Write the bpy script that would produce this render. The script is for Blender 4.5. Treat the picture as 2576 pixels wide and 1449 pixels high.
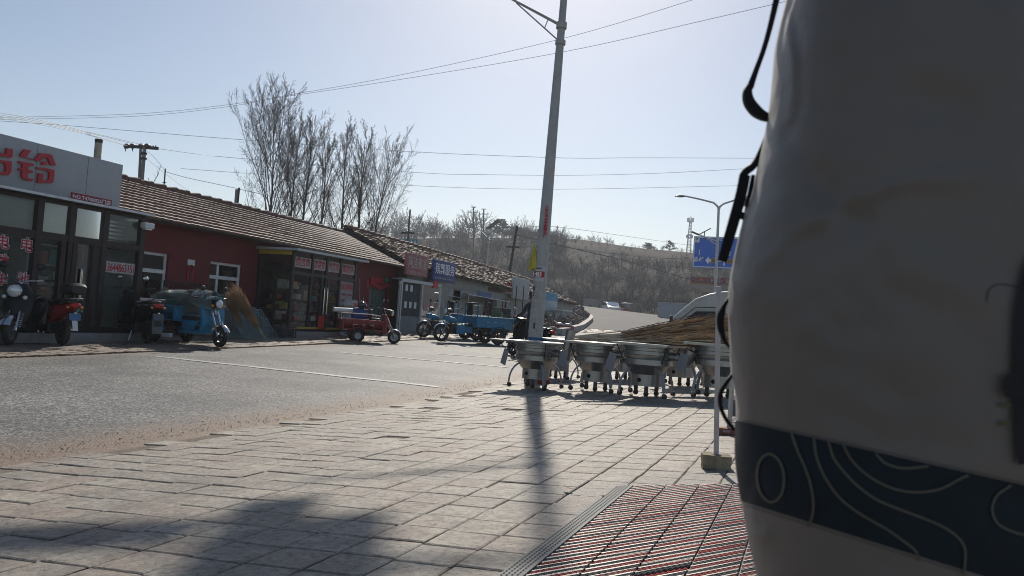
import bpy, bmesh, math, random
from math import radians, sin, cos, pi, atan, atan2, hypot, floor, sqrt, exp
from mathutils import Vector, Matrix, Euler
from mathutils.bvhtree import BVHTree
random.seed(7)
R = random.Random(11)
scene = bpy.context.scene
for o in list(bpy.data.objects): bpy.data.objects.remove(o)
col = scene.collection

# ---------------------------------------------------------------- camera
F, CX, CY, CAMZ = 2000.0, 1288.0, 724.5, 1.2
ROLL = atan(0.07)
PITCH = atan((858 - 0.07*(2033-CX) - CY)*cos(ROLL)/F)
def _ray0(x, y):
    u, v = x-CX, -(y-CY)
    c, s = cos(ROLL), sin(ROLL)
    a, b = u*c - v*s, u*s + v*c
    cp, sp = cos(PITCH), sin(PITCH)
    return (a/F, (F*cp - b*sp)/F, (F*sp + b*cp)/F)
_r = _ray0(2033, 858)
YAW = atan2(_r[0], _r[1])
def ray(x, y):
    a, f, z = _ray0(x, y); c, s = cos(YAW), sin(YAW)
    return Vector((a*c - f*s, a*s + f*c, z))
fwd = ray(CX, CY).normalized()
rgt = (ray(CX+F, CY) - ray(CX, CY)).normalized()
upv = (ray(CX, CY-F) - ray(CX, CY)).normalized()
CAM = Vector((0, 0, CAMZ))
cd = bpy.data.cameras.new('camera'); cam = bpy.data.objects.new('camera', cd); col.objects.link(cam)
m = Matrix((rgt, upv, -fwd)).transposed().to_4x4(); m.translation = CAM
cam.matrix_world = m
cd.sensor_width = 36; cd.lens = 36*F/2576; cd.clip_start = .05; cd.clip_end = 3000
cd.dof.use_dof = True; cd.dof.focus_distance = 14.0; cd.dof.aperture_fstop = 13
scene.camera = cam
try: scene.cycles.filter_width = 1.0
except Exception: pass

# ---------------------------------------------------------------- light
SUN_AZ = Vector((-.32, .947, 0)).normalized(); SUN_EL = radians(35)
w = bpy.data.worlds.new('World'); scene.world = w; w.use_nodes = True
nt = w.node_tree; nt.nodes.clear()
sky = nt.nodes.new('ShaderNodeTexSky'); sky.sky_type = 'NISHITA'; sky.sun_disc = False
sky.sun_elevation = SUN_EL; sky.sun_rotation = atan2(SUN_AZ.x, SUN_AZ.y)
sky.altitude = 600; sky.air_density = 1.0; sky.dust_density = .9; sky.ozone_density = .7
bg = nt.nodes.new('ShaderNodeBackground'); bg.inputs[1].default_value = .072
out = nt.nodes.new('ShaderNodeOutputWorld')
nt.links.new(sky.outputs[0], bg.inputs[0]); nt.links.new(bg.outputs[0], out.inputs[0])
sd = bpy.data.lights.new('sun', 'SUN'); sd.energy = 3.5; sd.angle = radians(.8); sd.color = (1, .92, .80)
sun = bpy.data.objects.new('sun', sd); col.objects.link(sun)
sdir = Vector((SUN_AZ.x*cos(SUN_EL), SUN_AZ.y*cos(SUN_EL), sin(SUN_EL)))
sun.rotation_euler = sdir.to_track_quat('Z', 'Y').to_euler(); sun.location = (0, 0, 30)
scene.view_settings.view_transform = 'Standard'; scene.view_settings.look = 'None'
scene.view_settings.exposure = .28; scene.view_settings.gamma = 1

# ---------------------------------------------------------------- terrain functions
def sm(t): t = max(0, min(1, t)); return t*t*(3-2*t)
def rise(X, Y):
    z = .0215*(min(Y, 105)-9.5) if Y > 9.5 else 0
    if Y > 52: z += (min(Y, 105)-52)*max(0, min(.06, .037-.0011*(X+32)))
    if Y > 105: z -= .07*(min(Y, 125)-105)
    return z
def gz(X, Y):
    z = rise(X, Y); k = 1-sm((Y-40)/20)
    if X > -5: z += .07*min(X+5, 9)*k
    if X < -12.3: z += .03*k
    return z
def G(x, y):
    r = ray(x, y); t = 1.0
    while t < 400:
        p = CAM + r*t
        if p.z < gz(p.x, p.y): return Vector((p.x, p.y, gz(p.x, p.y)))
        t += .01
    return CAM + r*400
def AX(x, y, X): r = ray(x, y); return CAM + r*(X/r.x)
def AY(x, y, Y): r = ray(x, y); return CAM + r*(Y/r.y)
def AD(x, y, D): return CAM + ray(x, y)*D

# ---------------------------------------------------------------- mesh builder
class MB:
    def __init__(s, off=(0, 0, 0)):
        s.v = []; s.f = []; s.mi = []; s.cur = 0; s.off = Vector(off); s.X = None
    def add(s, vs, fs):
        b = len(s.v)
        for p in vs:
            p = Vector(p)
            if s.X is not None: p = s.X @ p
            s.v.append(p - s.off)
        for f in fs: s.f.append([i+b for i in f]); s.mi.append(s.cur)
        return s
    def quad(s, *p): return s.add(p, [list(range(len(p)))])
    def box(s, x0, x1, y0, y1, z0, z1):
        vs = [(x, y, z) for z in (z0, z1) for y in (y0, y1) for x in (x0, x1)]
        return s.add(vs, [(0, 2, 3, 1), (4, 5, 7, 6), (0, 1, 5, 4), (2, 6, 7, 3), (0, 4, 6, 2), (1, 3, 7, 5)])
    def bx(s, c, d, rot=None):
        c = Vector(c); hx, hy, hz = d[0]/2, d[1]/2, d[2]/2
        vs = [Vector((x, y, z)) for z in (-hz, hz) for y in (-hy, hy) for x in (-hx, hx)]
        if rot is not None:
            mt = Euler(rot).to_matrix() if not isinstance(rot, Matrix) else rot
            vs = [mt @ v for v in vs]
        return s.add([v+c for v in vs], [(0, 2, 3, 1), (4, 5, 7, 6), (0, 1, 5, 4), (2, 6, 7, 3), (0, 4, 6, 2), (1, 3, 7, 5)])
    def bar(s, a, b, wd, h=None, up=(0, 0, 1)):
        a = Vector(a); b = Vector(b); h = h or wd; d = (b-a)
        if d.length < 1e-6: return s
        x = d.normalized(); u = Vector(up)
        if abs(x.dot(u)) > .98: u = Vector((0, 1, 0))
        y = u.cross(x).normalized(); z = x.cross(y)
        vs = [p + y*sy*wd/2 + z*sz*h/2 for p in (a, b) for sy in (-1, 1) for sz in (-1, 1)]
        return s.add(vs, [(0, 1, 3, 2), (4, 6, 7, 5), (0, 4, 5, 1), (2, 3, 7, 6), (0, 2, 6, 4), (1, 5, 7, 3)])
    def tube(s, pts, rs, n=8, caps=True, flat=1.0, up=None):
        pts = [Vector(p) for p in pts]
        if not hasattr(rs, '__len__'): rs = [rs]*len(pts)
        vs = []; fs = []; prev = None
        for i, p in enumerate(pts):
            d = (pts[min(i+1, len(pts)-1)] - pts[max(i-1, 0)])
            d = d.normalized() if d.length > 1e-9 else Vector((0, 0, 1))
            if prev is None:
                u = Vector(up) if up is not None else (Vector((0, 0, 1)) if abs(d.z) < .9 else Vector((1, 0, 0)))
                a = (u - d*u.dot(d)).normalized()
            else:
                a = prev - d*prev.dot(d); a = a.normalized() if a.length > 1e-6 else prev
            prev = a; b = d.cross(a)
            for k in range(n):
                t = 2*pi*k/n
                vs.append(p + a*cos(t)*rs[i]*flat + b*sin(t)*rs[i])
        for i in range(len(pts)-1):
            for k in range(n):
                k2 = (k+1) % n
                fs.append((i*n+k, i*n+k2, (i+1)*n+k2, (i+1)*n+k))
        if caps:
            fs.append(list(range(n))[::-1]); fs.append([(len(pts)-1)*n+k for k in range(n)])
        return s.add(vs, fs)
    def cyl(s, a, b, r0, r1=None, n=16, caps=True): return s.tube([a, b], [r0, r0 if r1 is None else r1], n, caps)
    def lathe(s, prof, n=28, c=(0, 0, 0), axis='z'):
        vs = []; fs = []
        for (r, h) in prof:
            for k in range(n):
                t = 2*pi*k/n; x, y = r*cos(t), r*sin(t)
                v = (x, y, h) if axis == 'z' else (x, h, y) if axis == 'y' else (h, x, y)
                vs.append(Vector(v)+Vector(c))
        for i in range(len(prof)-1):
            for k in range(n):
                k2 = (k+1) % n
                fs.append((i*n+k, i*n+k2, (i+1)*n+k2, (i+1)*n+k))
        return s.add(vs, fs)
    def ell(s, c, r, n=12, m=8):
        c = Vector(c)
        if not hasattr(r, '__len__'): r = (r, r, r)
        vs = [c+Vector((0, 0, r[2]))]; fs = []
        for i in range(1, m):
            a = pi*i/m
            for k in range(n):
                t = 2*pi*k/n; vs.append(c+Vector((r[0]*sin(a)*cos(t), r[1]*sin(a)*sin(t), r[2]*cos(a))))
        vs.append(c-Vector((0, 0, r[2]))); L = len(vs)-1
        for k in range(n):
            k2 = (k+1) % n
            fs.append((0, 1+k, 1+k2)); fs.append((L, L-n+k2, L-n+k))
            for i in range(m-2): fs.append((1+i*n+k, 1+(i+1)*n+k, 1+(i+1)*n+k2, 1+i*n+k2))
        return s.add(vs, fs)
    def prism(s, poly, a, b, plane='xz', taper=1.0):
        # polygon in a plane, extruded along the third axis from a to b
        n = len(poly); cx = sum(p[0] for p in poly)/n; cz = sum(p[1] for p in poly)/n
        def mk(p, t):
            return (p[0], t, p[1]) if plane == 'xz' else (t, p[0], p[1]) if plane == 'yz' else (p[0], p[1], t)
        vs = [mk(p, a) for p in poly] + [mk(p, b) for p in poly]
        fs = [list(range(n)), list(range(2*n-1, n-1, -1))] + [(i, i+n, (i+1) % n+n, (i+1) % n) for i in range(n)]
        return s.add(vs, fs)
    def build(s, name, mat, parent=None, smooth=False, bevel=0, kind=None, seg=2):
        me = bpy.data.meshes.new(name); me.from_pydata(s.v, [], s.f)
        mats = mat if isinstance(mat, (list, tuple)) else [mat]
        for q in mats: me.materials.append(q)
        if len(mats) > 1: me.polygons.foreach_set('material_index', s.mi)
        bm = bmesh.new(); bm.from_mesh(me)
        if bevel:
            bmesh.ops.remove_doubles(bm, verts=bm.verts, dist=1e-5)
            es = [e for e in bm.edges if len(e.link_faces) == 2 and e.calc_face_angle(0) > .5]
            bmesh.ops.bevel(bm, geom=es, offset=bevel, segments=seg, profile=.6, affect='EDGES', clamp_overlap=True)
        if len(s.f) < 40000: bmesh.ops.recalc_face_normals(bm, faces=bm.faces)
        bm.to_mesh(me); bm.free()
        if smooth or bevel:
            me.shade_smooth(); me.set_sharp_from_angle(angle=radians(38))
        o = bpy.data.objects.new(name, me); col.objects.link(o)
        if parent: o.parent = parent
        if kind: o['kind'] = kind
        return o

def thing(name, label, cat, loc=(0, 0, 0), rz=0, group=None):
    o = bpy.data.objects.new(name, None); col.objects.link(o); o.empty_display_size = .2
    o.location = loc; o.rotation_euler = (0, 0, rz); o['label'] = label; o['category'] = cat
    if group: o['group'] = group
    return o
def tag(o, label, cat, group=None, kind=None):
    o['label'] = label; o['category'] = cat
    if group: o['group'] = group
    if kind: o['kind'] = kind
    return o
def copy_tree(o, parent=None):
    c = o.copy(); col.objects.link(c)
    if parent: c.parent = parent
    for ch in [q for q in bpy.data.objects if q.parent == o]: copy_tree(ch, c)
    return c

# ---------------------------------------------------------------- materials
MC = {}
def M(name, c, rough=.6, metal=0, var=.12, vs=6, bump=0, bs=60, spec=.5, dirt=None, dscale=2.0, damt=.5, coat=0, sheen=0):
    if name in MC: return MC[name]
    mt = bpy.data.materials.new(name); mt.use_nodes = True; t = mt.node_tree; N = t.nodes; L = t.links
    b = N['Principled BSDF']; b.inputs['Roughness'].default_value = rough; b.inputs['Metallic'].default_value = metal
    b.inputs['Specular IOR Level'].default_value = spec; b.inputs['Coat Weight'].default_value = coat
    b.inputs['Sheen Weight'].default_value = sheen
    tc = N.new('ShaderNodeTexCoord')
    nz = N.new('ShaderNodeTexNoise'); nz.inputs['Scale'].default_value = vs; nz.inputs['Detail'].default_value = 5
    L.new(tc.outputs['Object'], nz.inputs['Vector'])
    mx = N.new('ShaderNodeMix'); mx.data_type = 'RGBA'
    mx.inputs[6].default_value = (*[max(0, q*(1-var)) for q in c], 1); mx.inputs[7].default_value = (*[min(1, q*(1+var)) for q in c], 1)
    mr = N.new('ShaderNodeMapRange'); mr.inputs[1].default_value = .3; mr.inputs[2].default_value = .7
    L.new(nz.outputs['Fac'], mr.inputs[0]); L.new(mr.outputs[0], mx.inputs[0])
    last = mx.outputs[2]
    if dirt:
        n2 = N.new('ShaderNodeTexNoise'); n2.inputs['Scale'].default_value = dscale; n2.inputs['Detail'].default_value = 8; n2.inputs['Roughness'].default_value = .7
        L.new(tc.outputs['Object'], n2.inputs['Vector'])
        r2 = N.new('ShaderNodeMapRange'); r2.inputs[1].default_value = .45; r2.inputs[2].default_value = .7; r2.inputs[4].default_value = damt
        L.new(n2.outputs['Fac'], r2.inputs[0])
        m2 = N.new('ShaderNodeMix'); m2.data_type = 'RGBA'; m2.inputs[7].default_value = (*dirt, 1)
        L.new(last, m2.inputs[6]); L.new(r2.outputs[0], m2.inputs[0]); last = m2.outputs[2]
    L.new(last, b.inputs['Base Color'])
    if bump:
        n3 = N.new('ShaderNodeTexNoise'); n3.inputs['Scale'].default_value = bs; n3.inputs['Detail'].default_value = 4
        L.new(tc.outputs['Object'], n3.inputs['Vector'])
        bp = N.new('ShaderNodeBump'); bp.inputs['Strength'].default_value = bump; bp.inputs['Distance'].default_value = .01
        L.new(n3.outputs['Fac'], bp.inputs['Height']); L.new(bp.outputs[0], b.inputs['Normal'])
    MC[name] = mt; return mt
def glass(name, tint=(.86, .92, .89), refl=.03, dust=.12):
    if name in MC: return MC[name]
    mt = bpy.data.materials.new(name); mt.use_nodes = True; t = mt.node_tree; N = t.nodes; L = t.links; N.clear()
    o = N.new('ShaderNodeOutputMaterial'); tr = N.new('ShaderNodeBsdfTransparent'); tr.inputs[0].default_value = (*tint, 1)
    gl = N.new('ShaderNodeBsdfGlossy'); gl.inputs['Roughness'].default_value = .03
    df = N.new('ShaderNodeBsdfDiffuse'); df.inputs[0].default_value = (.35, .37, .36, 1)
    fr = N.new('ShaderNodeFresnel'); fr.inputs[0].default_value = 1.5
    ma = N.new('ShaderNodeMath'); ma.operation = 'ADD'; ma.inputs[1].default_value = refl
    L.new(fr.outputs[0], ma.inputs[0])
    nz = N.new('ShaderNodeTexNoise'); nz.inputs['Scale'].default_value = 2.2; nz.inputs['Detail'].default_value = 6
    mr = N.new('ShaderNodeMapRange'); mr.inputs[1].default_value = .35; mr.inputs[2].default_value = .7; mr.inputs[4].default_value = dust
    tc = N.new('ShaderNodeTexCoord'); L.new(tc.outputs['Object'], nz.inputs['Vector']); L.new(nz.outputs['Fac'], mr.inputs[0])
    m1 = N.new('ShaderNodeMixShader'); m2 = N.new('ShaderNodeMixShader')
    L.new(mr.outputs[0], m1.inputs[0]); L.new(tr.outputs[0], m1.inputs[1]); L.new(df.outputs[0], m1.inputs[2])
    L.new(ma.outputs[0], m2.inputs[0]); L.new(m1.outputs[0], m2.inputs[1]); L.new(gl.outputs[0], m2.inputs[2])
    L.new(m2.outputs[0], o.inputs[0]); MC[name] = mt; return mt
GL = glass('window_glass'); GLD = glass('dark_glass', (.12, .14, .17), .10, .05); GLC = glass('clear_film', (.8, .82, .84), .05, .25)
BLACK = M('black_plastic', (.018, .018, .02), .42); RUB = M('tyre_rubber', (.022, .022, .022), .8, bump=.3, dirt=(.09, .08, .065), damt=.6, dscale=6)
CHROME = M('chrome', (.62, .62, .62), .16, 1, .05); STEEL = M('galvanised', (.4, .41, .42), .38, 1, .15, dirt=(.16, .13, .11), damt=.3)
DSTEEL = M('dark_iron', (.05, .045, .04), .55, .5, .3, dirt=(.12, .06, .03), damt=.5)
WHITE = M('white_paint', (.74, .75, .75), .45, dirt=(.4, .38, .35), damt=.3); VINYL = M('seat_vinyl', (.02, .02, .022), .38, bump=.1)
LENS = M('lamp_lens', (.72, .74, .74), .08, .2); REDL = M('red_lens', (.45, .02, .02), .2); AMB = M('amber_lens', (.7, .25, .03), .2)
BLUEP = M('blue_truck_paint', (.018, .20, .36), .38, 0, .2, dirt=(.10, .10, .10), damt=.45, dscale=5)
REDP = M('faded_red_paint', (.30, .025, .025), .42, 0, .2, dirt=(.3, .22, .2), damt=.5, dscale=7)
REDS = M('scooter_red', (.30, .012, .02), .22, .2, .1, coat=.5); BLKS = M('scooter_black', (.012, .012, .014), .38, 0, spec=.35)
BROWNF = M('brown_frame', (.035, .022, .02), .45, .2, .2)
LRED = M('letter_red', (.5, .02, .035), .4); LWHT = M('letter_white', (.9, .9, .9), .5); LBLK = M('letter_black', (.03, .03, .03), .6)
PAPER = M('paper', (.68, .68, .66), .8, var=.08); WALLW = M('whitewash', (.38, .38, .355), .85, var=.12, vs=3, bump=.3, bs=40, dirt=(.24, .22, .2), damt=.6, dscale=1.3)
WALLR = M('red_wall_paint', (.165, .022, .022), .75, var=.1, vs=2, bump=.25, bs=50, dirt=(.10, .03, .03), damt=.4, dscale=1)
YEL = M('yellow_plastic', (.55, .45, .04), .45, var=.1, bump=.2, bs=30); CONC = M('concrete', (.36, .35, .33), .85, var=.15, vs=9, bump=.4, bs=80, dirt=(.2, .18, .16), damt=.5)
WOODD = M('weathered_pole_wood', (.06, .045, .038), .8, var=.25, vs=12, bump=.4, bs=40)
BARK = M('poplar_bark', (.085, .072, .062), .9, var=.3, vs=5, bump=.5, bs=30); TWIG = M('bare_twig', (.072, .056, .048), .85, var=.25, vs=2)
CLOTHB = M('dark_cloth', (.028, .028, .032), .85, bump=.2); SKIN = M('skin', (.35, .2, .14), .55)

def text(body, mat, parent, ctr, wd, ht, face='+X', name='lettering', ext=.006, bold=.0, stack=False):
    c = bpy.data.curves.new('t', 'FONT'); c.body = body; c.extrude = .5; c.offset = bold; c.resolution_u = 3
    if stack: c.body = '\n'.join(body); c.space_line = .95
    t = bpy.data.objects.new('t', c); col.objects.link(t)
    dg = bpy.context.evaluated_depsgraph_get(); me = bpy.data.meshes.new_from_object(t.evaluated_get(dg))
    bpy.data.objects.remove(t)
    xs = [v.co.x for v in me.vertices]; ys = [v.co.y for v in me.vertices]; zs = [v.co.z for v in me.vertices]
    cx, cy, cz = (min(xs)+max(xs))/2, (min(ys)+max(ys))/2, (min(zs)+max(zs))/2
    w0, h0, d0 = max(xs)-min(xs), max(ys)-min(ys), max(zs)-min(zs)
    base = parent.matrix_basis.translation if (parent and isinstance(face, str)) else Vector((0, 0, 0))
    if face == '+X': ax = (Vector((0, 1, 0)), Vector((0, 0, 1)), Vector((1, 0, 0)))
    elif face == '-Y': ax = (Vector((1, 0, 0)), Vector((0, 0, 1)), Vector((0, -1, 0)))
    else: ax = face
    for v in me.vertices:
        p = v.co
        v.co = Vector(ctr) - base + ax[0]*((p.x-cx)/w0*wd) + ax[1]*((p.y-cy)/h0*ht) + ax[2]*((p.z-cz)/d0*ext)
    me.name = name; me.materials.clear(); me.materials.append(mat)
    o = bpy.data.objects.new(name, me); col.objects.link(o)
    if parent: o.parent = parent
    return o
# ---------------------------------------------------------------- hill
SKY = [(300, 640), (700, 640), (880, 612), (1000, 604), (1330, 604), (1385, 607), (1450, 608), (1516, 615), (1625, 631), (1724, 640), (1850, 652), (2100, 668), (2600, 700)]
SKR = []
for x, y in SKY:
    r = ray(x, y); SKR.append((r.x/r.y, r.z/r.y))
YC = 250.0
def etop(q):
    if q <= SKR[0][0]: return SKR[0][1]
    for a, b in zip(SKR, SKR[1:]):
        if q <= b[0]: return a[1]+(b[1]-a[1])*(q-a[0])/(b[0]-a[0])
    return SKR[-1][1]
from mathutils import noise as mnoise
def HZ(X, Y):
    base = gz(X, Y)
    if Y < 122: return base
    zt = 1.2 + etop(X/Y)*YC
    t = (Y-122)/(YC-122)
    b = 1.9
    n = mnoise.noise((X*.03, Y*.03, 1.0))*.9 + mnoise.noise((X*.1, Y*.1, 5.0))*.35
    if t < 1: p = .62*sm(t*1.15) + .38*t + .05*n*sin(pi*min(1, t)); z = b + (zt-b)*p + .012*(zt-b)*sin(t*34+X*.04)
    else: z = zt + .012*(Y-YC) - .0002*(Y-YC)**2
    return z
def sheet(name, xs, ys, fz, mat, kind='structure', label=None, smooth=True):
    vs = [(x, y, fz(x, y)) for y in ys for x in xs]; n = len(xs)
    fs = [(j*n+i, j*n+i+1, (j+1)*n+i+1, (j+1)*n+i) for j in range(len(ys)-1) for i in range(n-1)]
    o = MB().add(vs, fs).build(name, mat, None, smooth); o['kind'] = kind
    if label: o['label'] = label
    return o
def fr(a, b, s):
    n = max(1, int(round((b-a)/s))); return [a+(b-a)*i/n for i in range(n+1)]

# hill / ground material
def hillmat():
    mt = bpy.data.materials.new('dry_hillside'); mt.use_nodes = True; t = mt.node_tree; N = t.nodes; L = t.links; b = N['Principled BSDF']
    b.inputs['Roughness'].default_value = .95; b.inputs['Specular IOR Level'].default_value = .1
    ge = N.new('ShaderNodeNewGeometry'); mp = N.new('ShaderNodeMapping'); mp.inputs['Scale'].default_value = (.03, .05, .22)
    L.new(ge.outputs['Position'], mp.inputs[0])
    n1 = N.new('ShaderNodeTexNoise'); n1.inputs['Scale'].default_value = 1.6; n1.inputs['Detail'].default_value = 9; n1.inputs['Roughness'].default_value = .65
    L.new(mp.outputs[0], n1.inputs[0])
    cr = N.new('ShaderNodeValToRGB'); L.new(n1.outputs['Fac'], cr.inputs[0]); e = cr.color_ramp.elements
    e[0].position = .34; e[0].color = (.032, .026, .023, 1); e[1].position = .78; e[1].color = (.062, .046, .033, 1)
    x = cr.color_ramp.elements.new(.5); x.color = (.028, .021, .017, 1)
    n2 = N.new('ShaderNodeTexNoise'); n2.inputs['Scale'].default_value = .9; n2.inputs['Detail'].default_value = 8; L.new(ge.outputs['Position'], n2.inputs[0])
    mx = N.new('ShaderNodeMix'); mx.data_type = 'RGBA'; mx.blend_type = 'MULTIPLY'; mx.inputs[0].default_value = .6
    L.new(cr.outputs[0], mx.inputs[6])
    c2 = N.new('ShaderNodeValToRGB'); c2.color_ramp.elements[0].position = .3; c2.color_ramp.elements[1].position = .65; c2.color_ramp.elements[0].color = (.3, .3, .3, 1)
    L.new(n2.outputs['Fac'], c2.inputs[0]); L.new(c2.outputs[0], mx.inputs[7]); L.new(mx.outputs[2], b.inputs['Base Color'])
    bp = N.new('ShaderNodeBump'); bp.inputs['Distance'].default_value = .6; bp.inputs['Strength'].default_value = .7; L.new(n2.outputs['Fac'], bp.inputs['Height']); L.new(bp.outputs[0], b.inputs['Normal'])
    return mt
HM = hillmat()
xs = fr(-420, -160, 20)[:-1]+fr(-160, 90, 2.5)+fr(90, 400, 20)[1:]
ys = fr(-60, 112, 4)[:-1]+fr(112, 262, 2.5)+fr(262, 300, 10)[1:]+fr(300, 1500, 100)[1:]
def gndz(x, y):
    z = HZ(x, y)
    return z-.14 if y < 110 else z
sheet('ground', xs, ys, gndz, HM, label='brown dry ground and terraced hillside')

# ---------------------------------------------------------------- asphalt
def asphalt():
    mt = bpy.data.materials.new('asphalt'); mt.use_nodes = True; t = mt.node_tree; N = t.nodes; L = t.links; b = N['Principled BSDF']
    b.inputs['Roughness'].default_value = .72; b.inputs['Specular IOR Level'].default_value = .45
    ge = N.new('ShaderNodeNewGeometry'); P = ge.outputs['Position']
    def noise(s, d=5, r=.6):
        n = N.new('ShaderNodeTexNoise'); n.inputs['Scale'].default_value = s; n.inputs['Detail'].default_value = d; n.inputs['Roughness'].default_value = r; L.new(P, n.inputs[0]); return n.outputs['Fac']
    def ramp(f, stops):
        c = N.new('ShaderNodeValToRGB'); L.new(f, c.inputs[0]); e = c.color_ramp.elements
        while len(e) < len(stops): e.new(.5)
        for k, (p, v) in enumerate(stops): e[k].position = p; e[k].color = (*v, 1)
        return c.outputs[0]
    vo = N.new('ShaderNodeTexVoronoi'); vo.inputs['Scale'].default_value = 48; L.new(P, vo.inputs[0])
    grit = ramp(vo.outputs['Color'], [(.15, (.035, .037, .04)), (.5, (.10, .103, .108)), (.85, (.30, .30, .29))])
    big = ramp(noise(.55, 7), [(.38, (.62, .62, .63)), (.62, (1.2, 1.18, 1.15))])
    mu = N.new('ShaderNodeMix'); mu.data_type = 'RGBA'; mu.blend_type = 'MULTIPLY'; mu.inputs[0].default_value = 1; L.new(grit, mu.inputs[6]); L.new(big, mu.inputs[7])
    # dust drifted against both edges
    sx = N.new('ShaderNodeSeparateXYZ'); L.new(P, sx.inputs[0])
    def edge(a, bb):
        r = N.new('ShaderNodeMapRange'); r.inputs[1].default_value = a; r.inputs[2].default_value = bb; L.new(sx.outputs[0], r.inputs[0]); return r.outputs[0]
    def math_(op, a, b_):
        q = N.new('ShaderNodeMath'); q.operation = op; q.use_clamp = op in ('MULTIPLY', 'ADD')
        for i, z in enumerate((a, b_)):
            if isinstance(z, (int, float)): q.inputs[i].default_value = z
            else: L.new(z, q.inputs[i])
        return q.outputs[0]
    ed = math_('MAXIMUM', edge(-6.1, -5.1), edge(-11.7, -12.6))
    nn = ramp(noise(2.6, 8, .7), [(.3, (0, 0, 0)), (.62, (1, 1, 1))])
    lim = N.new('ShaderNodeMapRange'); lim.inputs[1].default_value = 60; lim.inputs[2].default_value = 50; L.new(sx.outputs[1], lim.inputs[0])
    fac = math_('MULTIPLY', math_('ADD', math_('MULTIPLY', ed, nn), math_('MULTIPLY', math_('MULTIPLY', ed, ed), .7)), lim.outputs[0])
    dirtc = ramp(noise(14, 6), [(.3, (.13, .088, .06)), (.7, (.25, .18, .13))])
    m2 = N.new('ShaderNodeMix'); m2.data_type = 'RGBA'; L.new(fac, m2.inputs[0]); L.new(mu.outputs[2], m2.inputs[6]); L.new(dirtc, m2.inputs[7])
    L.new(m2.outputs[2], b.inputs['Base Color'])
    bp = N.new('ShaderNodeBump'); bp.inputs['Distance'].default_value = .006; bp.inputs['Strength'].default_value = .55
    L.new(vo.outputs['Distance'], bp.inputs['Height']); L.new(bp.outputs[0], b.inputs['Normal'])
    return mt
ASPH = asphalt()
sheet('road', fr(-12.3, -4.87, .8), fr(-30, 54, 1.5), lambda x, y: rise(x, y)-.004*(1 if x > -11 else 0), ASPH, label='grey asphalt street')
# junction and the road climbing away behind
M('far_asphalt', (.095, .095, .095), .85, var=.2, vs=.25, spec=.25, dirt=(.15, .145, .135), dscale=.12, damt=.6, bump=.2, bs=3)
def jz(x, y): return gz(x, y)+.012
o = sheet('hill_road', fr(-62, 40, 3), fr(54.3, 125, 2.2), jz, MC['far_asphalt'], label='pale worn asphalt road climbing to the crest')
# worn white lines across the street
LINE = M('road_paint', (.50, .50, .48), .7, var=.2, vs=8, dirt=(.11, .11, .11), damt=1.0, dscale=5)
def stripe(a, b, wd):
    a = Vector(a); b = Vector(b); d = (b-a).normalized(); n = Vector((-d.y, d.x, 0))*wd/2; mb = MB(); k = 14
    for i in range(k):
        p, q = a.lerp(b, i/k), a.lerp(b, (i+1)/k)
        for v in (p, q): v.z = rise(v.x, v.y)+.0015
        j = Vector((0, .03*sin(i*1.7), 0)); j2 = Vector((0, .03*sin(i*1.7+1.7), 0))
        mb.quad(p-n+j, q-n+j2, q+n+j2, p+n+j)
    o = mb.build('road_marking', LINE); o['kind'] = 'structure'; return o
stripe(G(400, 897), G(1105, 973), .21); stripe(G(862, 887), G(1292, 925), .2); stripe(G(1100, 890), G(1310, 904), .2)

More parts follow.
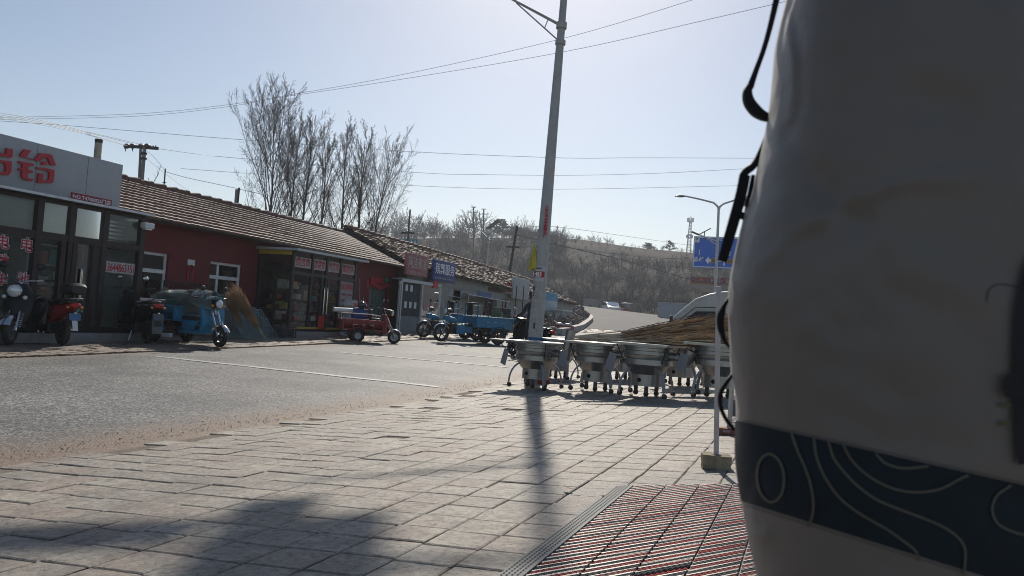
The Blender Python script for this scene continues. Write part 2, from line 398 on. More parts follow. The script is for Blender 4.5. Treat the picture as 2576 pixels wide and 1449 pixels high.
# ---------------------------------------------------------------- pavement of square setts
def paver_mat(name, cols, cell, joint=False):
    mt = bpy.data.materials.new(name); mt.use_nodes = True; t = mt.node_tree; N = t.nodes; L = t.links; b = N['Principled BSDF']
    b.inputs['Roughness'].default_value = .62; b.inputs['Specular IOR Level'].default_value = .5
    ge = N.new('ShaderNodeNewGeometry')
    mp = N.new('ShaderNodeVectorMath'); mp.operation = 'DIVIDE'; mp.inputs[1].default_value = cell; L.new(ge.outputs['Position'], mp.inputs[0])
    fl = N.new('ShaderNodeVectorMath'); fl.operation = 'FLOOR'; L.new(mp.outputs[0], fl.inputs[0])
    sp = N.new('ShaderNodeSeparateXYZ'); L.new(fl.outputs[0], sp.inputs[0]); cb = N.new('ShaderNodeCombineXYZ'); L.new(sp.outputs[0], cb.inputs[0]); L.new(sp.outputs[1], cb.inputs[1])
    wn = N.new('ShaderNodeTexWhiteNoise'); wn.noise_dimensions = '2D'; L.new(cb.outputs[0], wn.inputs[0])
    c = N.new('ShaderNodeValToRGB'); L.new(wn.outputs[0], c.inputs[0]); e = c.color_ramp.elements
    while len(e) < len(cols): e.new(.5)
    for k, v in enumerate(cols): e[k].position = k/(len(cols)-1); e[k].color = (*v, 1)
    n1 = N.new('ShaderNodeTexNoise'); n1.inputs['Scale'].default_value = 1.1; n1.inputs['Detail'].default_value = 9; n1.inputs['Roughness'].default_value = .68; L.new(ge.outputs['Position'], n1.inputs[0])
    c1 = N.new('ShaderNodeValToRGB'); L.new(n1.outputs[0], c1.inputs[0]); q = c1.color_ramp.elements; q[0].position = .36; q[0].color = (.52, .51, .50, 1); q[1].position = .64; q[1].color = (1.15, 1.13, 1.08, 1)
    mu = N.new('ShaderNodeMix'); mu.data_type = 'RGBA'; mu.blend_type = 'MULTIPLY'; mu.inputs[0].default_value = 1; L.new(c.outputs[0], mu.inputs[6]); L.new(c1.outputs[0], mu.inputs[7])
    n2 = N.new('ShaderNodeTexNoise'); n2.inputs['Scale'].default_value = 9; n2.inputs['Detail'].default_value = 8; n2.inputs['Roughness'].default_value = .75; L.new(ge.outputs['Position'], n2.inputs[0])
    r2 = N.new('ShaderNodeMapRange'); r2.inputs[1].default_value = .47; r2.inputs[2].default_value = .63; r2.inputs[4].default_value = .72; L.new(n2.outputs[0], r2.inputs[0])
    m2 = N.new('ShaderNodeMix'); m2.data_type = 'RGBA'; m2.inputs[7].default_value = (.15, .125, .105, 1); L.new(mu.outputs[2], m2.inputs[6]); L.new(r2.outputs[0], m2.inputs[0])
    n5 = N.new('ShaderNodeTexNoise'); n5.inputs['Scale'].default_value = 26; n5.inputs['Detail'].default_value = 7; n5.inputs['Roughness'].default_value = .8; L.new(ge.outputs['Position'], n5.inputs[0])
    c5 = N.new('ShaderNodeValToRGB'); L.new(n5.outputs[0], c5.inputs[0]); q = c5.color_ramp.elements; q[0].position = .36; q[0].color = (.50, .48, .46, 1); q[1].position = .60; q[1].color = (1.5, 1.47, 1.42, 1); e5 = q.new(.47); e5.color = (1.1, 1.09, 1.07, 1)
    m5 = N.new('ShaderNodeMix'); m5.data_type = 'RGBA'; m5.blend_type = 'MULTIPLY'; m5.inputs[0].default_value = 1; L.new(m2.outputs[2], m5.inputs[6]); L.new(c5.outputs[0], m5.inputs[7]); m2 = m5
    L.new(m2.outputs[2], b.inputs['Base Color'])
    n3 = N.new('ShaderNodeTexNoise'); n3.inputs['Scale'].default_value = 160; n3.inputs['Detail'].default_value = 5; L.new(ge.outputs['Position'], n3.inputs[0])
    ad = N.new('ShaderNodeMath'); ad.operation = 'MULTIPLY_ADD'; ad.inputs[1].default_value = 3.0; L.new(n2.outputs[0], ad.inputs[0]); L.new(n3.outputs[0], ad.inputs[2])
    bp = N.new('ShaderNodeBump'); bp.inputs['Distance'].default_value = .009; bp.inputs['Strength'].default_value = .8; L.new(ad.outputs[0], bp.inputs['Height']); L.new(bp.outputs[0], b.inputs['Normal'])
    rr = N.new('ShaderNodeMapRange'); rr.inputs[3].default_value = .42; rr.inputs[4].default_value = .8; L.new(n1.outputs[0], rr.inputs[0]); L.new(rr.outputs[0], b.inputs['Roughness'])
    return mt
PAVE = paver_mat('concrete_pavers', [(.235, .215, .19), (.33, .305, .27), (.28, .258, .228), (.285, .235, .205), (.36, .335, .295)], (.25, .25, 1))
JOINT = M('joint_dirt', (.17, .135, .105), .95, var=.35, vs=30, bump=.6, bs=120)
def hum_(x, y): return .009*mnoise.noise((x*.5, y*.45, 2.0)) + .002*mnoise.noise((x*1.6, y*1.3, 7.0))
def pavers():
    mb = MB(); X0 = -4.95; rr = random.Random(3)
    def col_off(i): return .012*sin(i*2.1)
    hum = lambda x, y: .009*mnoise.noise((x*.5, y*.45, 2.0)) + .002*mnoise.noise((x*1.6, y*1.3, 7.0))
    ny = int((40+1)/.25)
    for i in range(36):
        for j in range(-4, ny):
            x0 = X0+i*.25; y0 = j*.25+.022+col_off(i)
            far = y0 > 22; left = x0 < -2.6
            if x0 < -4.8 and rr.random() < .35: continue
            if x0 < -3 and rr.random() < .006: continue
            g = rr.uniform(.002, .004)*(1.2 if left else 1)
            jx = [rr.gauss(0, .0022) for _ in range(8)]
            a = [(x0+g+jx[0], y0+g+jx[1]), (x0+.25-g+jx[2], y0+g+jx[3]), (x0+.25-g+jx[4], y0+.25-g+jx[5]), (x0+g+jx[6], y0+.25-g+jx[7])]
            tz = rr.gauss(0, .0009 if not left else .0015); tx = rr.gauss(0, .005 if not left else .011); ty = rr.gauss(0, .006 if not left else .012)
            if rr.random() < .02: tz -= .006
            cx, cy = x0+.125, y0+.125; b0 = hum(cx, cy)+tz
            def zz(x, y): return gz(x, y)+hum(cx, cy)+tz+(x-cx)*tx+(y-cy)*ty
            if far:
                mb.add([(x, y, zz(x, y)) for x, y in a], [(0, 1, 2, 3)]); continue
            c = .007
            ins = [(a[0][0]+c, a[0][1]+c), (a[1][0]-c, a[1][1]+c), (a[2][0]-c, a[2][1]-c), (a[3][0]+c, a[3][1]-c)]
            vs = [(x, y, zz(x, y)) for x, y in ins]+[(x, y, zz(x, y)-.0045) for x, y in a]+[(x, y, zz(x, y)-.03) for x, y in a]
            fs = [(0, 1, 2, 3)]
            for k in range(4):
                k2 = (k+1) % 4; fs.append((k+4, k2+4, k2, k)); fs.append((k+8, k2+8, k2+4, k+4))
            mb.add(vs, fs)
    o = mb.build('pavement', PAVE); o['kind'] = 'structure'; o['label'] = 'square concrete paver pavement'
pavers()
sheet('bedding', fr(-5.35, 4.2, .25), fr(-1.5, 54, .4), lambda x, y: gz(x, y)-.0095-(.02 if x < -5.0 else 0)+hum_(x, y)+.004*mnoise.noise((x*3, y*3, 0)), JOINT, label='dirt in the paver joints')
sheet('side_ground', fr(4.02, 40, 4), fr(-30, 54, 4), lambda x, y: gz(x, y)-.03, M('packed_earth', (.2, .17, .14), .9, bump=.4, bs=20, dirt=(.12, .1, .08)), label='packed earth beside the pavement')
# far shoulder of brick setts
SHOULD = paver_mat('brick_setts', [(.25, .2, .165), (.30, .245, .205), (.215, .17, .145), (.33, .28, .24)], (.2, .1, 1))
def shoulder():
    mb = MB(); rr = random.Random(5); y = 2.0
    while y < 54:
        for i in range(18):
            x1 = -12.28-i*.2; g = .006; tz = rr.gauss(0, .004); ty = rr.gauss(0, .04)
            w_ = .2 if y > 0 else .1; step = .2
            vs = []
            for xx, yy in ((x1-.2+g, y+g), (x1-g, y+g), (x1-g, y+step-g), (x1-.2+g, y+step-g)):
                vs.append((xx, yy, gz(min(xx, -12.31), yy)+tz+(yy-y-step/2)*ty+.008*mnoise.noise((xx, yy, 3))))
            vs += [(a, b, c-.02) for a, b, c in vs]
            mb.add(vs, [(0, 1, 2, 3), (4, 5, 1, 0), (5, 6, 2, 1), (7, 4, 0, 3)])
        y += .2
    o = mb.build('roadside_paving', SHOULD); o['kind'] = 'structure'; o['label'] = 'tan brick paving before the shops'
shoulder()
sheet('shoulder_bed', [-19, -16, -13, -12.36, -12.24, -12.2], fr(-30, 54, 1.5), lambda x, y: gz(min(x, -12.31), y)-.02-(.03 if x > -12.3 else 0), M('dusty_soil', (.21, .165, .125), .95, bump=.4, bs=60, var=.2, vs=4), label='dusty soil under the roadside paving')
# gravel along the kerbless edge
def gravel():
    mb = MB(); rr = random.Random(9)
    for k in range(4200):
        y = .5+rr.random()**1.6*24; x = -5.05-abs(rr.gauss(0, .28)) if rr.random() < .85 else -4.95+rr.random()*.5
        if rr.random() < .06: x = rr.uniform(-9, -5.5)
        if rr.random() < .04: x = rr.uniform(-4.5, -1)
        s = rr.uniform(.003, .009)*(1.6 if rr.random() < .06 else 1)
        z = gz(x, y)-(.0 if x < -5 else .006); a = rr.random()*6
        vs = [(x+s*cos(a+q*pi/2)*rr.uniform(.6, 1.3), y+s*sin(a+q*pi/2)*rr.uniform(.6, 1.3), z) for q in range(4)]+[(x, y, z+s*rr.uniform(.5, .9))]
        mb.add(vs, [(0, 1, 4), (1, 2, 4), (2, 3, 4), (3, 0, 4)])
    o = mb.build('gravel', M('loose_stones', (.34, .29, .23), .9, var=.4, vs=3)); tag(o, 'loose stones and grit along the pavement edge', 'gravel', kind='stuff')
gravel()

# ---------------------------------------------------------------- leafless trees
def perp(d, rr):
    v = Vector((rr.gauss(0, 1), rr.gauss(0, 1), rr.gauss(0, 1))); v -= d*v.dot(d); return v.normalized()
def limb(mb, p, d, L, r, rr, lvl, cfg, up=.5):
    n = (7, 5, 3, 2)[lvl]; pts = [p.copy()]; q = p.copy(); dd = d.copy()
    for i in range(n):
        dd = (dd + Vector((0, 0, up*(.2 if lvl < 2 else .05))) + perp(dd, rr)*(.06 if lvl == 0 else .12)).normalized(); q = q+dd*L/n; pts.append(q.copy())
    rs = [max(cfg['rmin']*(1 if lvl < 2 else .6), r*(1-.85*i/n)) for i in range(n+1)]
    mb[0 if lvl == 0 else 1].tube(pts, rs, 4 if lvl == 0 else 3, caps=False)
    if lvl < cfg['depth']:
        k = cfg['kids'][lvl]
        for j in range(k):
            t = .15+.85*(j+rr.random())/k; i = min(n-1, int(t*n)); f = t*n-i; b = pts[i].lerp(pts[i+1], f); d0 = (pts[i+1]-pts[i]).normalized()
            a = rr.uniform(.3, .7) if lvl == 0 else rr.uniform(.4, .95); d1 = (d0*cos(a)+perp(d0, rr)*sin(a)).normalized()
            limb(mb, b, d1, L*(1-t*.5)*rr.uniform(.26, .5), r*(1-.8*t)*.45, rr, lvl+1, cfg, up)
def poplar(seed, H, spread, lean=0, kids=(8, 6, 4), nl=22, first=.12, fan=0):
    rr = random.Random(seed); tb, cb = MB(), MB(); n = 14; pts = []
    for i in range(n+1):
        t = i/n; pts.append(Vector((lean*t*t*H+.06*sin(t*9+seed), .05*cos(t*7+seed), t*H*.86-.3*(1-t))))
    tb.tube(pts, [max(.012, .0105*H*(1-t/n)**1.15+.008) for t in range(n+1)], 8, caps=False)
    cfg = dict(rmin=.0055, depth=3, kids=kids)
    for j in range(nl):
        t = first+(1-first)*.97*((j+rr.random()*.8)/nl)**.9; i = min(n-1, int(t*n)); b = pts[i].lerp(pts[i+1], t*n-i)
        az = rr.random()*2*pi; el = rr.uniform(.72-fan, 1.12)+.3*t
        d = Vector((cos(az)*cos(el), sin(az)*cos(el), sin(el)))
        L = spread*H*(1.12-.85*t)*rr.uniform(.85, 1.1)*(.55 if t < first+.05 else 1)
        limb([cb, cb], b, d, L, .0034*H*(1-t)**.7+.006, rr, 0, cfg, .42)
    return tb, cb
# seven poplars behind the roofs: (pixel x of the trunk foot, crown top pixel, distance, height-to-spread, lean)
POP = [(674, 560, 218, 50, .70, 0, 'tallest and widest poplar, leftmost of the leafless row'),
       (727, 560, 250, 52, .38, .02, 'slim leafless poplar, second from the left in the row'),
       (766, 565, 248, 54, .42, .02, 'leafless poplar, third from the left in the row'),
       (812, 570, 270, 56, .36, .02, 'leafless poplar in the very middle of the row of seven'),
       (858, 575, 265, 58, .38, .03, 'leafless poplar just behind the brick gable peak, fifth from the left'),
       (898, 580, 280, 60, .40, .05, 'leafless poplar, second from the right in the row'),
       (935, 585, 335, 61, .66, .10, 'lower leafless poplar leaning right, rightmost of the row')]
KIND = {}
for k, (x, yb, yt, D, sp, ln, lab) in enumerate(POP):
    b = AD(x, yb, D); top = AD(x+.075*(yb-yt), yt, D); base = Vector((b.x, b.y, gz(b.x, b.y)-.1)); H = top.z-base.z
    t = thing('poplar_tree', lab, 'tree', base, 0, 'leafless poplars behind the tiled roofs')
    kd = {0: 0, 6: 3}.get(k, 1+k % 2)
    if kd not in KIND:
        tb, cb = poplar(40+kd, 10, sp, ln, kids=(11, 9, 5) if kd == 0 else (9, 8, 5), nl=30 if kd == 0 else 23, first=.27, fan=.12 if kd in (0, 3) else .0)
        KIND[kd] = (tb.build('trunk', BARK, t, True), cb.build('crown', TWIG, t))
    else:
        for q in KIND[kd]: c = q.copy(); col.objects.link(c); c.parent = t
    t.scale = (H/10*(1.1 if k in (2, 5) else 1), H/10, H/10); t.rotation_euler.z = 0 if k in (0, 6) else k*1.3

# small bare trees between the roofs, each of its own
def bare(seed, H, spread=.55, kids=(6, 6), nl=9, rmin=.02, e0=.5, up=.3):
    rr = random.Random(seed); tb, cb = MB(), MB()
    top = Vector((rr.uniform(-.1, .1)*H, rr.uniform(-.1, .1)*H, H*.55)); tb.tube([(0, 0, -.3), top*.5, top], [.035*H*.5+.02, .012*H+.02, .01*H], 5, caps=False)
    for j in range(nl):
        t = .3+.7*j/nl; az = rr.random()*6.28; el = rr.uniform(e0, 1.15); d = Vector((cos(az)*cos(el), sin(az)*cos(el), sin(el)))
        limb([cb, cb], top*t, d, spread*H*rr.uniform(.7, 1.1), .007*H+.01, rr, 0, dict(rmin=rmin, depth=2, kids=kids), up)
    return tb, cb
SM = [(325, 470, 385, 40, 'fine bare sapling rising behind the white shop signboard'),
      (450, 490, 440, 42, 'bare bush right of the dark wooden pole above the red shop roof'),
      (528, 510, 478, 45, 'small bare bush over the red shop roof ridge, left of the poplars'),
      (800, 575, 520, 70, 'thin bare sapling seen between two poplar trunks'),
      (905, 590, 540, 80, 'thin bare bush between the poplars and the hill wood')]
for k, (x, yb, yt, D, lab) in enumerate(SM):
    b = AD(x, yb, D); top = AD(x, yt, D); z0 = gz(b.x, b.y)-.1; H = (top.z-z0)/1.05
    tb, cb = bare(90+k, H, .5, (5, 5), 9, .012)
    t = thing('bare_tree', lab, 'tree', (b.x, b.y, z0), 0, 'small bare trees behind the shops'); tb.build('trunk', BARK, t); cb.build('crown', TWIG, t)

# woodland on the hill: counted in hundreds, one mass
def woodland():
    rr = random.Random(77); V = []
    for s in range(6):
        tb, cb = bare(200+s, 4.6, .58, (7, 5), 12, .02, .1, .14); mb = MB(); mb.v = tb.v+cb.v; n = len(tb.v); mb.f = tb.f+[[i+n for i in f] for f in cb.f]; V.append(mb)
    out = MB(); cnt = 0
    def put(X, Y, s):
        v = V[rr.randrange(6)]; a = rr.random()*6.28; c, s_ = cos(a), sin(a); z = HZ(X, Y)-.2; b = len(out.v)
        out.v += [Vector((X+(p.x*c-p.y*s_)*s, Y+(p.x*s_+p.y*c)*s, z+p.z*s*1.05)) for p in v.v]
        out.f += [[i+b for i in f] for f in v.f]; out.mi += [0]*len(v.f)
    while cnt < 1500:
        q = rr.uniform(-.62, .08); Y = rr.uniform(124, 235); t = (Y-122)/128
        X = q*Y
        dens = 1 if q < -.30 else (1 if t < .5+.25*mnoise.noise((X*.05, Y*.05, 9)) else .42)
        if rr.random() > dens: continue
        put(X, Y, rr.uniform(.4, .95) if (q < -.30 or t < .5) else rr.uniform(.15, .42)); cnt += 1
    for k in range(46):       # the crest trees at the left of the hill
        q = rr.uniform(-.60, -.355); Y = rr.uniform(236, 250); put(q*Y, Y, rr.uniform(1.0, 2.0)*(1.15 if q < -.42 else .8))
    for k in range(34):
        q = rr.uniform(-.335, -.245); Y = rr.uniform(240, 252); put(q*Y, Y, rr.uniform(.35, .75))
    for k in range(22):
        q = rr.uniform(-.245, 0); Y = rr.uniform(236, 252); put(q*Y, Y, rr.uniform(.25, .6))
    o = out.build('woodland', M('wood_twigs', (.034, .027, .025), .95, var=.3, vs=.3)); tag(o, 'grey leafless wood covering the hillside', 'woodland', kind='stuff')
woodland()
# evergreen pines on the crest
NEED = M('pine_needles', (.03, .042, .024), .85, var=.4, vs=1.2)
def pine(x, yb, yt, D, wd, lab, seed):
    b = AD(x, yb, D); top = AD(x, yt, D); rr = random.Random(seed); z0 = HZ(b.x, b.y)-.3; H = top.z-z0
    t = thing('pine_tree', lab, 'tree', (b.x, b.y, z0), 0, 'pines on the hill crest')
    tb, cb = MB(), MB(); tb.tube([(0, 0, -1), (0, 0, H*.5), (.05*H, 0, H*.92)], [.05*H*.5, .03*H*.5, .02], 6)
    for k in range(26):
        f = .3+.7*k/26; az = rr.random()*6.28; r = wd*(1.12-f)*rr.uniform(.6, 1.1)+.1*wd
        e = Vector((cos(az)*r, sin(az)*r, H*f+r*.15)); tb.tube([(0, 0, H*f*.95), e], [.07, .03], 4)
        for j in range(30):
            c = Vector((0, 0, H*f)).lerp(e, rr.uniform(.5, 1.1))+Vector((rr.gauss(0, .12*wd), rr.gauss(0, .12*wd), rr.gauss(0, .022*H))); s = rr.uniform(.06, .14)*wd*.6
            u = perp(Vector((0, 0, 1)), rr)*s; v = Vector((rr.gauss(0, .5), rr.gauss(0, .5), rr.random())).normalized()*s
            cb.quad(c-u-v*.4, c+u-v*.4, c+u*.3+v, c-u*.5+v)
    tb.build('trunk', BARK, t); cb.build('crown', NEED, t)
pine(1255, 600, 553, 235, 4.6, 'dark spreading pine, tallest of the pines left of the tall lamp post', 1)
pine(1298, 604, 572, 238, 4.0, 'low dark pine beside the taller one, left of the lamp post', 2)
pine(1628, 634, 611, 245, 2.6, 'wide low pine on the bare crest left of the neat round one', 3)
pine(1684, 640, 606, 245, 2.3, 'neat round pine alone on the crest nearest the lattice mast', 4)
pine(1345, 606, 584, 240, 2.6, 'small pine directly left of the tall lamp post on the crest', 5)

# ---------------------------------------------------------------- far things
b = AD(1732, 640, 320); t = thing('lattice_mast', 'pale steel lattice mast with antennas on the far hill crest', 'mast', (b.x, b.y, b.z-14))
H = AD(1732, 543, 320).z-b.z+14; mb = MB(); S = M('far_steel', (.5, .5, .52), .5, .3)
def tw(f): return 2.7*(1-f)**1.2+.55
for sx in (-1, 1):
    for sy in (-1, 1):
        mb.tube([(sx*tw(f)/2, sy*tw(f)/2, H*f) for f in [0, .3, .6, .85, .93]], .13, 4)
for k in range(22):
    f0, f1 = .93*k/22, .93*(k+1)/22
    for sy in (-1, 1):
        mb.bar((-tw(f0)/2, sy*tw(f0)/2, H*f0), (tw(f1)/2, sy*tw(f1)/2, H*f1), .12); mb.bar((tw(f0)/2, sy*tw(f0)/2, H*f0), (-tw(f1)/2, sy*tw(f1)/2, H*f1), .12)
mb.build('frame', S, t); mb = MB(); mb.tube([(0, 0, H*.92), (0, 0, H)], .12, 5)
for f in (.92, .74, .70): mb.lathe([(1.1, H*f), (1.1, H*f+.2), (.9, H*f+.2)], 10)
for k in range(6):
    a = k*pi/3; mb.bx((1.2*cos(a), 1.2*sin(a), H*.95), (.35, .2, 1.6)); mb.bx((1.1*cos(a), 1.1*sin(a), H*.72), (.5, .3, 1.2))
mb.build('antenna', S, t)

# roadside blocks beyond the crest
def block(xl, xr, yt, yb, D, dep, mat, name, lab, cat, extra=None):
    a = AD(xl, yt, D); r_ = ray(xl, yt); c = CAM+ray(xr, yt)*(a.y/ray(xr, yt).y); z0 = min(HZ(a.x, a.y), HZ(c.x, c.y))-1
    t = thing(name, lab, cat, ((a.x+c.x)/2, a.y+dep/2, z0)); L = c.x-a.x; Hh = a.z-z0
    mb = MB(); mb.box(-L/2, L/2, -dep/2, dep/2, 0, Hh); mb.build('wall', mat, t, bevel=.03)
    mb = MB(); mb.box(-L/2-.08, L/2+.08, -dep/2-.08, dep/2+.08, Hh, Hh+.1); mb.build('coping', mat, t, bevel=.02)
    return t, L, Hh, dep
G1 = M('grey_shed', (.24, .23, .22), .8, dirt=(.14, .11, .09), damt=.7, dscale=.6); G2 = M('rust_shed', (.2, .14, .11), .85, dirt=(.3, .27, .25), dscale=.5)
G3 = M('pale_block_wall', (.36, .38, .41), .8, var=.06, dirt=(.26, .27, .3), dscale=.4)
for a in [(1468, 1502, 753, 775, 128, 3, G1, 'small grey shed left of the white car on the crest'), (1512, 1546, 758, 778, 130, 3, G1, 'low grey shed directly behind the white car'), (1548, 1600, 764, 782, 132, 3, G2, 'rusty brown low shed behind the red three-wheeler')]:
    t, L, Hh, dep = block(*a[:7], 'shed', a[7], 'shed')
    mb = MB(); mb.box(-L*.2, L*.15, -dep/2-.05, -dep/2-.01, 0, Hh*.8); mb.build('door', DSTEEL, t)
t, L, Hh, dep = block(1656, 1775, 762, 800, 98, .4, G3, 'boundary_wall', 'long plain blue grey wall left of the white truck cab', 'wall')
# teal hoarding up the hill
a = AD(1011, 597, 118); c = AD(1056, 605, 118); t = thing('hoarding', 'teal blue hoarding with small white blocks above the tiled roof', 'hoarding', (a.x, a.y, a.z-3.2)); L = (c-a).length
mb = MB(); mb.box(0, L, 0, .1, 1.2, 3.0); mb.build('panel', M('teal_sheet', (.03, .22, .26), .5), t); mb = MB()
for k in range(4): mb.box(L*(.15+.22*k), L*(.2+.22*k), -.03, -.005, 2.3, 2.75)
mb.build('lettering', LWHT, t); mb = MB()
for k in (0, 1): mb.box(.1+k*(L-.3), .25+k*(L-.3), .12, .25, -6, 3)
mb.build('post', STEEL, t)
# ---------------------------------------------------------------- buildings
def wall_grid(mb, X, T, y0, y1, z0, z1, holes, zt=None):
    """wall of thickness T behind plane X with rectangular holes (ya,yb,za,zb)"""
    ys = sorted({y0, y1, *[h[0] for h in holes], *[h[1] for h in holes]}); zs = sorted({z0, z1, *[h[2] for h in holes], *[h[3] for h in holes]})
    for a, b in zip(ys, ys[1:]):
        for c, d in zip(zs, zs[1:]):
            m_, n_ = (a+b)/2, (c+d)/2
            if any(h[0] < m_ < h[1] and h[2] < n_ < h[3] for h in holes): continue
            mb.box(X-T, X, a, b, c, d)
TILE = None
def tilemat(name, c1, c2, c3):
    mt = bpy.data.materials.new(name); mt.use_nodes = True; t = mt.node_tree; N = t.nodes; L = t.links; b = N['Principled BSDF']; b.inputs['Roughness'].default_value = .85
    ge = N.new('ShaderNodeNewGeometry'); c = N.new('ShaderNodeValToRGB'); L.new(ge.outputs['Random Per Island'], c.inputs[0]); e = c.color_ramp.elements; e.new(.5)
    for k, v in enumerate((c1, c2, c3)): e[k].position = k*.5; e[k].color = (*v, 1)
    n = N.new('ShaderNodeTexNoise'); n.inputs['Scale'].default_value = 1.3; n.inputs['Detail'].default_value = 8; L.new(ge.outputs['Position'], n.inputs[0])
    r = N.new('ShaderNodeMapRange'); r.inputs[1].default_value = .45; r.inputs[2].default_value = .7; r.inputs[4].default_value = .45; L.new(n.outputs[0], r.inputs[0])
    m_ = N.new('ShaderNodeMix'); m_.data_type = 'RGBA'; m_.inputs[7].default_value = (.10, .075, .065, 1); L.new(c.outputs[0], m_.inputs[6]); L.new(r.outputs[0], m_.inputs[0]); L.new(m_.outputs[2], b.inputs['Base Color'])
    return mt
TILE1 = tilemat('clay_tiles', (.60, .465, .405), (.70, .56, .49), (.64, .50, .435)); TILE2 = tilemat('grey_tiles', (.55, .475, .40), (.70, .62, .53), (.44, .37, .32))
EDGE = M('tile_edge_shade', (.13, .095, .08), .9, var=.3, vs=4)  # shade painted on the tile lips as dark lines between rows
RIDGE = M('ridge_tiles', (.10, .055, .045), .8, var=.3, vs=5)
def tiled(mb, rm, e0, e1, r0, r1, nr, nc, jit, seed):
    """pitched roof plane between eave e0-e1 and ridge r0-r1, rows of separate tiles"""
    rr = random.Random(seed); e0, e1, r0, r1 = map(Vector, (e0, e1, r0, r1)); sag = lambda u, v: -.05*sin(pi*u*3+seed)*sin(pi*v)*jit*20
    def P(u, v): return (e0.lerp(e1, u)).lerp(r0.lerp(r1, u), v)+Vector((0, 0, sag(u, v)))
    nrm = (e1-e0).cross(r0-e0).normalized()
    if nrm.z < 0: nrm = -nrm
    for i in range(nr):
        v0, v1 = i/nr-.02, (i+1)/nr
        for j in range(nc):
            u0, u1 = j/nc, (j+1)/nc-.0004; off = 0
            u0 = max(0, u0)
            if u1-u0 < .2/nc: continue
            h = .078+rr.gauss(0, jit); k = rr.gauss(0, jit); um = (u0+u1)/2
            a, b, c, d = P(u0, v0+rr.gauss(0, jit*.4)), P(u1, v0+rr.gauss(0, jit*.4)), P(u1, v1), P(u0, v1); mid0, mid1 = (a+b)/2, (c+d)/2
            mb.add([a+nrm*(h+k), mid0+nrm*(h-.006), b+nrm*(h-k), c+nrm*.012, mid1-nrm*.006, d+nrm*.012, a+nrm*.0, b+nrm*.0],
                   [(0, 1, 4, 5), (1, 2, 3, 4)])
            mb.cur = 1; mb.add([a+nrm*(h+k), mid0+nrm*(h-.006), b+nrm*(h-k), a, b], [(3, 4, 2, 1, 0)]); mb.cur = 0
    n = nc//2
    for j in range(n):
        a, b = r0.lerp(r1, j/n), r0.lerp(r1, (j+1)/n-.004); rm.tube([a+Vector((0, 0, .02+rr.gauss(0, .012))), b+Vector((0, 0, .055))], [.095, .12], 8)

# ============ 1. glass fronted shop at the left
bz = .2
shop = thing('glass_fronted_shop', 'white signboard shop with dark brown glass front at the far left', 'shop', (-16.2, 11, bz)); off = shop.location
FX = -14.6
zt0, zt1 = 2.18, 2.36
posts = [AX(x, 620, FX).y for x in (98-8, 181-7, 259, 353)]
SE = posts[-1]+.06; dy = posts[1]-posts[0]; CXE = -14.38; ce = AX(387, 562, CXE); cz0 = ce.z; print('shop end', SE, 'canopy', ce, AX(2, 486, CXE))
mb = MB(off); mb.box(-18.4, -18.2, 2.0, SE+.06, .1, 3.05); mb.box(-18.2, -14.62, SE, SE+.06, .3, 2.95); mb.box(-18.2, -14.62, 2, 2.2, .1, 3.05)
mb.box(-18.2, FX-.05, 2.2, SE, .1, .30)
mb.build('wall', M('shop_interior', (.55, .60, .57), .8, var=.1), shop)
mb = MB(off); mb.box(-18.2, FX-.06, 2.2, SE-.02, 2.93, 3.0); mb.build('ceiling', WHITE, shop)
mb = MB(off); mb.box(-14.9, -14.35, 3, SE+.1, .08, .295); mb.build('step', M('grey_step', (.3, .3, .29), .7, dirt=(.2, .18, .15)), shop, bevel=.02)
mb = MB(off); mb.box(-18.6, CXE-.01, 2, ce.y-.05, 3.01, 3.05); mb.build('canopy', M('dark_soffit', (.07, .07, .075), .6), shop)
mb = MB(off); mb.box(CXE-.008, CXE+.04, 2, ce.y, 3.02, 3.07); mb.build('canopy_edge', WHITE, shop)
ps = [posts[0]-2.3, posts[0]-1.15] + posts
mb = MB(off)
for y in ps: mb.box(FX-.06, FX+.06, y-.07, y+.07, .3, 3.0)
mb.box(FX-.05, FX+.05, ps[0]-6, SE-.02, zt0, zt1-.03); mb.box(FX-.05, FX+.05, ps[0]-6, SE-.02, 2.93, 3.0); mb.box(FX-.05, FX+.05, ps[0]-6, SE-.02, .3, .42)
for y in (SE-.2,): mb.box(-18.1, FX-.08, y, y+.1, 2.2, 2.3)
mb.build('frame', BROWNF, shop)
mb = MB(off)
for a, b in zip([ps[0]-6]+ps[:-1], ps): mb.quad((FX, a+.07, .42), (FX, b-.07, .42), (FX, b-.07, zt0), (FX, a+.07, zt0)); mb.quad((FX, a+.07, zt1-.03), (FX, b-.07, zt1-.03), (FX, b-.07, 2.93), (FX, a+.07, 2.93))
mb.build('pane', GL, shop)
yd0, yd1 = posts[1]+.1, posts[2]-.02
mb = MB(off)
for y in (posts[0]+.52, posts[1]+.04, posts[2]-.30): mb.box(FX-.03, FX+.075, y, y+.11, .42, zt0)
for y in (posts[0]+.95, posts[1]+.2): mb.box(FX+.09, FX+.11, y, y+.03, .95, 1.65)
mb.build('door', BROWNF, shop)
mb = MB(off)
for y in (posts[0]+.98, posts[1]+.25): mb.tube([(FX+.13, y, .95), (FX+.15, y, 1.0), (FX+.15, y, 1.6), (FX+.13, y, 1.65)], .018, 8)
mb.build('door_handle', CHROME, shop)
# white blinds in the two upper left panes
mb = MB(off)
for a, b in zip([ps[0]-6]+ps[:3], ps[:4]): mb.box(FX-.14, FX-.12, a+.05, b-.05, zt1-.1, 2.9)
mb.build('blind', M('frosted_film', (.33, .36, .34), .7, var=.06), shop)
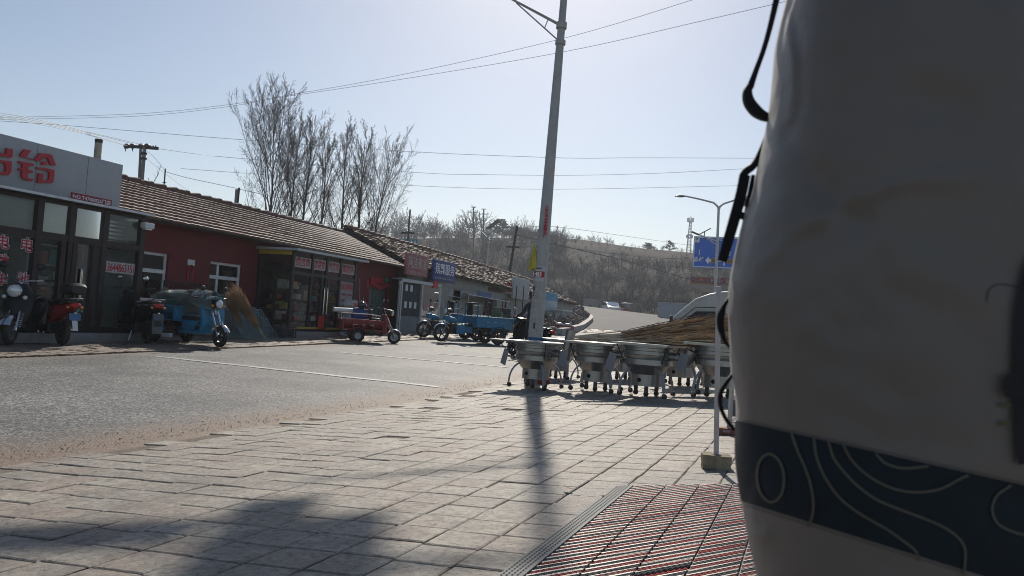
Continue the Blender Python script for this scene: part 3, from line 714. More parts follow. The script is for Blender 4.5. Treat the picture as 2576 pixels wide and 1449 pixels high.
# signboard
s1 = AX(310, 415, -14.85); ys1 = s1.y; zs1 = s1.z; zs0 = AX(300, 531, -14.85).z
mb = MB(off); mb.box(-15.05, -14.85, 3, ys1, zs0, zs1); sb = mb.build('signboard', M('sign_panel_grey', (.42, .43, .44), .5, var=.04, dirt=(.36, .36, .36), damt=.3), shop, bevel=.01)
mb = MB(off); mb.box(-15.0, -14.87, 3, ys1-.3, 3.055, zs0-.005); mb.build('sign_support', M('sign_support_board', (.16, .15, .14), .7), shop)  # dark grey board between canopy and signboard
mb = MB(off)
for k in range(4): mb.box(-14.849, -14.846, ys1-.93-1.22*k, ys1-.922-1.22*k, zs0+.01, zs1-.01)
mb.build('panel_seam', M('seam_grey', (.2, .2, .2), .8), shop)
def onX(px, py, X): p = AX(px, py, X); return p
def sgn(body, x0, y0, x1, y1, X, mat, parent, off3=.02, bold=.01, name='lettering', ext=.03):
    # pixel box (left x, centre y ... ) on the plane X
    c = AX((x0+x1)/2, (y0+y1)/2, X); a = AX(x0, (y0+y1)/2, X); b = AX(x1, (y0+y1)/2, X); u = AX((x0+x1)/2, y0, X); l = AX((x0+x1)/2, y1, X)
    return text(body, mat, parent, c+Vector((off3, 0, 0)), abs(b.y-a.y), abs(u.z-l.z)*.98, '+X', name, ext, bold)
for P_ in ([(350,320),(447,335),(372,432),(492,468),(572,374),(700,386),(742,406),(798,552),(722,540),(680,440),(622,430),(590,470),(560,490),(290,418),(290,400)],
           [(605,495),(665,490),(660,545),(600,535)], [(275,485),(480,525),(475,560),(405,550),(400,610),(470,625),(468,660),(392,650),(390,700),(410,735),(470,740),(455,775),(370,755),(325,735),(310,700),(318,625),(268,612),(275,590),(322,590),(322,530),(275,515)],
           [(525,575),(640,580),(775,615),(772,700),(760,780),(735,805),(640,790),(600,805),(537,795),(550,660),(615,665),(608,760),(680,765),(700,745),(705,650),(680,625),(530,600)],
           [(95,302),(182,318),(175,430),(140,440),(-120,385),(-60,250),(-10,262),(-50,355),(75,385),(88,380)], [(-150,452),(165,492),(160,630),(120,690),(-150,650),(-150,610),(60,650),(78,620),(80,540),(60,515),(-150,487)]):
    q = [AX(.17633*a, 319.4+.17633*b_, -14.8) for a, b_ in P_]; mb = MB(off); mb.prism([(v.y, v.z) for v in q], -14.845, -14.79, 'yz'); mb.build('channel_letter', LRED, shop)
p0, p1 = AX(179, 492, -14.84), AX(280, 512, -14.84)
mb = MB(off); mb.box(-14.849, -14.83, p0.y, p1.y, (p0.z+p1.z)/2-.075, (p0.z+p1.z)/2+.075); mb.build('number_plate', M('plate_red', (.33, .015, .04), .5), shop)
text('NO.T4760025门店', LWHT, shop, (-14.825, (p0.y+p1.y)/2, (p0.z+p1.z)/2), (p1.y-p0.y)*.94, .10, '+X', 'lettering', .006, .012)
# decals
LR = LRED
def decal(ch, x0, y0, x1, y1):
    sgn(ch, x0-1, y0-1, x1+1, y1+1, FX+.006, LWHT, shop, .004, .06, 'lettering', .002); sgn(ch, x0, y0, x1, y1, FX+.012, LRED, shop, .004, .012, 'lettering', .002)
decal('电', 53, 598, 84, 634); decal('池', 42, 684, 73, 722)
decal('电', -8, 590, 24, 626); decal('动', -11, 638, 21, 672); decal('车', -14, 683, 18, 718)
a, b = AX(262, 664, FX), AX(337, 684, FX)
mb = MB(off); mb.box(FX+.008, FX+.014, a.y, b.y, (a.z+b.z)/2-.12, (a.z+b.z)/2+.12); mb.build('phone_strip', M('strip_white', (.5, .5, .48), .6), shop)
text('13644865151', LRED, shop, (FX+.02, (a.y+b.y)/2, (a.z+b.z)/2), b.y-a.y-.04, .19, '+X', 'lettering', .004, .015)
# things inside and on top, parts of the interior fittings
rr = random.Random(21); sh = MB(off); goods = [MB(off) for _ in range(5)]
for (y0, y1) in ((posts[0]-2.1, posts[0]-.2), (posts[2]-.6, SE-.3)):
    for z in (.35, .8, 1.25, 1.7, 2.15): sh.box(-16.6, -16.1, y0, y1, z, z+.03)
    for y in (y0, y1): sh.box(-16.62, -16.08, y-.02, y+.02, .3, 2.3)
    for z in (.38, .83, 1.28, 1.73):
        y = y0+.05
        while y < y1-.2:
            w_ = rr.uniform(.08, .3); h = rr.uniform(.12, .36); goods[rr.randrange(5)].box(-16.5, -16.12-rr.random()*.1, y, y+w_, z, z+h); y += w_+.03
for k in range(9): goods[rr.randrange(5)].box(-15.6, -15.3, posts[1]+.1*k, posts[1]+.1*k+.08, .3, .3+rr.uniform(.2, .7))
sh.build('shelf', WHITE, shop)
for k, c in enumerate([(.6, .6, .56), (.5, .16, .08), (.2, .42, .38), (.08, .08, .1), (.75, .75, .7)]): goods[k].build('merchandise', M('goods%d' % k, c, .5, var=.3, vs=9), shop)
mb = MB(off)
for k in range(6): mb.box(-15.15, -14.85, posts[2]+.28, posts[2]+.78, 2.33+.09*k-.02, 2.33+.09*k+.045)
mb.build('stacked_tray', M('shiny_tray', (.55, .57, .57), .2, .5), shop, bevel=.012)
# two small fixtures
t = thing('wall_lamp', 'small white box lamp at the right corner under the left shop canopy', 'lamp', (FX+.12, SE-.02, 2.80)); MB().bx((0, 0, 0), (.16, .28, .13)).build('case', WHITE, t, bevel=.02); MB().bx((.0, 0, -.085), (.1, .2, .03)).build('lens', LENS, t)
p = AX(247, 372, -16.6); t = thing('chimney_pipe', 'rusty cream stove pipe standing up behind the white signboard', 'chimney', (-16.6, p.y, 3.12)); Ht = AX(247, 350, -16.6).z-3.12
MB().tube([(0, 0, 0), (.0, .0, Ht)], .085, 14).build('pipe', M('cream_pipe', (.42, .38, .3), .6, .2, .2, dirt=(.1, .06, .04), damt=.9, dscale=4), t, True); MB().lathe([(.088, Ht-.09), (.092, Ht), (.07, Ht), (.07, Ht-.2)], 14).build('collar', DSTEEL, t)

# ============ 2. red shop house
red = thing('red_house', 'dark red painted house with long clay tiled roof and two white windows', 'house', (-18, 21, .2)); off = red.location; WX = -15.8; T = .25
w1 = (AX(347, 640, WX).y, AX(424, 640, WX).y+.02, 1.05, AX(385, 634, WX).z); w2 = (AX(530, 660, WX).y, AX(610, 665, WX).y, 1.0, AX(570, 662, WX).z)
dr = (AX(930, 730, WX).y, AX(972, 730, WX).y, .35, AX(950, 716, WX).z); YE = AX(1002, 700, WX).y
inn = (AX(645, 700, WX).y, AX(645, 700, WX).y+3.4, .45, 2.5)
print('red', w1, w2, dr, YE)
mb = MB(off); wall_grid(mb, WX, T, SE+.12, YE, .0, 3.08, [w1, w2, dr, inn]); mb.box(-21, -20.75, SE+.12, YE, 0, 3.0)
mb.prism([(-20.75, 0), (WX-T, 0), (WX-T, 3.0), (-18.4, 4.28), (-20.75, 3.1)], YE-.25, YE, 'xz'); mb.prism([(-20.75, 0), (WX-T, 0), (WX-T, 3.0), (-18.4, 4.28), (-20.75, 3.1)], SE+.12, SE+.3, 'xz')
mb.box(-18.9, -18.8, SE+.35, YE-.3, .1, 3)
mb.build('wall', WALLR, red)
mb = MB(off); mb.box(-20.7, WX-T-.01, SE+.35, YE-.3, .1, .25); mb.build('floor', CONC, red)
rm, gm = MB(off), MB(off)
tiled(rm, gm, (-15.32, SE+.0, 3.10), (-15.32, YE+.15, 3.02), (-18.4, SE+.0, 4.42), (-18.4, YE+.15, 4.32), 12, 60, .0025, 2)
tiled(rm, gm, (-21.4, SE+.0, 3.1), (-21.4, YE+.15, 3.1), (-18.4, SE+.0, 4.40), (-18.4, YE+.15, 4.3), 12, 40, .006, 3)
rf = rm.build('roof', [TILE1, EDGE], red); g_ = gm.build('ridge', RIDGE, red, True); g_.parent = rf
mb = MB(off); mb.prism([(-15.34, 3.01), (-15.34, 3.09), (-18.4, 4.40), (-21.38, 3.09), (-21.38, 3.01), (-18.4, 4.33)], SE+.01, YE+.14, 'xz'); q = mb.build('roof_board', WOODD, red)
def window(parent, off, X, h, vbar, hbar, fmat=WHITE, fw=.07, nm='window'):
    f = MB(off); y0, y1, z0, z1 = h
    for a in ((y0, y0+fw, z0, z1), (y1-fw, y1, z0, z1), (y0+fw, y1-fw, z0, z0+fw), (y0+fw, y1-fw, z1-fw, z1)): f.box(X-.14, X-.07, *a)
    for v in vbar: f.box(X-.135, X-.075, y0+(y1-y0)*v-fw/2, y0+(y1-y0)*v+fw/2, z0+fw, z1-fw)
    for v in hbar: f.box(X-.13, X-.065, y0+fw, y1-fw, z0+(z1-z0)*v-fw*.7, z0+(z1-z0)*v+fw*.7)
    o = f.build(nm, fmat, parent); g = MB(off); g.quad((X-.105, y0, z0), (X-.105, y1, z0), (X-.105, y1, z1), (X-.105, y0, z1)); gg = g.build('pane', GLD, o)
    return o
def win_in(parent, *a, **k):
    return window(parent, *a, **k)
window(red, off, WX, w1, [], [.62]); window(red, off, WX, w2, [.30], [.66])
mb = MB(off); mb.box(WX-.02, WX+.08, w2[0]-.05, w2[1]+.05, w2[2]-.07, w2[2]-.005); mb.box(WX-.02, WX+.08, w1[0]-.05, w1[1]+.05, w1[2]-.07, w1[2]-.005); mb.build('sill', CONC, red)
# red door with couplets
mb = MB(off); y0, y1, z0, z1 = dr; mb.box(WX-.16, WX-.1, y0, y1, z0, z1); mb.box(WX-.1, WX-.07, y0+.06, y0+.5, z0+.1, z0+.9)
for k in range(5): mb.box(WX-.1, WX-.05, y0+.1+k*(y1-y0-.2)/4, y0+.14+k*(y1-y0-.2)/4, z0+.1, z1-.05)
for k in range(3): mb.box(WX-.09, WX-.045, y0+.05, y1-.05, z0+.5+.55*k, z0+.55+.55*k)
mb.build('door', M('grey_green_door', (.10, .15, .14), .5, dirt=(.2, .2, .2)), red)
RC = M('couplet_red', (.42, .015, .02), .7, var=.15)
mb = MB(off)
for y in (y0-.28, y1+.1): mb.box(WX+.005, WX+.02, y, y+.2, z0+.15, z1+.12)
mb.box(WX+.004, WX+.03, y0-.02, y1+.02, z1+.06, z1+.26)
for k in range(9):
    yy = y0+(y1-y0)*k/8; mb.ell((WX+.05, yy, z1+.02-.13*sin(pi*k/8)), (.05, .12, .09), 8, 6)
mb.build('couplet', RC, red)
for k, y in enumerate((y0-.18, y1+.2)): text('福寿安康' if k else '迎春纳财', LBLK, red, (WX+.024, y, (z0+z1)/2+.15), .12, 1.3, '+X', 'lettering', .004, .02, True)
t_ = MB(off); t_.ell((WX+.07, y1-.18, z1+.2), (.06, .16, .12), 10, 8); t_.build('wreath_bow', M('green_cloth', (.03, .16, .06), .7), red, True)
# door-side paper strip between the windows
a = AX(480, 660, WX); pz0, pz1 = AX(480, 706, WX).z, AX(480, 655, WX).z
mb = MB(off); mb.box(WX+.004, WX+.02, a.y-.12, a.y+.12, pz0, pz1-.14); mb.build('couplet', RC, red); mb = MB(off); mb.box(WX+.006, WX+.024, a.y-.13, a.y+.13, pz1-.135, pz1+.02); mb.build('paper_header', PAPER, red)
text('迎春', LBLK, red, (WX+.026, a.y, (pz0+pz1)/2-.06), .13, .45, '+X', 'lettering', .004, .02, True)

# ============ glass porch shop in front of the red house
PX = -14.6; q0 = AX(735, 635, PX); q1 = AX(899, 668, PX); ya, yb = q0.y, q1.y; zp = 2.83; zb = .42
porch = thing('glass_porch', 'glass convenience shop porch with red lettered panes on the red house', 'porch', (-15.2, (ya+yb)/2, .25)); off = porch.location
print('porch', ya, yb, q0.z, q1.z)
mb = MB(off); mb.box(WX+.01, PX+.35, ya-.25, yb+.2, .18, zb-.01); mb.build('step', M('grey_step2', (.26, .25, .23), .8, dirt=(.15, .12, .1)), porch, bevel=.015)
mb = MB(off); mb.box(WX+.005, PX+.3, ya-.15, yb+.25, zp, zp+.07); mb.build('roof', M('pale_metal', (.5, .53, .52), .4, .2), porch)
mb = MB(off); mb.box(WX+.02, PX+.0, ya-.02, ya+.012, zp-.13, zp-.003); mb.build('yellow_strip', M('strip_yellow', (.5, .33, .03), .5), porch)
py = [AX(x, 690, PX).y for x in (735, 783, 820, 855, 893)]; zt = AX(770, 690, PX).z; pf = []
FR = M('porch_frame', (.045, .035, .035), .42, .3, .2); mb = MB(off)
for y in py: mb.box(PX-.045, PX+.045, y-.045, y+.045, zb, zp-.002)
mb.box(PX-.04, PX+.04, ya, yb, zt-.05, zt+.05); mb.box(PX-.04, PX+.04, ya, yb, zb, zb+.06)
mb.box(WX+.02, WX+.11, ya-.02, ya+.07, zb, zp-.14); mb.box(WX+.62, WX+.70, ya-.015, ya+.065, zb, zt-.05); mb.box(WX+.11, PX-.05, ya-.01, ya+.06, zt-.05, zt+.06); mb.box(WX+.11, PX-.05, ya-.01, ya+.06, zb, zb+.07)
for y in (py[2]-.28, py[2]+.07): mb.box(PX-.02, PX+.055, y, y+.08, zb+.06, zt-.05)
mb.build('frame', FR, porch)
mb = MB(off); mb.quad((PX, ya, zb), (PX, yb, zb), (PX, yb, zp), (PX, ya, zp)); mb.quad((WX+.05, ya+.02, zb), (PX-.04, ya+.02, zb), (PX-.04, ya+.02, zp-.13), (WX+.05, ya+.02, zp-.13)); mb.quad((WX+.05, yb, zb), (PX-.04, yb, zb), (PX-.04, yb, zp), (WX+.05, yb, zp))
mb.build('pane', GL, porch)
mb = MB(off)
for y in (py[2]-.16, py[2]+.02): mb.tube([(PX+.07, y, zb+.5), (PX+.11, y, zb+.55), (PX+.11, y, zb+1.35), (PX+.07, y, zb+1.4)], .018, 8)
mb.build('door_handle', CHROME, porch)
mb = MB(off); mb.box(PX+.046, PX+.06, py[2]-.3, py[2]+.04, zb+.07, zb+.5); mb.build('kick_panel', M('panel_red', (.45, .03, .02), .5), porch)
mb = MB(off); mb.box(PX+.047, PX+.055, py[0]+.05, py[2]-.32, zb+.07, zb+.13); mb.box(PX+.047, PX+.055, py[2]+.06, py[4]-.05, zb+.07, zb+.13); mb.build('yellow_trim', M('strip_yellow', (0, 0, 0)), porch)
strip = M('film_white', (.42, .40, .38), .7, var=.2, vs=10)
words = ['综合商', '店副食', '大百市', '烟酒茶']
for k in range(4):
    a, b = py[k]+.07, py[k+1]-.07; mb = MB(off); mb.box(PX+.006, PX+.012, a, b, zt+.18, zp-.14 if k else zp-.16); mb.build('window_film', strip, porch)
    text(words[k], LRED, porch, (PX+.016, (a+b)/2, (zt+zp)/2+.03), (b-a)*.88, .27, '+X', 'lettering', .004, .006)
    text('烟酒 饮料 百货', M('faint_red', (.3, .06, .06), .6), porch, (PX+.016, (a+b)/2, zp-.22), (b-a)*.8, .06, '+X', 'lettering', .004, .01)
a, b = py[3]+.07, py[4]-.07; mb = MB(off); mb.box(PX+.006, PX+.011, a, b, .85, zt-.08); mb.build('window_film', M('film_pale', (.33, .28, .27), .7, var=.25, vs=14), porch)
text('烟酒糖', LRED, porch, (PX+.016, (a+b)/2, zt-.24), (b-a)*.9, .22, '+X', 'lettering', .004, .0)
for k in range(4): text('米面粮油 生活用品', M('faint_red', (0, 0, 0)), porch, (PX+.016, (a+b)/2, zt-.5-.2*k), (b-a)*.85, .08, '+X', 'lettering', .004, .005)
# goods inside the porch
rr = random.Random(31); gs = [MB(off) for _ in range(6)]
for k in range(150):
    y = rr.uniform(ya+.1, yb-.2); x = rr.uniform(WX+.15, PX-.25); z = zb; h = rr.uniform(.1, .3)
    lv = rr.randrange(5); gs[rr.randrange(6)].box(x, x+.22, y, y+rr.uniform(.12, .3), zb+lv*.32, zb+lv*.32+h)
for k, c in enumerate([(.6, .5, .36), (.5, .08, .07), (.14, .3, .36), (.75, .7, .64), (.6, .42, .1), (.35, .18, .2)]): gs[k].build('merchandise', M('ware%d' % k, c, .6, var=.25, vs=12), porch)
mb = MB(off)
for z in (.32, .64, .96, 1.28): mb.box(WX+.1, WX+.45, ya+.15, yb-.15, zb+z-.02, zb+z)
mb.build('shelf', STEEL, porch)

# ============ 3. old row of shops with the uneven grey tiled roof
row = thing('shop_row', 'long whitewashed old shop row with brick gable and uneven grey tiled roof', 'building', (-18, 40, .5)); off = row.location; RX = -15.6; RY0, RY1 = YE+.35, 53.9
o1 = (AX(1012, 740, RX).y, AX(1100, 740, RX).y, .45, 2.35); o2 = (AX(1198, 745, RX).y+1.0, AX(1252, 745, RX).y, .5, 2.2); o4 = (AX(1370, 780, RX).y, AX(1397, 780, RX).y, .9, 2.6)
o3 = (AX(1260, 745, RX).y, AX(1276, 745, RX).y, 1.0, 2.3)
small1 = (AX(1012, 685, RX).y, AX(1021, 685, RX).y, 2.5, 3.05); small2 = (AX(1076, 690, RX).y, AX(1086, 690, RX).y, 2.5, 3.0)
mb = MB(off); wall_grid(mb, RX, .3, RY0, RY1, -.1, 2.62, [o1, o2, o4, o3]); 
wall_grid(mb, RX, .3, RY0, 38, 2.62, 3.1, [(small1[0], small1[1], 2.65, 3.0), (small2[0], small2[1], 2.65, 3.0)])
mb.box(-21.2, -20.9, RY0, RY1, 0, 2.6); mb.box(-20.9, RX-.3, RY1-.3, RY1, 0, 2.55); mb.box(-18.6, -18.5, RY0+.4, RY1-.4, 0, 2.6)
mb.build('wall', WALLW, row)
mb = MB(off); mb.prism([(-21.2, 0), (RX, 0), (RX, 3.12), (-18.5, 4.58), (-21.2, 3.3)], RY0-.22, RY0-.003, 'xz'); mb.build('gable', M('brown_brick', (.13, .085, .075), .85, var=.2, vs=14, bump=.4, bs=40), row)
rm, gm = MB(off), MB(off)
tiled(rm, gm, (-15.25, RY0-.35, 3.16), (-15.25, 41, 2.93), (-18.5, RY0-.35, 4.62), (-18.5, 41, 4.40), 14, 52, .008, 5)
tiled(rm, gm, (-15.25, 41, 2.93), (-15.25, RY1+.3, 2.66), (-18.5, 41, 4.40), (-18.5, RY1+.3, 4.02), 14, 50, .012, 6)
tiled(rm, gm, (-21.6, RY0-.35, 3.2), (-21.6, RY1+.3, 2.7), (-18.5, RY0-.35, 4.6), (-18.5, RY1+.3, 4.0), 10, 60, .012, 8)
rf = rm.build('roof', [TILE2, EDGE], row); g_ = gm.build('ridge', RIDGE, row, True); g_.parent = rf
mb = MB(off)
for (ya_, yb_, z0, z1, r0_, r1_) in ((RY0-.3, 41, 3.15, 2.92, 4.6, 4.38), (41, RY1+.28, 2.92, 2.65, 4.38, 4.0)):
    mb.add([(-15.28, ya_, z0-.09), (-15.28, yb_, z1-.09), (-18.5, yb_, r1_-.06), (-18.5, ya_, r0_-.06), (-15.28, ya_, z0-.01), (-15.28, yb_, z1-.01), (-18.5, yb_, r1_), (-18.5, ya_, r0_)], [(0, 1, 2, 3), (4, 5, 6, 7), (0, 1, 5, 4), (1, 2, 6, 5), (3, 0, 4, 7)])
mb.build('roof_board', WOODD, row)
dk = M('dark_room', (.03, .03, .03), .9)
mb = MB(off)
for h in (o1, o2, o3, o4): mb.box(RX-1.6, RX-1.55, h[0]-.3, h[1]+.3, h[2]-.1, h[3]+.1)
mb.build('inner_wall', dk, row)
PR = RX+.45; oA, oB, oC = [AX(x, 750, PR).y for x in (1010, 1059, 1105)]
ALU = M('white_alu', (.52, .54, .55), .4, .3); mb = MB(off); mb.box(PR-.08, PR-.05, oA, oB, 1.08, 2.42); mb.build('door_curtain', M('dark_room_curtain', (.035, .04, .042), .8, var=.3, vs=5), row)  # dark colour stands in for the unlit room behind the curtain
mb = MB(off); mb.box(PR-.075, PR-.04, oA, oB, .42, 1.07); mb.build('door_panel', M('grey_panel', (.2, .21, .21), .6, dirt=(.12, .12, .12), dscale=4, damt=.8), row)
mb = MB(off)
for k in range(5): mb.box(PR-.045, PR-.04, oA+.35+.42*(k % 3), oA+.55+.42*(k % 3), 1.40+.68*(k//3), 1.66+.68*(k//3))
mb.build('notice', PAPER, row)
mb = MB(off)
for y in (oA-.09, oB, oC): mb.box(PR-.06, PR+.03, y, y+.09, .40, 2.43)
mb.box(PR-.06, PR+.03, oA-.09, oC+.09, 2.435, 2.52); mb.box(RX+.01, PR-.065, oC+.02, oC+.08, 2.44, 2.51); mb.box(RX+.01, PR+.03, oA-.09, oC+.09, 2.525, 2.56); mb.build('door_frame', ALU, row)
mb = MB(off); mb.quad((PR, oB+.1, .45), (PR, oC, .45), (PR, oC, 2.43), (PR, oB+.1, 2.43)); mb.build('pane', GL, row)
mb = MB(off); mb.box(PR-.1, PR-.08, oB+.12, oC-.9, .6, 2.3); mb.build('curtain', M('teal_curtain', (.25, .30, .30), .8), row)
mb = MB(off); mb.box(PR+.005, PR+.012, oB+.3, oC-.3, 1.35, 1.62); mb.build('notice', M('pink_notice', (.42, .2, .18), .7), row)
mb = MB(off); mb.box(PR+.035, PR+.05, oC-.75, oC-.3, 2.36, 2.66); mb.build('lantern_paper', LRED, row)
l0, l1 = Vector((PR, oA-.08, 0)), Vector((PR+.35, oA-.85, 0)); mb = MB(off)
for z in (.5, 2.38): mb.bar(l0+Vector((0, 0, z)), l1+Vector((0, 0, z)), .05, .09)
for e in (l0, l1): mb.bar(e+Vector((0, 0, .46)), e+Vector((0, 0, 2.42)), .07, .05)
lf = mb.build('door', ALU, row); mb = MB(off); mb.quad(l0+Vector((0, 0, .5)), l1+Vector((0, 0, .5)), l1+Vector((0, 0, 2.35)), l0+Vector((0, 0, 2.35))); mb.build('pane', GL, lf)
# windows further along
window(row, off, RX+.05, (o2[0], o2[0]+(o2[1]-o2[0])*.45, 1.2, 2.15), [.5], [.5], M('brown_window', (.08, .06, .05), .6), .05)
window(row, off, RX+.05, o3, [.5], [.5], M('brown_window', (0, 0, 0)), .06)
mb = MB(off); mb.box(RX-.3, RX-.26, o2[0]+(o2[1]-o2[0])*.5, o2[1]-.6, 1.1, 2.15); mb.build('curtain', M('orange_curtain', (.45, .18, .1), .8, var=.3, vs=20), row)
mb = MB(off); mb.box(RX-.2, RX-.1, o4[0], o4[1], .9, 2.5); mb.build('door', M('pale_green_door', (.24, .32, .31), .6, dirt=(.2, .2, .2)), row)
mb = MB(off)
for k in range(4): mb.box(RX-.09, RX-.08, o4[0]+.4, o4[0]+1.3, 1.15+.33*k, 1.38+.33*k)
mb.build('notice', PAPER, row)
# posters and painted ad on the whitewash
pa, pb = AX(1122, 742, RX), AX(1142, 742, RX); mb = MB(off); mb.box(RX+.005, RX+.012, pa.y, pb.y, 1.45, 2.1); po = mb.build('poster', M('poster_ink', (.32, .28, .25), .7, var=.5, vs=7), row)
mb = MB(off); mb.box(RX+.005, RX+.012, pb.y-.1, pb.y+.7, 1.95, 2.5); mb.build('poster', M('poster_ink2', (.25, .26, .24), .7, var=.55, vs=8), row)
pa, pb = AX(1152, 745, RX), AX(1176, 745, RX); text('大药房\n专治疑难', M('faint_green', (.24, .29, .28), .8), row, (RX+.006, (pa.y+pb.y)/2, 1.95), (pb.y-pa.y)*.9, .45, '+X', 'lettering', .004, .01)
mb = MB(off); mb.box(RX+.002, RX+.012, pa.y-.5, pb.y+1.2, .75, 2.42); mb.build('painted_panel', M('panel_white', (.43, .43, .40), .8, dirt=(.3, .29, .27), damt=.4), row)
mb = MB(off); a_, b_ = AX(1201, 740, RX), AX(1233, 747, RX); mb.box(RX+.01, RX+.06, a_.y, b_.y, a_.z-.18, a_.z+.14); mb.build('fascia_sign', M('small_blue', (.08, .16, .34), .5), row)
mb = MB(off); mb.box(RX+.004, RX+.03, 31.5, RY1-.1, 2.5, 2.58); mb.build('string_course', CONC, row)

# signboards, each hung on the row
def board(name, lab, xl, yt, xr, yb, X, mat, dep=.12):
    a, b = AX(xl, yt, X), AX(xr, yt, X); mid = ((xl+xr)/2); u, l = AX(mid, yt, X).z, AX(mid, yb, X).z
    t = thing(name, lab, 'signboard', (X, (a.y+b.y)/2, l)); W_ = b.y-a.y; H_ = u-l
    MB().bx((0, 0, H_/2), (dep, W_, H_)).build('panel', mat, t, bevel=.015); return t, W_, H_
t, W_, H_ = board('signboard', 'faded red signboard with pale characters above the glass door', 1022, 640, 1076, 695, -15.15, M('sign_faded_red', (.36, .12, .12), .6, dirt=(.42, .25, .23), damt=.5))
text('阿洁美发', M('faded_letter', (.5, .42, .38), .7), t, t.location+Vector((.066, 0, H_*.6)), W_*.86, H_*.55, '+X', 'lettering', .006, .01); text('烫染护理 13604765188', M('faded_letter', (0, 0, 0)), t, t.location+Vector((.066, 0, H_*.15)), W_*.7, H_*.09, '+X', 'lettering', .006, .01)
t, W_, H_ = board('signboard', 'dark blue signboard with four white characters beside the faded red board', 1090, 657, 1145, 710, -15.1, M('sign_blue', (.04, .05, .2), .5, dirt=(.08, .08, .2), damt=.4))
text('殡葬服务', LWHT, t, t.location+Vector((.066, 0, H_*.6)), W_*.88, H_*.52, '+X', 'lettering', .006, .01); text('寿衣 花圈 骨灰盒 15804762250', M('faint_white', (.42, .42, .5), .6), t, t.location+Vector((.066, 0, H_*.15)), W_*.88, H_*.09, '+X', 'lettering', .006, .01)
t, W_, H_ = board('signboard', 'blank dirty white square board hanging from the eave left of the lamp post', 1291, 700, 1331, 754, -15.2, M('board_white', (.42, .43, .42), .6, dirt=(.33, .32, .3), damt=.4))
mb = MB()
for k in range(5): mb.bx((.062, .05-.01*k, H_*(.35+.09*k)), (.004, .03, .05))
mb.build('stain', CONC, t)
t, W_, H_ = board('signboard', 'pale blue weathered sign with white drips directly right of the lamp post', 1371, 736, 1402, 785, -15.2, M('sign_pale_blue', (.33, .42, .46), .6, dirt=(.45, .47, .47), damt=.6, dscale=5))
mb = MB(); mb.bx((.063, 0, H_*.78), (.005, W_*.98, H_*.4)); mb.build('blue_band', M('band_blue', (.08, .28, .42), .6, var=.35, vs=6), t)
for k, (x0, x1, y0, y1, lab) in enumerate([(1277, 1297, 712, 735, 'plain dark red cloth banner hung under the white board, nearest the awning'), (1298, 1320, 724, 746, 'pale red cloth banner right of the darker one on the row wall')]):
    a, b = AX(x0, y0, -15.35), AX(x1, y0, -15.35); l = AX((x0+x1)/2, y1, -15.35).z; t = thing('banner', lab, 'banner', (-15.35, (a.y+b.y)/2, l)); W_ = b.y-a.y; H_ = (a.z+b.z)/2-l
    MB().bx((0, 0, H_/2), (.03, W_, H_)).build('cloth', M('banner_red%d' % k, (.3, .03, .03) if k == 0 else (.42, .13, .12), .7, var=.3, vs=5), t)
# ---------------------------------------------------------------- near lamp post
LPX, LPY = -4.83, 14.25; g0 = gz(LPX, LPY)-.06
lamp = thing('lamp_post', 'tall leaning grey street lamp post with notices and a yellow bag on it', 'lamp post', (LPX, LPY, g0))
PG = M('post_grey', (.44, .44, .43), .6, .1, .12, bump=.3, bs=25, dirt=(.42, .41, .38), damt=.5, dscale=3)
def pax(h): return Vector((.016*h, 0, h))       # the post leans a little
def prad(h): return .145-.0108*min(h, 9)
mb = MB(); mb.tube([pax(h) for h in (0, 1, 2, 3, 4, 5, 6, 7, 9.5)], [prad(h) for h in (0, 1, 2, 3, 4, 5, 6, 7, 9.5)], 20); mb.build('pole', PG, lamp, True)
mb = MB(); mb.tube([pax(0), pax(.86)], [prad(0)+.006, prad(.86)+.006], 20); mb.build('painted_base', M('base_blue', (.02, .1, .26), .6, var=.2, vs=9, dirt=(.25, .25, .25), damt=.4, dscale=8), lamp, True)
def wrap(h0, h1, a0, a1, mat, name, rad=.007, n=10):
    mb = MB(); vs = []
    for h in (h0, h1):
        for k in range(n+1):
            a = a0+(a1-a0)*k/n; r = prad(h)+rad; vs.append(pax(h)+Vector((r*sin(a), -r*cos(a), 0)))
    mb.add(vs, [(k, k+1, n+2+k, n+1+k) for k in range(n)]); return mb.build(name, mat, lamp, True)
def hpx(y): return AD(1360, y, 14.9).z-g0
va = -.33  # angle toward the camera
NP = M('old_notice', (.46, .46, .44), .8, var=.12, vs=14, dirt=(.2, .2, .19), damt=.5, dscale=12); NR = M('notice_red', (.42, .03, .04), .6)
wrap(hpx(682), hpx(668), -1.1+va*0, .9, M('notice_white', (.55, .55, .54), .8), 'notice'); wrap(hpx(697), hpx(683), -1.1, .9, NR, 'notice'); wrap(hpx(708), hpx(699), -1.1, .9, M('notice_white', (0, 0, 0)), 'notice')
wrap(hpx(760), hpx(712), -1.0, .2, NP, 'notice'); wrap(hpx(840), hpx(775), -1.2, .5, NP, 'notice'); wrap(hpx(600), hpx(560), -.9, .1, NP, 'notice'); wrap(hpx(750), hpx(728), .3, 1.2, NP, 'notice')
def ptext(s, h, a, wd, ht, mat, stack=False):
    n = Vector((sin(a), -cos(a), 0)); x = Vector((cos(a), sin(a), 0)); c = pax(h)+n*(prad(h)+.012); return text(s, mat, lamp, c, wd, ht, (x, Vector((0, 0, 1)), n), 'lettering', .003, .02, stack)
ptext('1483', hpx(689), -.15, .17, .075, LWHT); ptext('中国电信', hpx(675), .0, .12, .03, LBLK); ptext('办理热线', hpx(695.5), -.1, .12, .016, LWHT)
ptext('出租', hpx(545), .45, .07, .5, LRED, True); ptext('房屋', hpx(580), .45, .07, .26, LRED, True); ptext('招工', hpx(733), -.5, .05, .18, LBLK, True); ptext('电话', hpx(820), .0, .05, .12, LBLK, True)
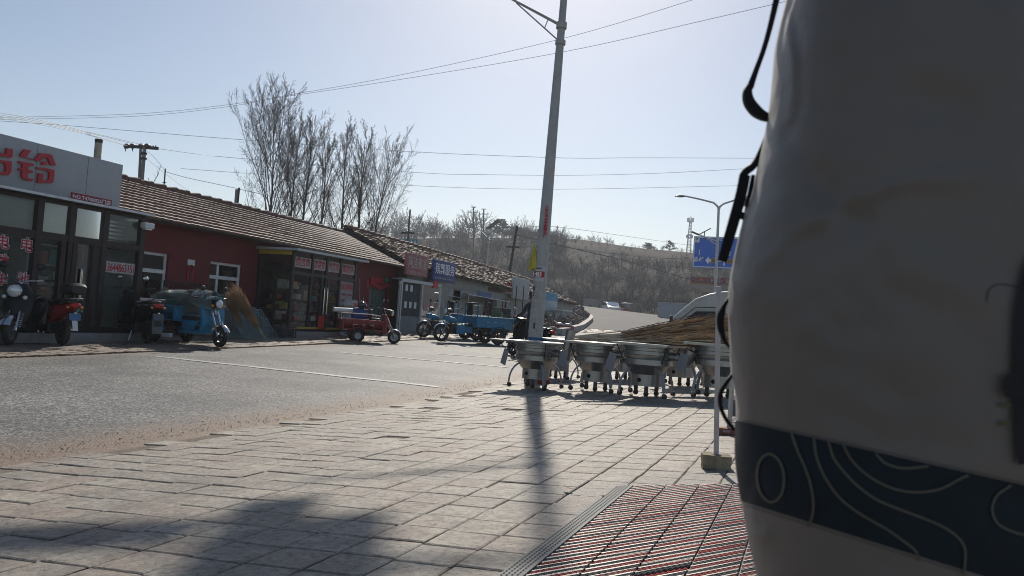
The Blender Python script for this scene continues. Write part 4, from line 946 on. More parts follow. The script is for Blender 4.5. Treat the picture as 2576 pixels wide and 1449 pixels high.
# bracket arm over the road, brace; unseen head and panels shaped for their shadow
ah = hpx(45); arm_end = Vector((-1.30, .1, ah+.82)); mb = MB(); mb.tube([pax(ah)+Vector((0, 0, 0)), pax(ah).lerp(arm_end, .5), arm_end], [.03, .026, .022], 10); A0 = pax(ah); mb.tube([pax(ah-.32), A0.lerp(arm_end, .7)+Vector((0, 0, -.03))], .014, 8); mb.tube([A0.lerp(arm_end, .2), pax(ah-.32).lerp(A0.lerp(arm_end, .7), .35)], .011, 8)
mb.lathe([(prad(ah)+.012, ah-.06), (prad(ah)+.03, ah-.06), (prad(ah)+.03, ah+.06), (prad(ah)+.012, ah+.06)], 16, (pax(ah).x, 0, 0)); mb.lathe([(prad(ah)+.012, ah-.37), (prad(ah)+.028, ah-.37), (prad(ah)+.028, ah-.29), (prad(ah)+.012, ah-.29)], 16, (pax(ah).x, 0, 0)); mb.build('bracket_arm', PG, lamp, True)
mb = MB(); mb.tube([arm_end, arm_end+Vector((-.12, 0, .03))], .03, 8); mb.build('arm_cap', BLACK, lamp)
hT = pax(8.55); e2 = Vector((-1.75, .0, 8.75)); mb = MB(); mb.tube([hT, hT.lerp(e2, .5)+Vector((0, 0, .1)), e2], .03, 8); ua = mb.build('shadow_arm', PG, lamp)
mb = MB(); mb.bx(e2+Vector((-.40, 0, .0)), (1.25, .42, .14), (0, .16, .2)); hd = mb.build('lamp_head', BLACK, lamp, bevel=.03); mb = MB(); mb.bx(e2+Vector((-.36, 0, -.03)), (.6, .24, .02), (0, .12, 0)); mb.build('lens', LENS, hd)

for q, (dx, dz) in enumerate(((-1.32, .02), (-.86, .22))): MB().bx(pax(8.6)+Vector((dx, 0, dz)), (.40, 1.15, .05), (-.75, .15, .55)).build('solar_panel', M('shadow_panel', (.02, .03, .07), .2), lamp, bevel=.01)  # panels added above the view, split and turned to shape the ground shadow
mb = MB(); mb.tube([hT, pax(8.6)+Vector((-.75, 0, .2))], .04, 8); mb.build('panel_mount', PG, lamp)
# yellow plastic bag hooked on the post
hb = hpx(650); t = thing('plastic_bag', 'crumpled yellow plastic bag tied to the lamp post above the red notice', 'bag', lamp.location+pax(hb)+Vector((-prad(hb)-.02, -.05, -.18)))
mb = MB(); n = 14; rr = random.Random(4); prof = [(-.24, .12), (-.18, .11), (-.1, .115), (0, .10), (.08, .075), (.15, .035), (.2, .018), (.235, .03)]
vs = []
for (h, r) in prof:
    for k in range(n):
        a = 2*pi*k/n; q = r*(1+.22*sin(5*a+h*20)+.15*rr.random()); vs.append((q*cos(a)*.75+.03*(.2-h)*2-.01, q*sin(a)*.6, h+.03*sin(a*3)+.2))
mb.add(vs, [(i*n+k, i*n+(k+1) % n, (i+1)*n+(k+1) % n, (i+1)*n+k) for i in range(len(prof)-1) for k in range(n)]); mb.build('bag_film', YEL, t, True); MB().tube([(-.0, 0, .4), (.06, -.01, .42), (.12, .02, .41)], .008, 6).build('tie', DSTEEL, t)

# ---------------------------------------------------------------- far double lamp with truss arm
b = AD(1793, 830, 46); zb_ = gz(b.x, b.y); top = AD(1810, 520, 46); H = top.z-zb_
t = thing('double_street_lamp', 'slender white double armed street lamp in front of the blue road sign', 'street lamp', (b.x, b.y, zb_)); o_ = t.location
LG = M('lamp_white', (.5, .5, .5), .45, .3); 
def L3(x, y, D=46): return AD(x, y, D)-o_
mb = MB(); mb.tube([(0, 0, 0), L3(1795, 800), L3(1797, 768)], [.15, .14, .13], 12); mb.tube([L3(1797, 768), L3(1801, 700), L3(1808, 523)], [.095, .09, .07], 12); mb.build('pole', LG, t, True)
mb = MB(); mb.tube([L3(1808, 530), L3(1806, 520), L3(1795, 510), L3(1760, 501), L3(1722, 493)], [.06, .06, .055, .05, .045], 8); mb.tube([L3(1808, 530), L3(1811, 520), L3(1820, 513), L3(1850, 503), L3(1880, 496)], [.06, .06, .055, .05, .045], 8); mb.build('arm', LG, t, True)
for a, b2 in (((1724, 496), (1698, 491)), ((1878, 496), (1904, 490))):
    p, q = L3(*a), L3(*b2); hd = MB().ell((p+q)/2, (.32, .14, .07), 14, 8).build('lamp_head', M('lamp_case', (.12, .12, .12), .4), t, True); MB().ell((p*.3+q*.7)-Vector((0, 0, .03)), (.13, .1, .05), 10, 6).build('lens', LENS, hd, True)
mb = MB(); e = L3(1757, 590); mb.tube([L3(1804, 607), e], .035, 6); mb.tube([L3(1804, 617), L3(1770, 594)], .03, 6)
for f in (.3, .6): mb.bar(L3(1804, 607).lerp(e, f), L3(1804, 617).lerp(L3(1770, 594), f+.1), .04)
mb.build('truss_arm', LG, t); hd = MB().bar(L3(1759, 591), L3(1740, 583), .22, .07).build('lamp_head', M('lamp_case', (0, 0, 0)), t)
mb = MB(); mb.tube([L3(1772, 596), L3(1772.5, 582)], .03, 6); mb.build('panel_mount', LG, t); mb = MB(); mb.bar(L3(1762, 588), L3(1785, 576), .7, .06, (0, 0, 1)); mb.build('solar_panel', M('solar_brown', (.16, .10, .09), .4), t)

# ---------------------------------------------------------------- blue direction sign
D = 62; a, b, c = AD(1746, 594, D), AD(1741, 673, D), AD(1850, 597, D); c = CAM+ray(1900, 601)*(a.y/ray(1900, 601).y)
W_ = c.x-a.x; H_ = (a.z-b.z)*1.0; t = thing('road_sign', 'large blue direction sign with white characters and orange route plates', 'road sign', ((a.x+c.x)/2, a.y, b.z)); sh_ = .07
tilt = Matrix.Rotation(radians(-1.0), 4, 'Y'); mb = MB(); mb.box(-W_/2, W_/2, 0, .08, 0, H_); mb.build('panel', M('sign_road_blue', (.015, .15, .66), .45, var=.05), t)
mb = MB(); f_ = .07
for q in ((-W_/2+.03, W_/2-.03, .04, .04+f_), (-W_/2+.03, W_/2-.03, H_-.04-f_, H_-.04), (-W_/2+.03, -W_/2+.03+f_, .04+f_, H_-.04-f_), (W_/2-.03-f_, W_/2-.03, .04+f_, H_-.04-f_)): mb.box(q[0], q[1], -.02, -.003, q[2], q[3])
mb.build('border', LWHT, t); o_ = t.location
def onp(x, y): p = AY(x, y, a.y)-o_; return p.x, p.z
def stext(s, x0, y0, x1, y1, mat, yo=-.03, bold=.02):
    xa, _ = onp(x0, (y0+y1)/2); xb, _ = onp(x1, (y0+y1)/2); _, zu = onp((x0+x1)/2, y0); _, zl = onp((x0+x1)/2, y1)
    return text(s, mat, t, o_+Vector(((xa+xb)/2, yo, (zu+zl)/2)), xb-xa, zu-zl, '-Y', 'lettering', .01, bold)
def srect(x0, y0, x1, y1, mat, yo=-.02, name='plate'):
    xa, _ = onp(x0, (y0+y1)/2); xb, _ = onp(x1, (y0+y1)/2); _, zu = onp((x0+x1)/2, y0); _, zl = onp((x0+x1)/2, y1); MB().box(xa, xb, yo-.008, yo+.008, zl, zu).build(name, mat, t)
srect(1747, 595.5, 1760, 610, LWHT); stext('西', 1750, 597.5, 1757, 603.5, M('sign_ink', (.03, .05, .14), .6), -.04); stext('A', 1752.2, 605.5, 1754.3, 608.5, M('sign_ink', (0, 0, 0)), -.04)
stext('赤', 1745, 646, 1757.5, 660, LWHT); stext('峰', 1759, 646.5, 1771.5, 660.5, LWHT); stext('北', 1808, 597, 1818, 606, LWHT)
xa, za = onp(1774, 655); xb, zb2 = onp(1788, 656); hh = .32
mb = MB(); mb.prism([(xa, za), (xa+(xb-xa)*.62, za+hh), (xa+(xb-xa)*.62, za+hh*.42), (xb, za+hh*.42), (xb, za-hh*.42), (xa+(xb-xa)*.62, za-hh*.42), (xa+(xb-xa)*.62, za-hh)], -.03, -.012, 'xz'); mb.build('arrow', LWHT, t)
OR = M('route_orange', (.5, .27, .03), .5); srect(1789, 650, 1806, 661.5, OR); srect(1829.5, 652, 1847, 663, OR); stext('S206', 1790.5, 652, 1805, 659.5, LBLK, -.04); stext('S205', 1831, 653.5, 1846, 661.5, LBLK, -.04)
srect(1820, 655, 1823.5, 668, LWHT, name='arrow'); srect(1806, 655, 1829.5, 658.5, LWHT, name='arrow'); srect(1758.3, 629, 1760, 642, LWHT, name='script_mark'); srect(1760, 628, 1762, 630, LWHT, name='script_mark'); srect(1835, 632, 1837.5, 643, LWHT, name='script_mark'); srect(1832, 642, 1836, 644, LWHT, name='script_mark')
mb = MB(); mb.tube([(W_/2-.8, .35, -b.z+gz(c.x, a.y)), (W_/2-.8, .35, H_)], .16, 14); 
for z in (.6, 1.4): mb.tube([(-W_/2+.3, .2, H_*z/2.2), (W_/2-.7, .35, H_*z/2.2)], .06, 8)
mb.build('support_post', STEEL, t)

# ---------------------------------------------------------------- fuel station canopy
D = 78; a, b = AD(1738, 696, D), AD(1740, 714, D); t = thing('station_canopy', 'red fascia station canopy with emblem and white lettering behind the truck', 'canopy', (a.x, a.y, gz(a.x, a.y))); o_ = t.location; H_ = a.z-b.z; zc = b.z-o_.z; W_ = 14
mb = MB(); mb.box(0, W_, 0, 7, zc+.12, zc+H_); mb.build('fascia', M('fascia_red', (.26, .05, .045), .5, var=.06), t)
mb = MB(); mb.box(-.04, W_+.04, -.04, 7.04, zc, zc+.117); mb.build('stripe', M('stripe_orange', (.42, .16, .06), .5), t)
mb = MB(); mb.add([(0, 0, zc-.002), (W_, 0, zc-.002), (W_, 7, zc-.002), (0, 7, zc-.002), (.6, .7, zc-.42), (W_-.6, .7, zc-.42), (W_-.6, 6.3, zc-.42), (.6, 6.3, zc-.42)], [(0, 1, 5, 4), (1, 2, 6, 5), (2, 3, 7, 6), (3, 0, 4, 7), (4, 5, 6, 7)]); mb.build('soffit', M('soffit_white', (.55, .55, .53), .6), t)
mb = MB()
for x in (2.2, 9): mb.box(x, x+.5, 3, 3.5, -1, zc-.4)
mb.build('column', WHITE, t)
sc = H_/18*.9
mb = MB()
for k in range(9):
    a_ = pi*(k+.5)/9; mb.prism([(1.0+.1*cos(a_), zc+.25*H_+.1), (1.0+.5*cos(a_-.15)*H_*.7, zc+.25*H_+.1+.5*sin(a_-.15)*H_*.9), (1.0+.5*cos(a_+.15)*H_*.7, zc+.25*H_+.1+.5*sin(a_+.15)*H_*.9)], -.06, -.01, 'xz')
mb.build('emblem', M('emblem_orange', (.6, .2, .04), .5), t)
rr = random.Random(2); mb = MB()
for k in range(4):
    x = 2.0+k*.72; mb.bar((x, -.04, zc+H_*.3), (x, -.04, zc+H_*.85), .07); 
    for j in range(3): mb.bar((x, -.04, zc+H_*(.32+.2*j)), (x+(.2 if j % 2 else -.0)+.1, -.04, zc+H_*(.4+.2*j)), .07)
mb.build('script_mark', M('faint_cream', (.5, .46, .42), .6), t)
text('中国石油', M('faint_cream', (0, 0, 0)), t, o_+Vector((6.6, -.03, zc+H_*.58)), 3.2, H_*.55, '-Y', 'lettering', .02, .0)

# ---------------------------------------------------------------- utility poles
def upole(lab, xb, yb, xt, yt, D, r0, r1, mat, name='utility_pole', H0=1.5, rz=0, cat='pole'):
    a, b = AD(xb, yb, D), AD(xt, yt, D); z0 = HZ(a.x, a.y)-.2; d = (b-a); base = a-d*((a.z-z0)/d.z); t = thing(name, lab, cat, base, 0); 
    MB().tube([(0, 0, 0), b-base], [r0, r1], 12).build('pole', mat, t, True); return t, b-base
CP = M('concrete_pole', (.25, .23, .22), .85, var=.1, bump=.2); 
t, tp = upole('concrete utility pole with a crossarm of round insulators above the tiled roof', 356, 465, 364, 368, 45, .135, .10, CP)
def q_(x, y, D=45): return AD(x, y, D)-t.location
mb = MB(); mb.bar(q_(312, 367), q_(398, 373.5), .14, .16); mb.bar(q_(350, 368, 45.4), q_(398, 375, 45.4), .14, .1); mb.build('crossarm', DSTEEL, t)
for x in (319, 333, 355, 370): MB().ell(q_(x, 367.5), (.15, .17, .15), 12, 8).build('insulator', M('brown_porcelain', (.10, .07, .07), .3), t, True)
mb = MB(); mb.tube([q_(350, 450), q_(354, 372)], .07, 8); mb.build('conduit', CP, t); mb = MB()
for y in (388, 401): mb.lathe([(.12, 0), (.17, 0), (.17, .1), (.12, .1)], 12, q_(362-.07*(y-388), y)); mb.tube([q_(353, y+1), q_(362, y)], .04, 6)
mb.build('clamp', DSTEEL, t)
mb = MB()
for x in (313, 331): mb.tube([q_(x, 368), q_(x+2, 374), q_(x+3.5, 381)], [.05, .035, .02], 6)
for k in range(9): mb.tube([q_(340+k*6.5, 371), q_(340+k*6.5, 366)], .035, 5)
mb.build('fitting', DSTEEL, t)
for (lab, a, b, D, r) in [('short dark wooden pole just right of the concrete utility pole', (412, 478), (416, 424), 52, .06), ('dark wooden pole with a small hanging plate left of the big poplar', (597, 520), (602, 472), 48, .075), ('dark wooden pole rising behind the grey roof left of the wooded crest', (1025, 620), (1032, 527), 62, .085), ('thick dark wooden pole leaning right, midway between the blue signboard and the lamp post', (1281, 690), (1301, 568), 62, .13)]:
    t, tp = upole(lab, *a, *b, D, r, r*.75, WOODD)
    if D == 62: MB().bar(tp*.78+Vector((-.6, 0, 0)), tp*.78+Vector((.5, 0, 0)), .12).build('crossarm', WOODD, t)
    if D == 48: MB().bx(tp+Vector((-.17, 0, -.7)), (.2, .04, 1.2)).build('plate', M('grey_plate', (.2, .22, .24), .6), t)
    if D == 52: MB().tube([tp*.9+Vector((-.15, 0, 0)), tp*.9+Vector((.15, 0, 0))], .03, 6).build('pin', DSTEEL, t)
for (lab, a, b, D) in [('slim pole with twin crossarms on the wooded crest, left of its pair', (1191, 640), (1191, 521), 200), ('slim pole with one crossarm on the wooded crest, right of its pair', (1215, 610), (1217, 526), 205)]:
    t, tp = upole(lab, *a, *b, D, .22, .16, DSTEEL); mb = MB()
    for dz, w_ in ((0, .7), (-1.3, 1.3)) + (((-5.2, 1.6),) if D == 200 else ()): mb.bar(tp+Vector((-w_, 0, dz)), tp+Vector((w_, 0, dz)), .16)
    mb.build('crossarm', DSTEEL, t); mb = MB()
    for x in (-1.2, 0, 1.2): mb.tube([tp+Vector((x, 0, -1.3)), tp+Vector((x, 0, -.8))], .07, 5)
    mb.build('insulator', DSTEEL, t)
t, tp = upole('thin pole on the bare crest just right of the lamp post', 1397, 606, 1403, 567, 200, .12, .08, DSTEEL); MB().bar(tp-Vector((.4, 0, .5)), tp+Vector((.4, 0, -.5)), .1).build('crossarm', DSTEEL, t)
# solar street lamp beyond the roofs
t, tp = upole('small solar street lamp with a glinting head behind the grey roof', 1222, 700, 1230, 606, 66, .09, .06, LG, 'street_lamp', cat='street lamp'); mb = MB(); mb.tube([tp, tp+Vector((-.15, 0, .4))], .05, 6); mb.build('arm', LG, t)
MB().bar(tp+Vector((.1, 0, .05)), tp+Vector((-.75, 0, .75)), .28, .08).build('lamp_head', CHROME, t); MB().bar(tp+Vector((-.3, .1, 1.0)), tp+Vector((.75, .1, 1.75)), .8, .05).build('solar_panel', M('solar_grey', (.2, .2, .22), .3), t)

# ---------------------------------------------------------------- overhead wires
WIRE = M('wire', (.17, .17, .18), .6)
def wire(lab, pts, r, cat='power line', grp='overhead wires'):
    P = [AD(x, y, D) for x, y, D in pts]; Q = []
    for i in range(len(P)-1):
        p0, p1, p2, p3 = P[max(i-1, 0)], P[i], P[i+1], P[min(i+2, len(P)-1)]
        for k in range(8):
            u = k/8; Q.append(.5*((2*p1)+(p2-p0)*u+(2*p0-5*p1+4*p2-p3)*u*u+(3*p1-p0-3*p2+p3)*u**3))
    Q.append(P[-1]); mid = Q[0].copy(); o = MB(mid).tube(Q, r, 4).build('power_line', WIRE); o.location = mid; tag(o, lab, cat, grp)
wire('upper of the two heavy wires rising to the top right above the poplars', [(-40, 296, 44), (330, 287, 40), (560, 265, 38), (720, 240, 36), (1000, 190, 33), (1415, 97, 29), (1760, -6, 26), (2000, -85, 24)], .008)
wire('lower of the two heavy wires, passing behind the lamp post to the bag', [(-40, 301, 44), (330, 293, 40), (560, 270, 38), (700, 246, 36), (1000, 201, 33), (1415, 131, 29), (1760, 54, 26), (2050, -14, 24)], .008)
for k, (y0, y1) in enumerate([(284, 364), (289, 364), (293, 367), (298, 367)]):
    wire(['topmost', 'second', 'third', 'lowest'][k]+' of four parallel wires slanting down to the concrete utility pole', [(-30, y0-5, 32), (100, y0+.22*(y1-y0), 36), (220, y0+.58*(y1-y0)+1, 41), ((358, 344, 322, 318)[k], y1, 44.9)], .011)
wire('thin wire running from above the utility pole to the widest poplar', [(-20, 303, 60), (130, 313, 60), (330, 329, 58), (590, 350, 56), (1045, 382, 58), (1320, 394, 60), (1460, 398, 60), (1600, 397, 60), (1900, 398, 60)], .014)
wire('thin wire leaving the utility pole crossarm toward the poplars', [(398, 374, 45), (500, 388, 48), (600, 398, 52), (1050, 434, 58), (1200, 439, 58), (1430, 441, 60), (1650, 436, 60), (1880, 424, 60)], .012)
wire('faint wire crossing the sky low, just above the far lamp', [(455, 424, 50), (620, 436, 52), (1040, 467, 56), (1400, 476, 60), (1860, 467, 60)], .011)
wire('service wire dropping from the concrete pole to the short wooden pole', [(366, 377, 45), (390, 398, 48), (415, 430, 51.9)], .012)
wire('sagging wire between the short wooden pole and the plated pole', [(416, 432, 52), (470, 447, 51), (540, 462, 50), (601, 475, 48)], .014)
wire('dark sagging cable from the plated pole behind the poplars', [(602, 476, 48), (720, 500, 50), (860, 515, 55), (1030, 560, 61.8)], .014)
wire('crossing service wires between the two left poles', [(362, 392, 45), (395, 420, 46), (440, 455, 48), (500, 500, 50)], .01)
wire('thick dark cable sagging across the hillside right of the lamp post', [(1296, 590, 62), (1400, 615, 60), (1550, 650, 58), (1650, 678, 57), (1750, 705, 56), (1900, 720, 55)], .03)
wire('pale wire crossing the hill from the leaning pole to the blue sign', [(1296, 590, 62), (1360, 612, 62), (1500, 632, 62), (1640, 648, 62), (1900, 655, 62)], .014)
wire('fine wire above the bare crest from the leaning pole', [(1300, 572, 62), (1405, 571, 120), (1560, 592, 150), (1650, 605, 170), (1740, 618, 190), (1900, 640, 190)], .03)
# ---------------------------------------------------------------- vehicles (local x forward, z up)
RIM = M('rim_dark', (.06, .06, .065), .4, .6); RIMS = M('rim_silver', (.4, .4, .4), .35, .8, dirt=(.15, .13, .1), damt=.5)
def wheel(par, c, r, w_, rim=RIM, spokes=5, name='wheel'):
    cx, cy, cz = c; prof = []
    for k in range(13):
        a = pi*(k/12)*2; prof.append((r-w_*.5+w_*.5*cos(a), w_*.5*sin(a)))
    ty = MB().lathe(prof, 28, c, 'y').build(name, RUB, par, True)
    ri = r-w_*.95; mb = MB(); mb.lathe([(ri+.012, -w_*.35), (ri-.02, -w_*.3), (ri-.02, w_*.3), (ri+.012, w_*.35)], 24, c, 'y'); mb.cyl((cx, cy-w_*.55, cz), (cx, cy+w_*.55, cz), r*.2, n=14)
    for k in range(spokes):
        a = 2*pi*k/spokes; mb.bar((cx+cos(a)*r*.15, cy, cz+sin(a)*r*.15), (cx+cos(a)*(ri-.01), cy, cz+sin(a)*(ri-.01)), w_*.35, r*.12 if spokes < 8 else .012, up=(0, 1, 0))
    mb.build('rim', rim, ty, True); return ty
def arcfender(par, c, r, w_, a0, a1, mat, name='mudguard', t=.012):
    mb = MB(); n = 12; vs = []
    for k in range(n+1):
        a = a0+(a1-a0)*k/n
        for (q, y) in ((r-.015, -w_/2), (r, -w_*.3), (r+.01, 0), (r, w_*.3), (r-.015, w_/2)): vs.append((c[0]+q*cos(a), c[1]+y, c[2]+q*sin(a)))
    m_ = 5; fs = [(i*m_+k, i*m_+k+1, (i+1)*m_+k+1, (i+1)*m_+k) for i in range(n) for k in range(m_-1)]
    b = len(vs); vs += [(x-(x-c[0])*t/r, y, z-(z-c[2])*t/r) for x, y, z in vs]; fs += [tuple(q+b for q in f[::-1]) for f in fs]
    mb.add(vs, fs); return mb.build(name, mat, par, True)
def bars(par, hx, hz, wd, mat=BLACK, mirrors=True, stem=None, back=.1):
    mb = MB(); mb.tube([(hx-back, -wd, hz+.03), (hx-.02, -wd*.55, hz+.02), (hx, 0, hz-.03), (hx-.02, wd*.55, hz+.02), (hx-back, wd, hz+.03)], .016, 8)
    if stem: mb.tube([stem, (hx, 0, hz-.03)], .025, 8)
    h = mb.build('handlebar', mat, par, True)
    for s in (-1, 1): MB().tube([(hx-back+.01, s*(wd-.01), hz+.03), (hx-back-.04, s*(wd+.13), hz+.04)], .02, 10).build('grip', BLACK, h, True)
    if mirrors:
        for s in (-1, 1):
            mb = MB(); mb.tube([(hx, s*wd*.7, hz+.02), (hx+.03, s*(wd*.8), hz+.14), (hx, s*(wd*.9), hz+.2)], .008, 6); m1 = mb.build('mirror', BLACK, par)
            MB().ell((hx, s*(wd*.92), hz+.25), (.02, .075, .055), 12, 8).build('mirror_head', BLACK, m1, True); mb = MB().ell((hx-.015, s*(wd*.92), hz+.25), (.012, .062, .044), 12, 8); mb.build('mirror_glass', CHROME, m1, True)
    return h
def plate(par, c, txt, tilt=.3, mat=None):
    o = MB().bx(c, (.006, .2, .13), (0, tilt, 0)).build('number_plate', mat or M('plate_blue', (.06, .16, .3), .5), par)
    return o
def loft(mb, secs, n=12):
    """secs: list of (x, zc, halfwidth, halfheight) rounded boxes along x"""
    vs = []
    for (x, zc, hw, hh) in secs:
        for k in range(n):
            a = 2*pi*k/n; cs, sn = cos(a), sin(a); e = .6
            vs.append((x, hw*abs(cs)**e*(1 if cs > 0 else -1), zc+hh*abs(sn)**e*(1 if sn > 0 else -1)))
    fs = [(i*n+k, i*n+(k+1) % n, (i+1)*n+(k+1) % n, (i+1)*n+k) for i in range(len(secs)-1) for k in range(n)]
    fs += [list(range(n))[::-1], [(len(secs)-1)*n+k for k in range(n)]]
    return mb.add(vs, fs)
def scooter(lab, loc, rz, paint, trim=BLACK, style='modern', rim=RIM, plate_mat=None, box=False, group='motor scooters parked before the shops', name='motor_scooter'):
    t = thing(name, lab, 'scooter', loc, rz, group); r = .235
    wheel(t, (.62, 0, r), r, .10, rim); wheel(t, (-.60, 0, r), r, .115, rim)
    # steering column, fork
    mb = MB()
    for s in (-1, 1): mb.tube([(.62, s*.07, r), (.47, s*.07, .60)], .022, 8)
    mb.tube([(.50, 0, .52), (.38, 0, .92)], .03, 8); mb.build('fork', CHROME if style == 'classic' else DSTEEL, t, True)
    if style == 'classic':
        mb = MB()
        for s in (-1, 1):
            mb = MB()
            for k in range(8): mb.lathe([(.034, .30+.03*k-.006), (.04, .30+.03*k), (.034, .30+.03*k+.006)], 10, (.62-.165*(.05+.03*k)/.37*1.0, s*.11, .0))
            mb.build('shock_spring', CHROME, t)
    arcfender(t, (.62, 0, r), r+.035, .15, radians(20), radians(150), CHROME if style == 'classic' else paint)
    # leg shield
    mb = MB(); vs = []
    secs = [(.50, .33, .13), (.49, .45, .19), (.45, .62, .22), (.42, .78, .21), (.39, .90, .15), (.36, .98, .1)]
    for (x, z, hw) in secs:
        for y, dx in ((-1, -.05), (-.6, .03), (0, .07), (.6, .03), (1, -.05)): vs.append((x+dx, y*hw, z))
    n = 5; fs = [(i*n+k, i*n+k+1, (i+1)*n+k+1, (i+1)*n+k) for i in range(len(secs)-1) for k in range(n-1)]
    b = len(vs); vs += [(x-.05, y*.93, z) for x, y, z in vs]; fs += [tuple(q+b for q in f[::-1]) for f in fs]
    ed = [k for k in range(n)]+[i*n+n-1 for i in range(1, len(secs))]+[len(vs)//2-1-k for k in range(1, n)]+[i*n for i in range(len(secs)-2, 0, -1)]
    fs += [(ed[i], ed[(i+1) % len(ed)], ed[(i+1) % len(ed)]+b, ed[i]+b) for i in range(len(ed))]
    mb.add(vs, fs); mb.build('leg_shield', paint, t, True)
    mb = MB(); mb.prism([(.46, .27), (.46, .34), (.1, .31), (-.12, .33), (-.30, .40), (-.34, .22), (.1, .22)], -.15, .15); mb.build('footboard', trim, t, bevel=.02)
    mb = MB(); loft(mb, [(-.14, .45, .11, .16), (-.22, .54, .145, .18), (-.45, .60, .16, .15), (-.72, .66, .14, .10), (-.92, .72, .08, .06), (-.98, .735, .05, .04)]); mb.build('tail_fairing', paint, t, True)
    mb = MB(); mb.prism([(-.2, .36), (-.52, .36), (-.82, r+.05), (-.6, r-.06), (-.25, .25)], -.09, .09); mb.build('swing_case', DSTEEL, t, bevel=.02)
    mb = MB(); loft(mb, [(-.08, .735, .09, .04), (-.18, .765, .135, .05), (-.40, .755, .15, .045), (-.50, .775, .15, .055), (-.78, .80, .13, .045), (-.86, .80, .09, .03)]); mb.build('seat', VINYL, t, True)
    mb = MB(); mb.tube([(-.70, -.13, .74), (-.85, -.15, .83), (-1.0, -.1, .86), (-1.04, 0, .865), (-1.0, .1, .86), (-.85, .15, .83), (-.70, .13, .74)], .014, 8); mb.build('grab_rail', CHROME, t, True)
    MB().ell((-.985, 0, .74), (.03, .1, .045), 12, 8).build('tail_lamp', REDL, t, True)
    for s in (-1, 1): MB().ell((-.96, s*.12, .70), (.025, .03, .025), 10, 6).build('indicator', AMB, t, True)
    mb = MB(); mb.prism([(-.84, .62), (-.96, .58), (-1.02, .36), (-.99, .35), (-.90, .5)], -.07, .07); mb.build('rear_mudguard', BLACK, t, bevel=.01); plate(t, (-1.0, 0, .53), '', .25, plate_mat)
    if style == 'classic':
        hl = MB().lathe([(.0, .52), (.06, .50), (.105, .54), (.11, .60), (.1, .615)][:], 20, (0, 0, 0), 'x')
        hl.v = [v+Vector((0, 0, .86)) for v in hl.v]; hl.build('headlight_shell', CHROME, t, True); MB().ell((.605, 0, .86), (.03, .1, .1), 18, 10).build('headlight', LENS, t, True)
        for s in (-1, 1): MB().ell((.56, s*.15, .76), (.045, .035, .035), 10, 8).build('indicator', LENS, t, True)
        bars(t, .36, 1.02, .30, CHROME, True, (.38, 0, .9), .14)
    else:
        mb = MB(); loft(mb, [(.26, 1.0, .09, .035), (.36, 1.01, .14, .06), (.46, .97, .12, .07), (.52, .92, .07, .05)]); mb.build('headlight_cowl', paint, t, True)
        MB().ell((.49, 0, .93), (.05, .085, .05), 14, 8).build('headlight', LENS, t, True); bars(t, .34, 1.02, .28, BLACK, True, (.38, 0, .92), .1)
        for s in (-1, 1): MB().ell((.49, s*.13, .80), (.03, .04, .025), 10, 6).build('indicator', AMB, t, True)
    mb = MB(); mb.tube([(-.15, .12, .27), (-.2, .2, .03), (-.27, .24, .0)], .012, 6); mb.build('kickstand', CHROME, t)
    return t
def heading(pf, pr): return atan2(pf.y-pr.y, pf.x-pr.x)
def solve_heading(pf, x_rear, L, far=False):
    """heading so that a point L behind the front contact appears at pixel column x_rear"""
    def prj(p):
        d = p-CAM; return CX+(d.dot(rgt)/d.dot(fwd))*F
    best = None
    for k in range(720):
        a = k*pi/360; q = pf-Vector((cos(a), sin(a), 0))*L; e = abs(prj(q)-x_rear); dist = (q-CAM).length
        if e < 6: 
            key = -dist if far else dist
            if best is None or key < best[0]: best = (key, a)
    if best is None:
        best = min(((abs(prj(pf-Vector((cos(k*pi/360), sin(k*pi/360), 0))*L)-x_rear), k*pi/360) for k in range(720)))
    return best[1]
def put(pf, a, xf): q = pf-Vector((cos(a), sin(a), 0))*xf; q.z = gz(q.x, q.y); return q
# big round-lamp scooter in front at the far left, facing the road
pf = G(28, 869); a = -1.0; big = scooter('black classic scooter with a big round headlight at the far left edge', put(pf, a, .62), a, BLKS, style='classic', rim=RIMS); big.scale = (1.2, 1.2, 1.2)
pf = G(152, 868); a = radians(180-16)  # red scooter seen from behind right
base = pf+Vector((cos(a), sin(a), 0))*.6; base.z = gz(base.x, base.y); scooter('dark red scooter with long black seat and blue plate, between two black scooters', base, a, REDS, plate_mat=M('plate_blue', (0, 0, 0)))
pf = G(366, 864); a = radians(180-22); base = pf+Vector((cos(a), sin(a), 0))*.6; base.z = gz(base.x, base.y); scooter('black scooter with silver tail trim and mudflap beside the blue cargo tricycle', base, a, BLKS, plate_mat=M('plate_dark', (.1, .12, .13), .5))
base2 = base
# shiny trim arc on the black scooter as its own part
trg = [o for o in bpy.data.objects if o.get('label', '').startswith('black scooter with silver')][0]
trg.scale = (1.14,)*3
for s in (-1, 1):
    MB().tube([(-.12, s*.125, .52), (-.2, s*.155, .66), (-.45, s*.168, .72), (-.75, s*.145, .745), (-.95, s*.08, .765)], [.012, .02, .022, .018, .01], 8).build('silver_trim', CHROME, trg, True)
MB().bx((-.99, 0, .36), (.012, .2, .3), (0, .1, 0)).build('mudflap', M('grey_flap', (.13, .13, .13), .6), trg)
# top box on the red scooter
trg = [o for o in bpy.data.objects if o.get('label', '').startswith('dark red scooter')][0]
trg.scale = (1.1,)*3
mb = MB(); mb.tube([(-.75, 0, .83), (-.85, 0, .93)], .03, 8); loft(mb, [(-.62, 1.0, .12, .06), (-.70, 1.02, .17, .1), (-.95, 1.03, .18, .11), (-1.08, 1.02, .13, .07)]); mb.build('back_pad', VINYL, trg, True); MB().bx((-1.02, 0, .40), (.012, .09, .24), (0, .35, 0)).build('mudflap', WHITE, trg)

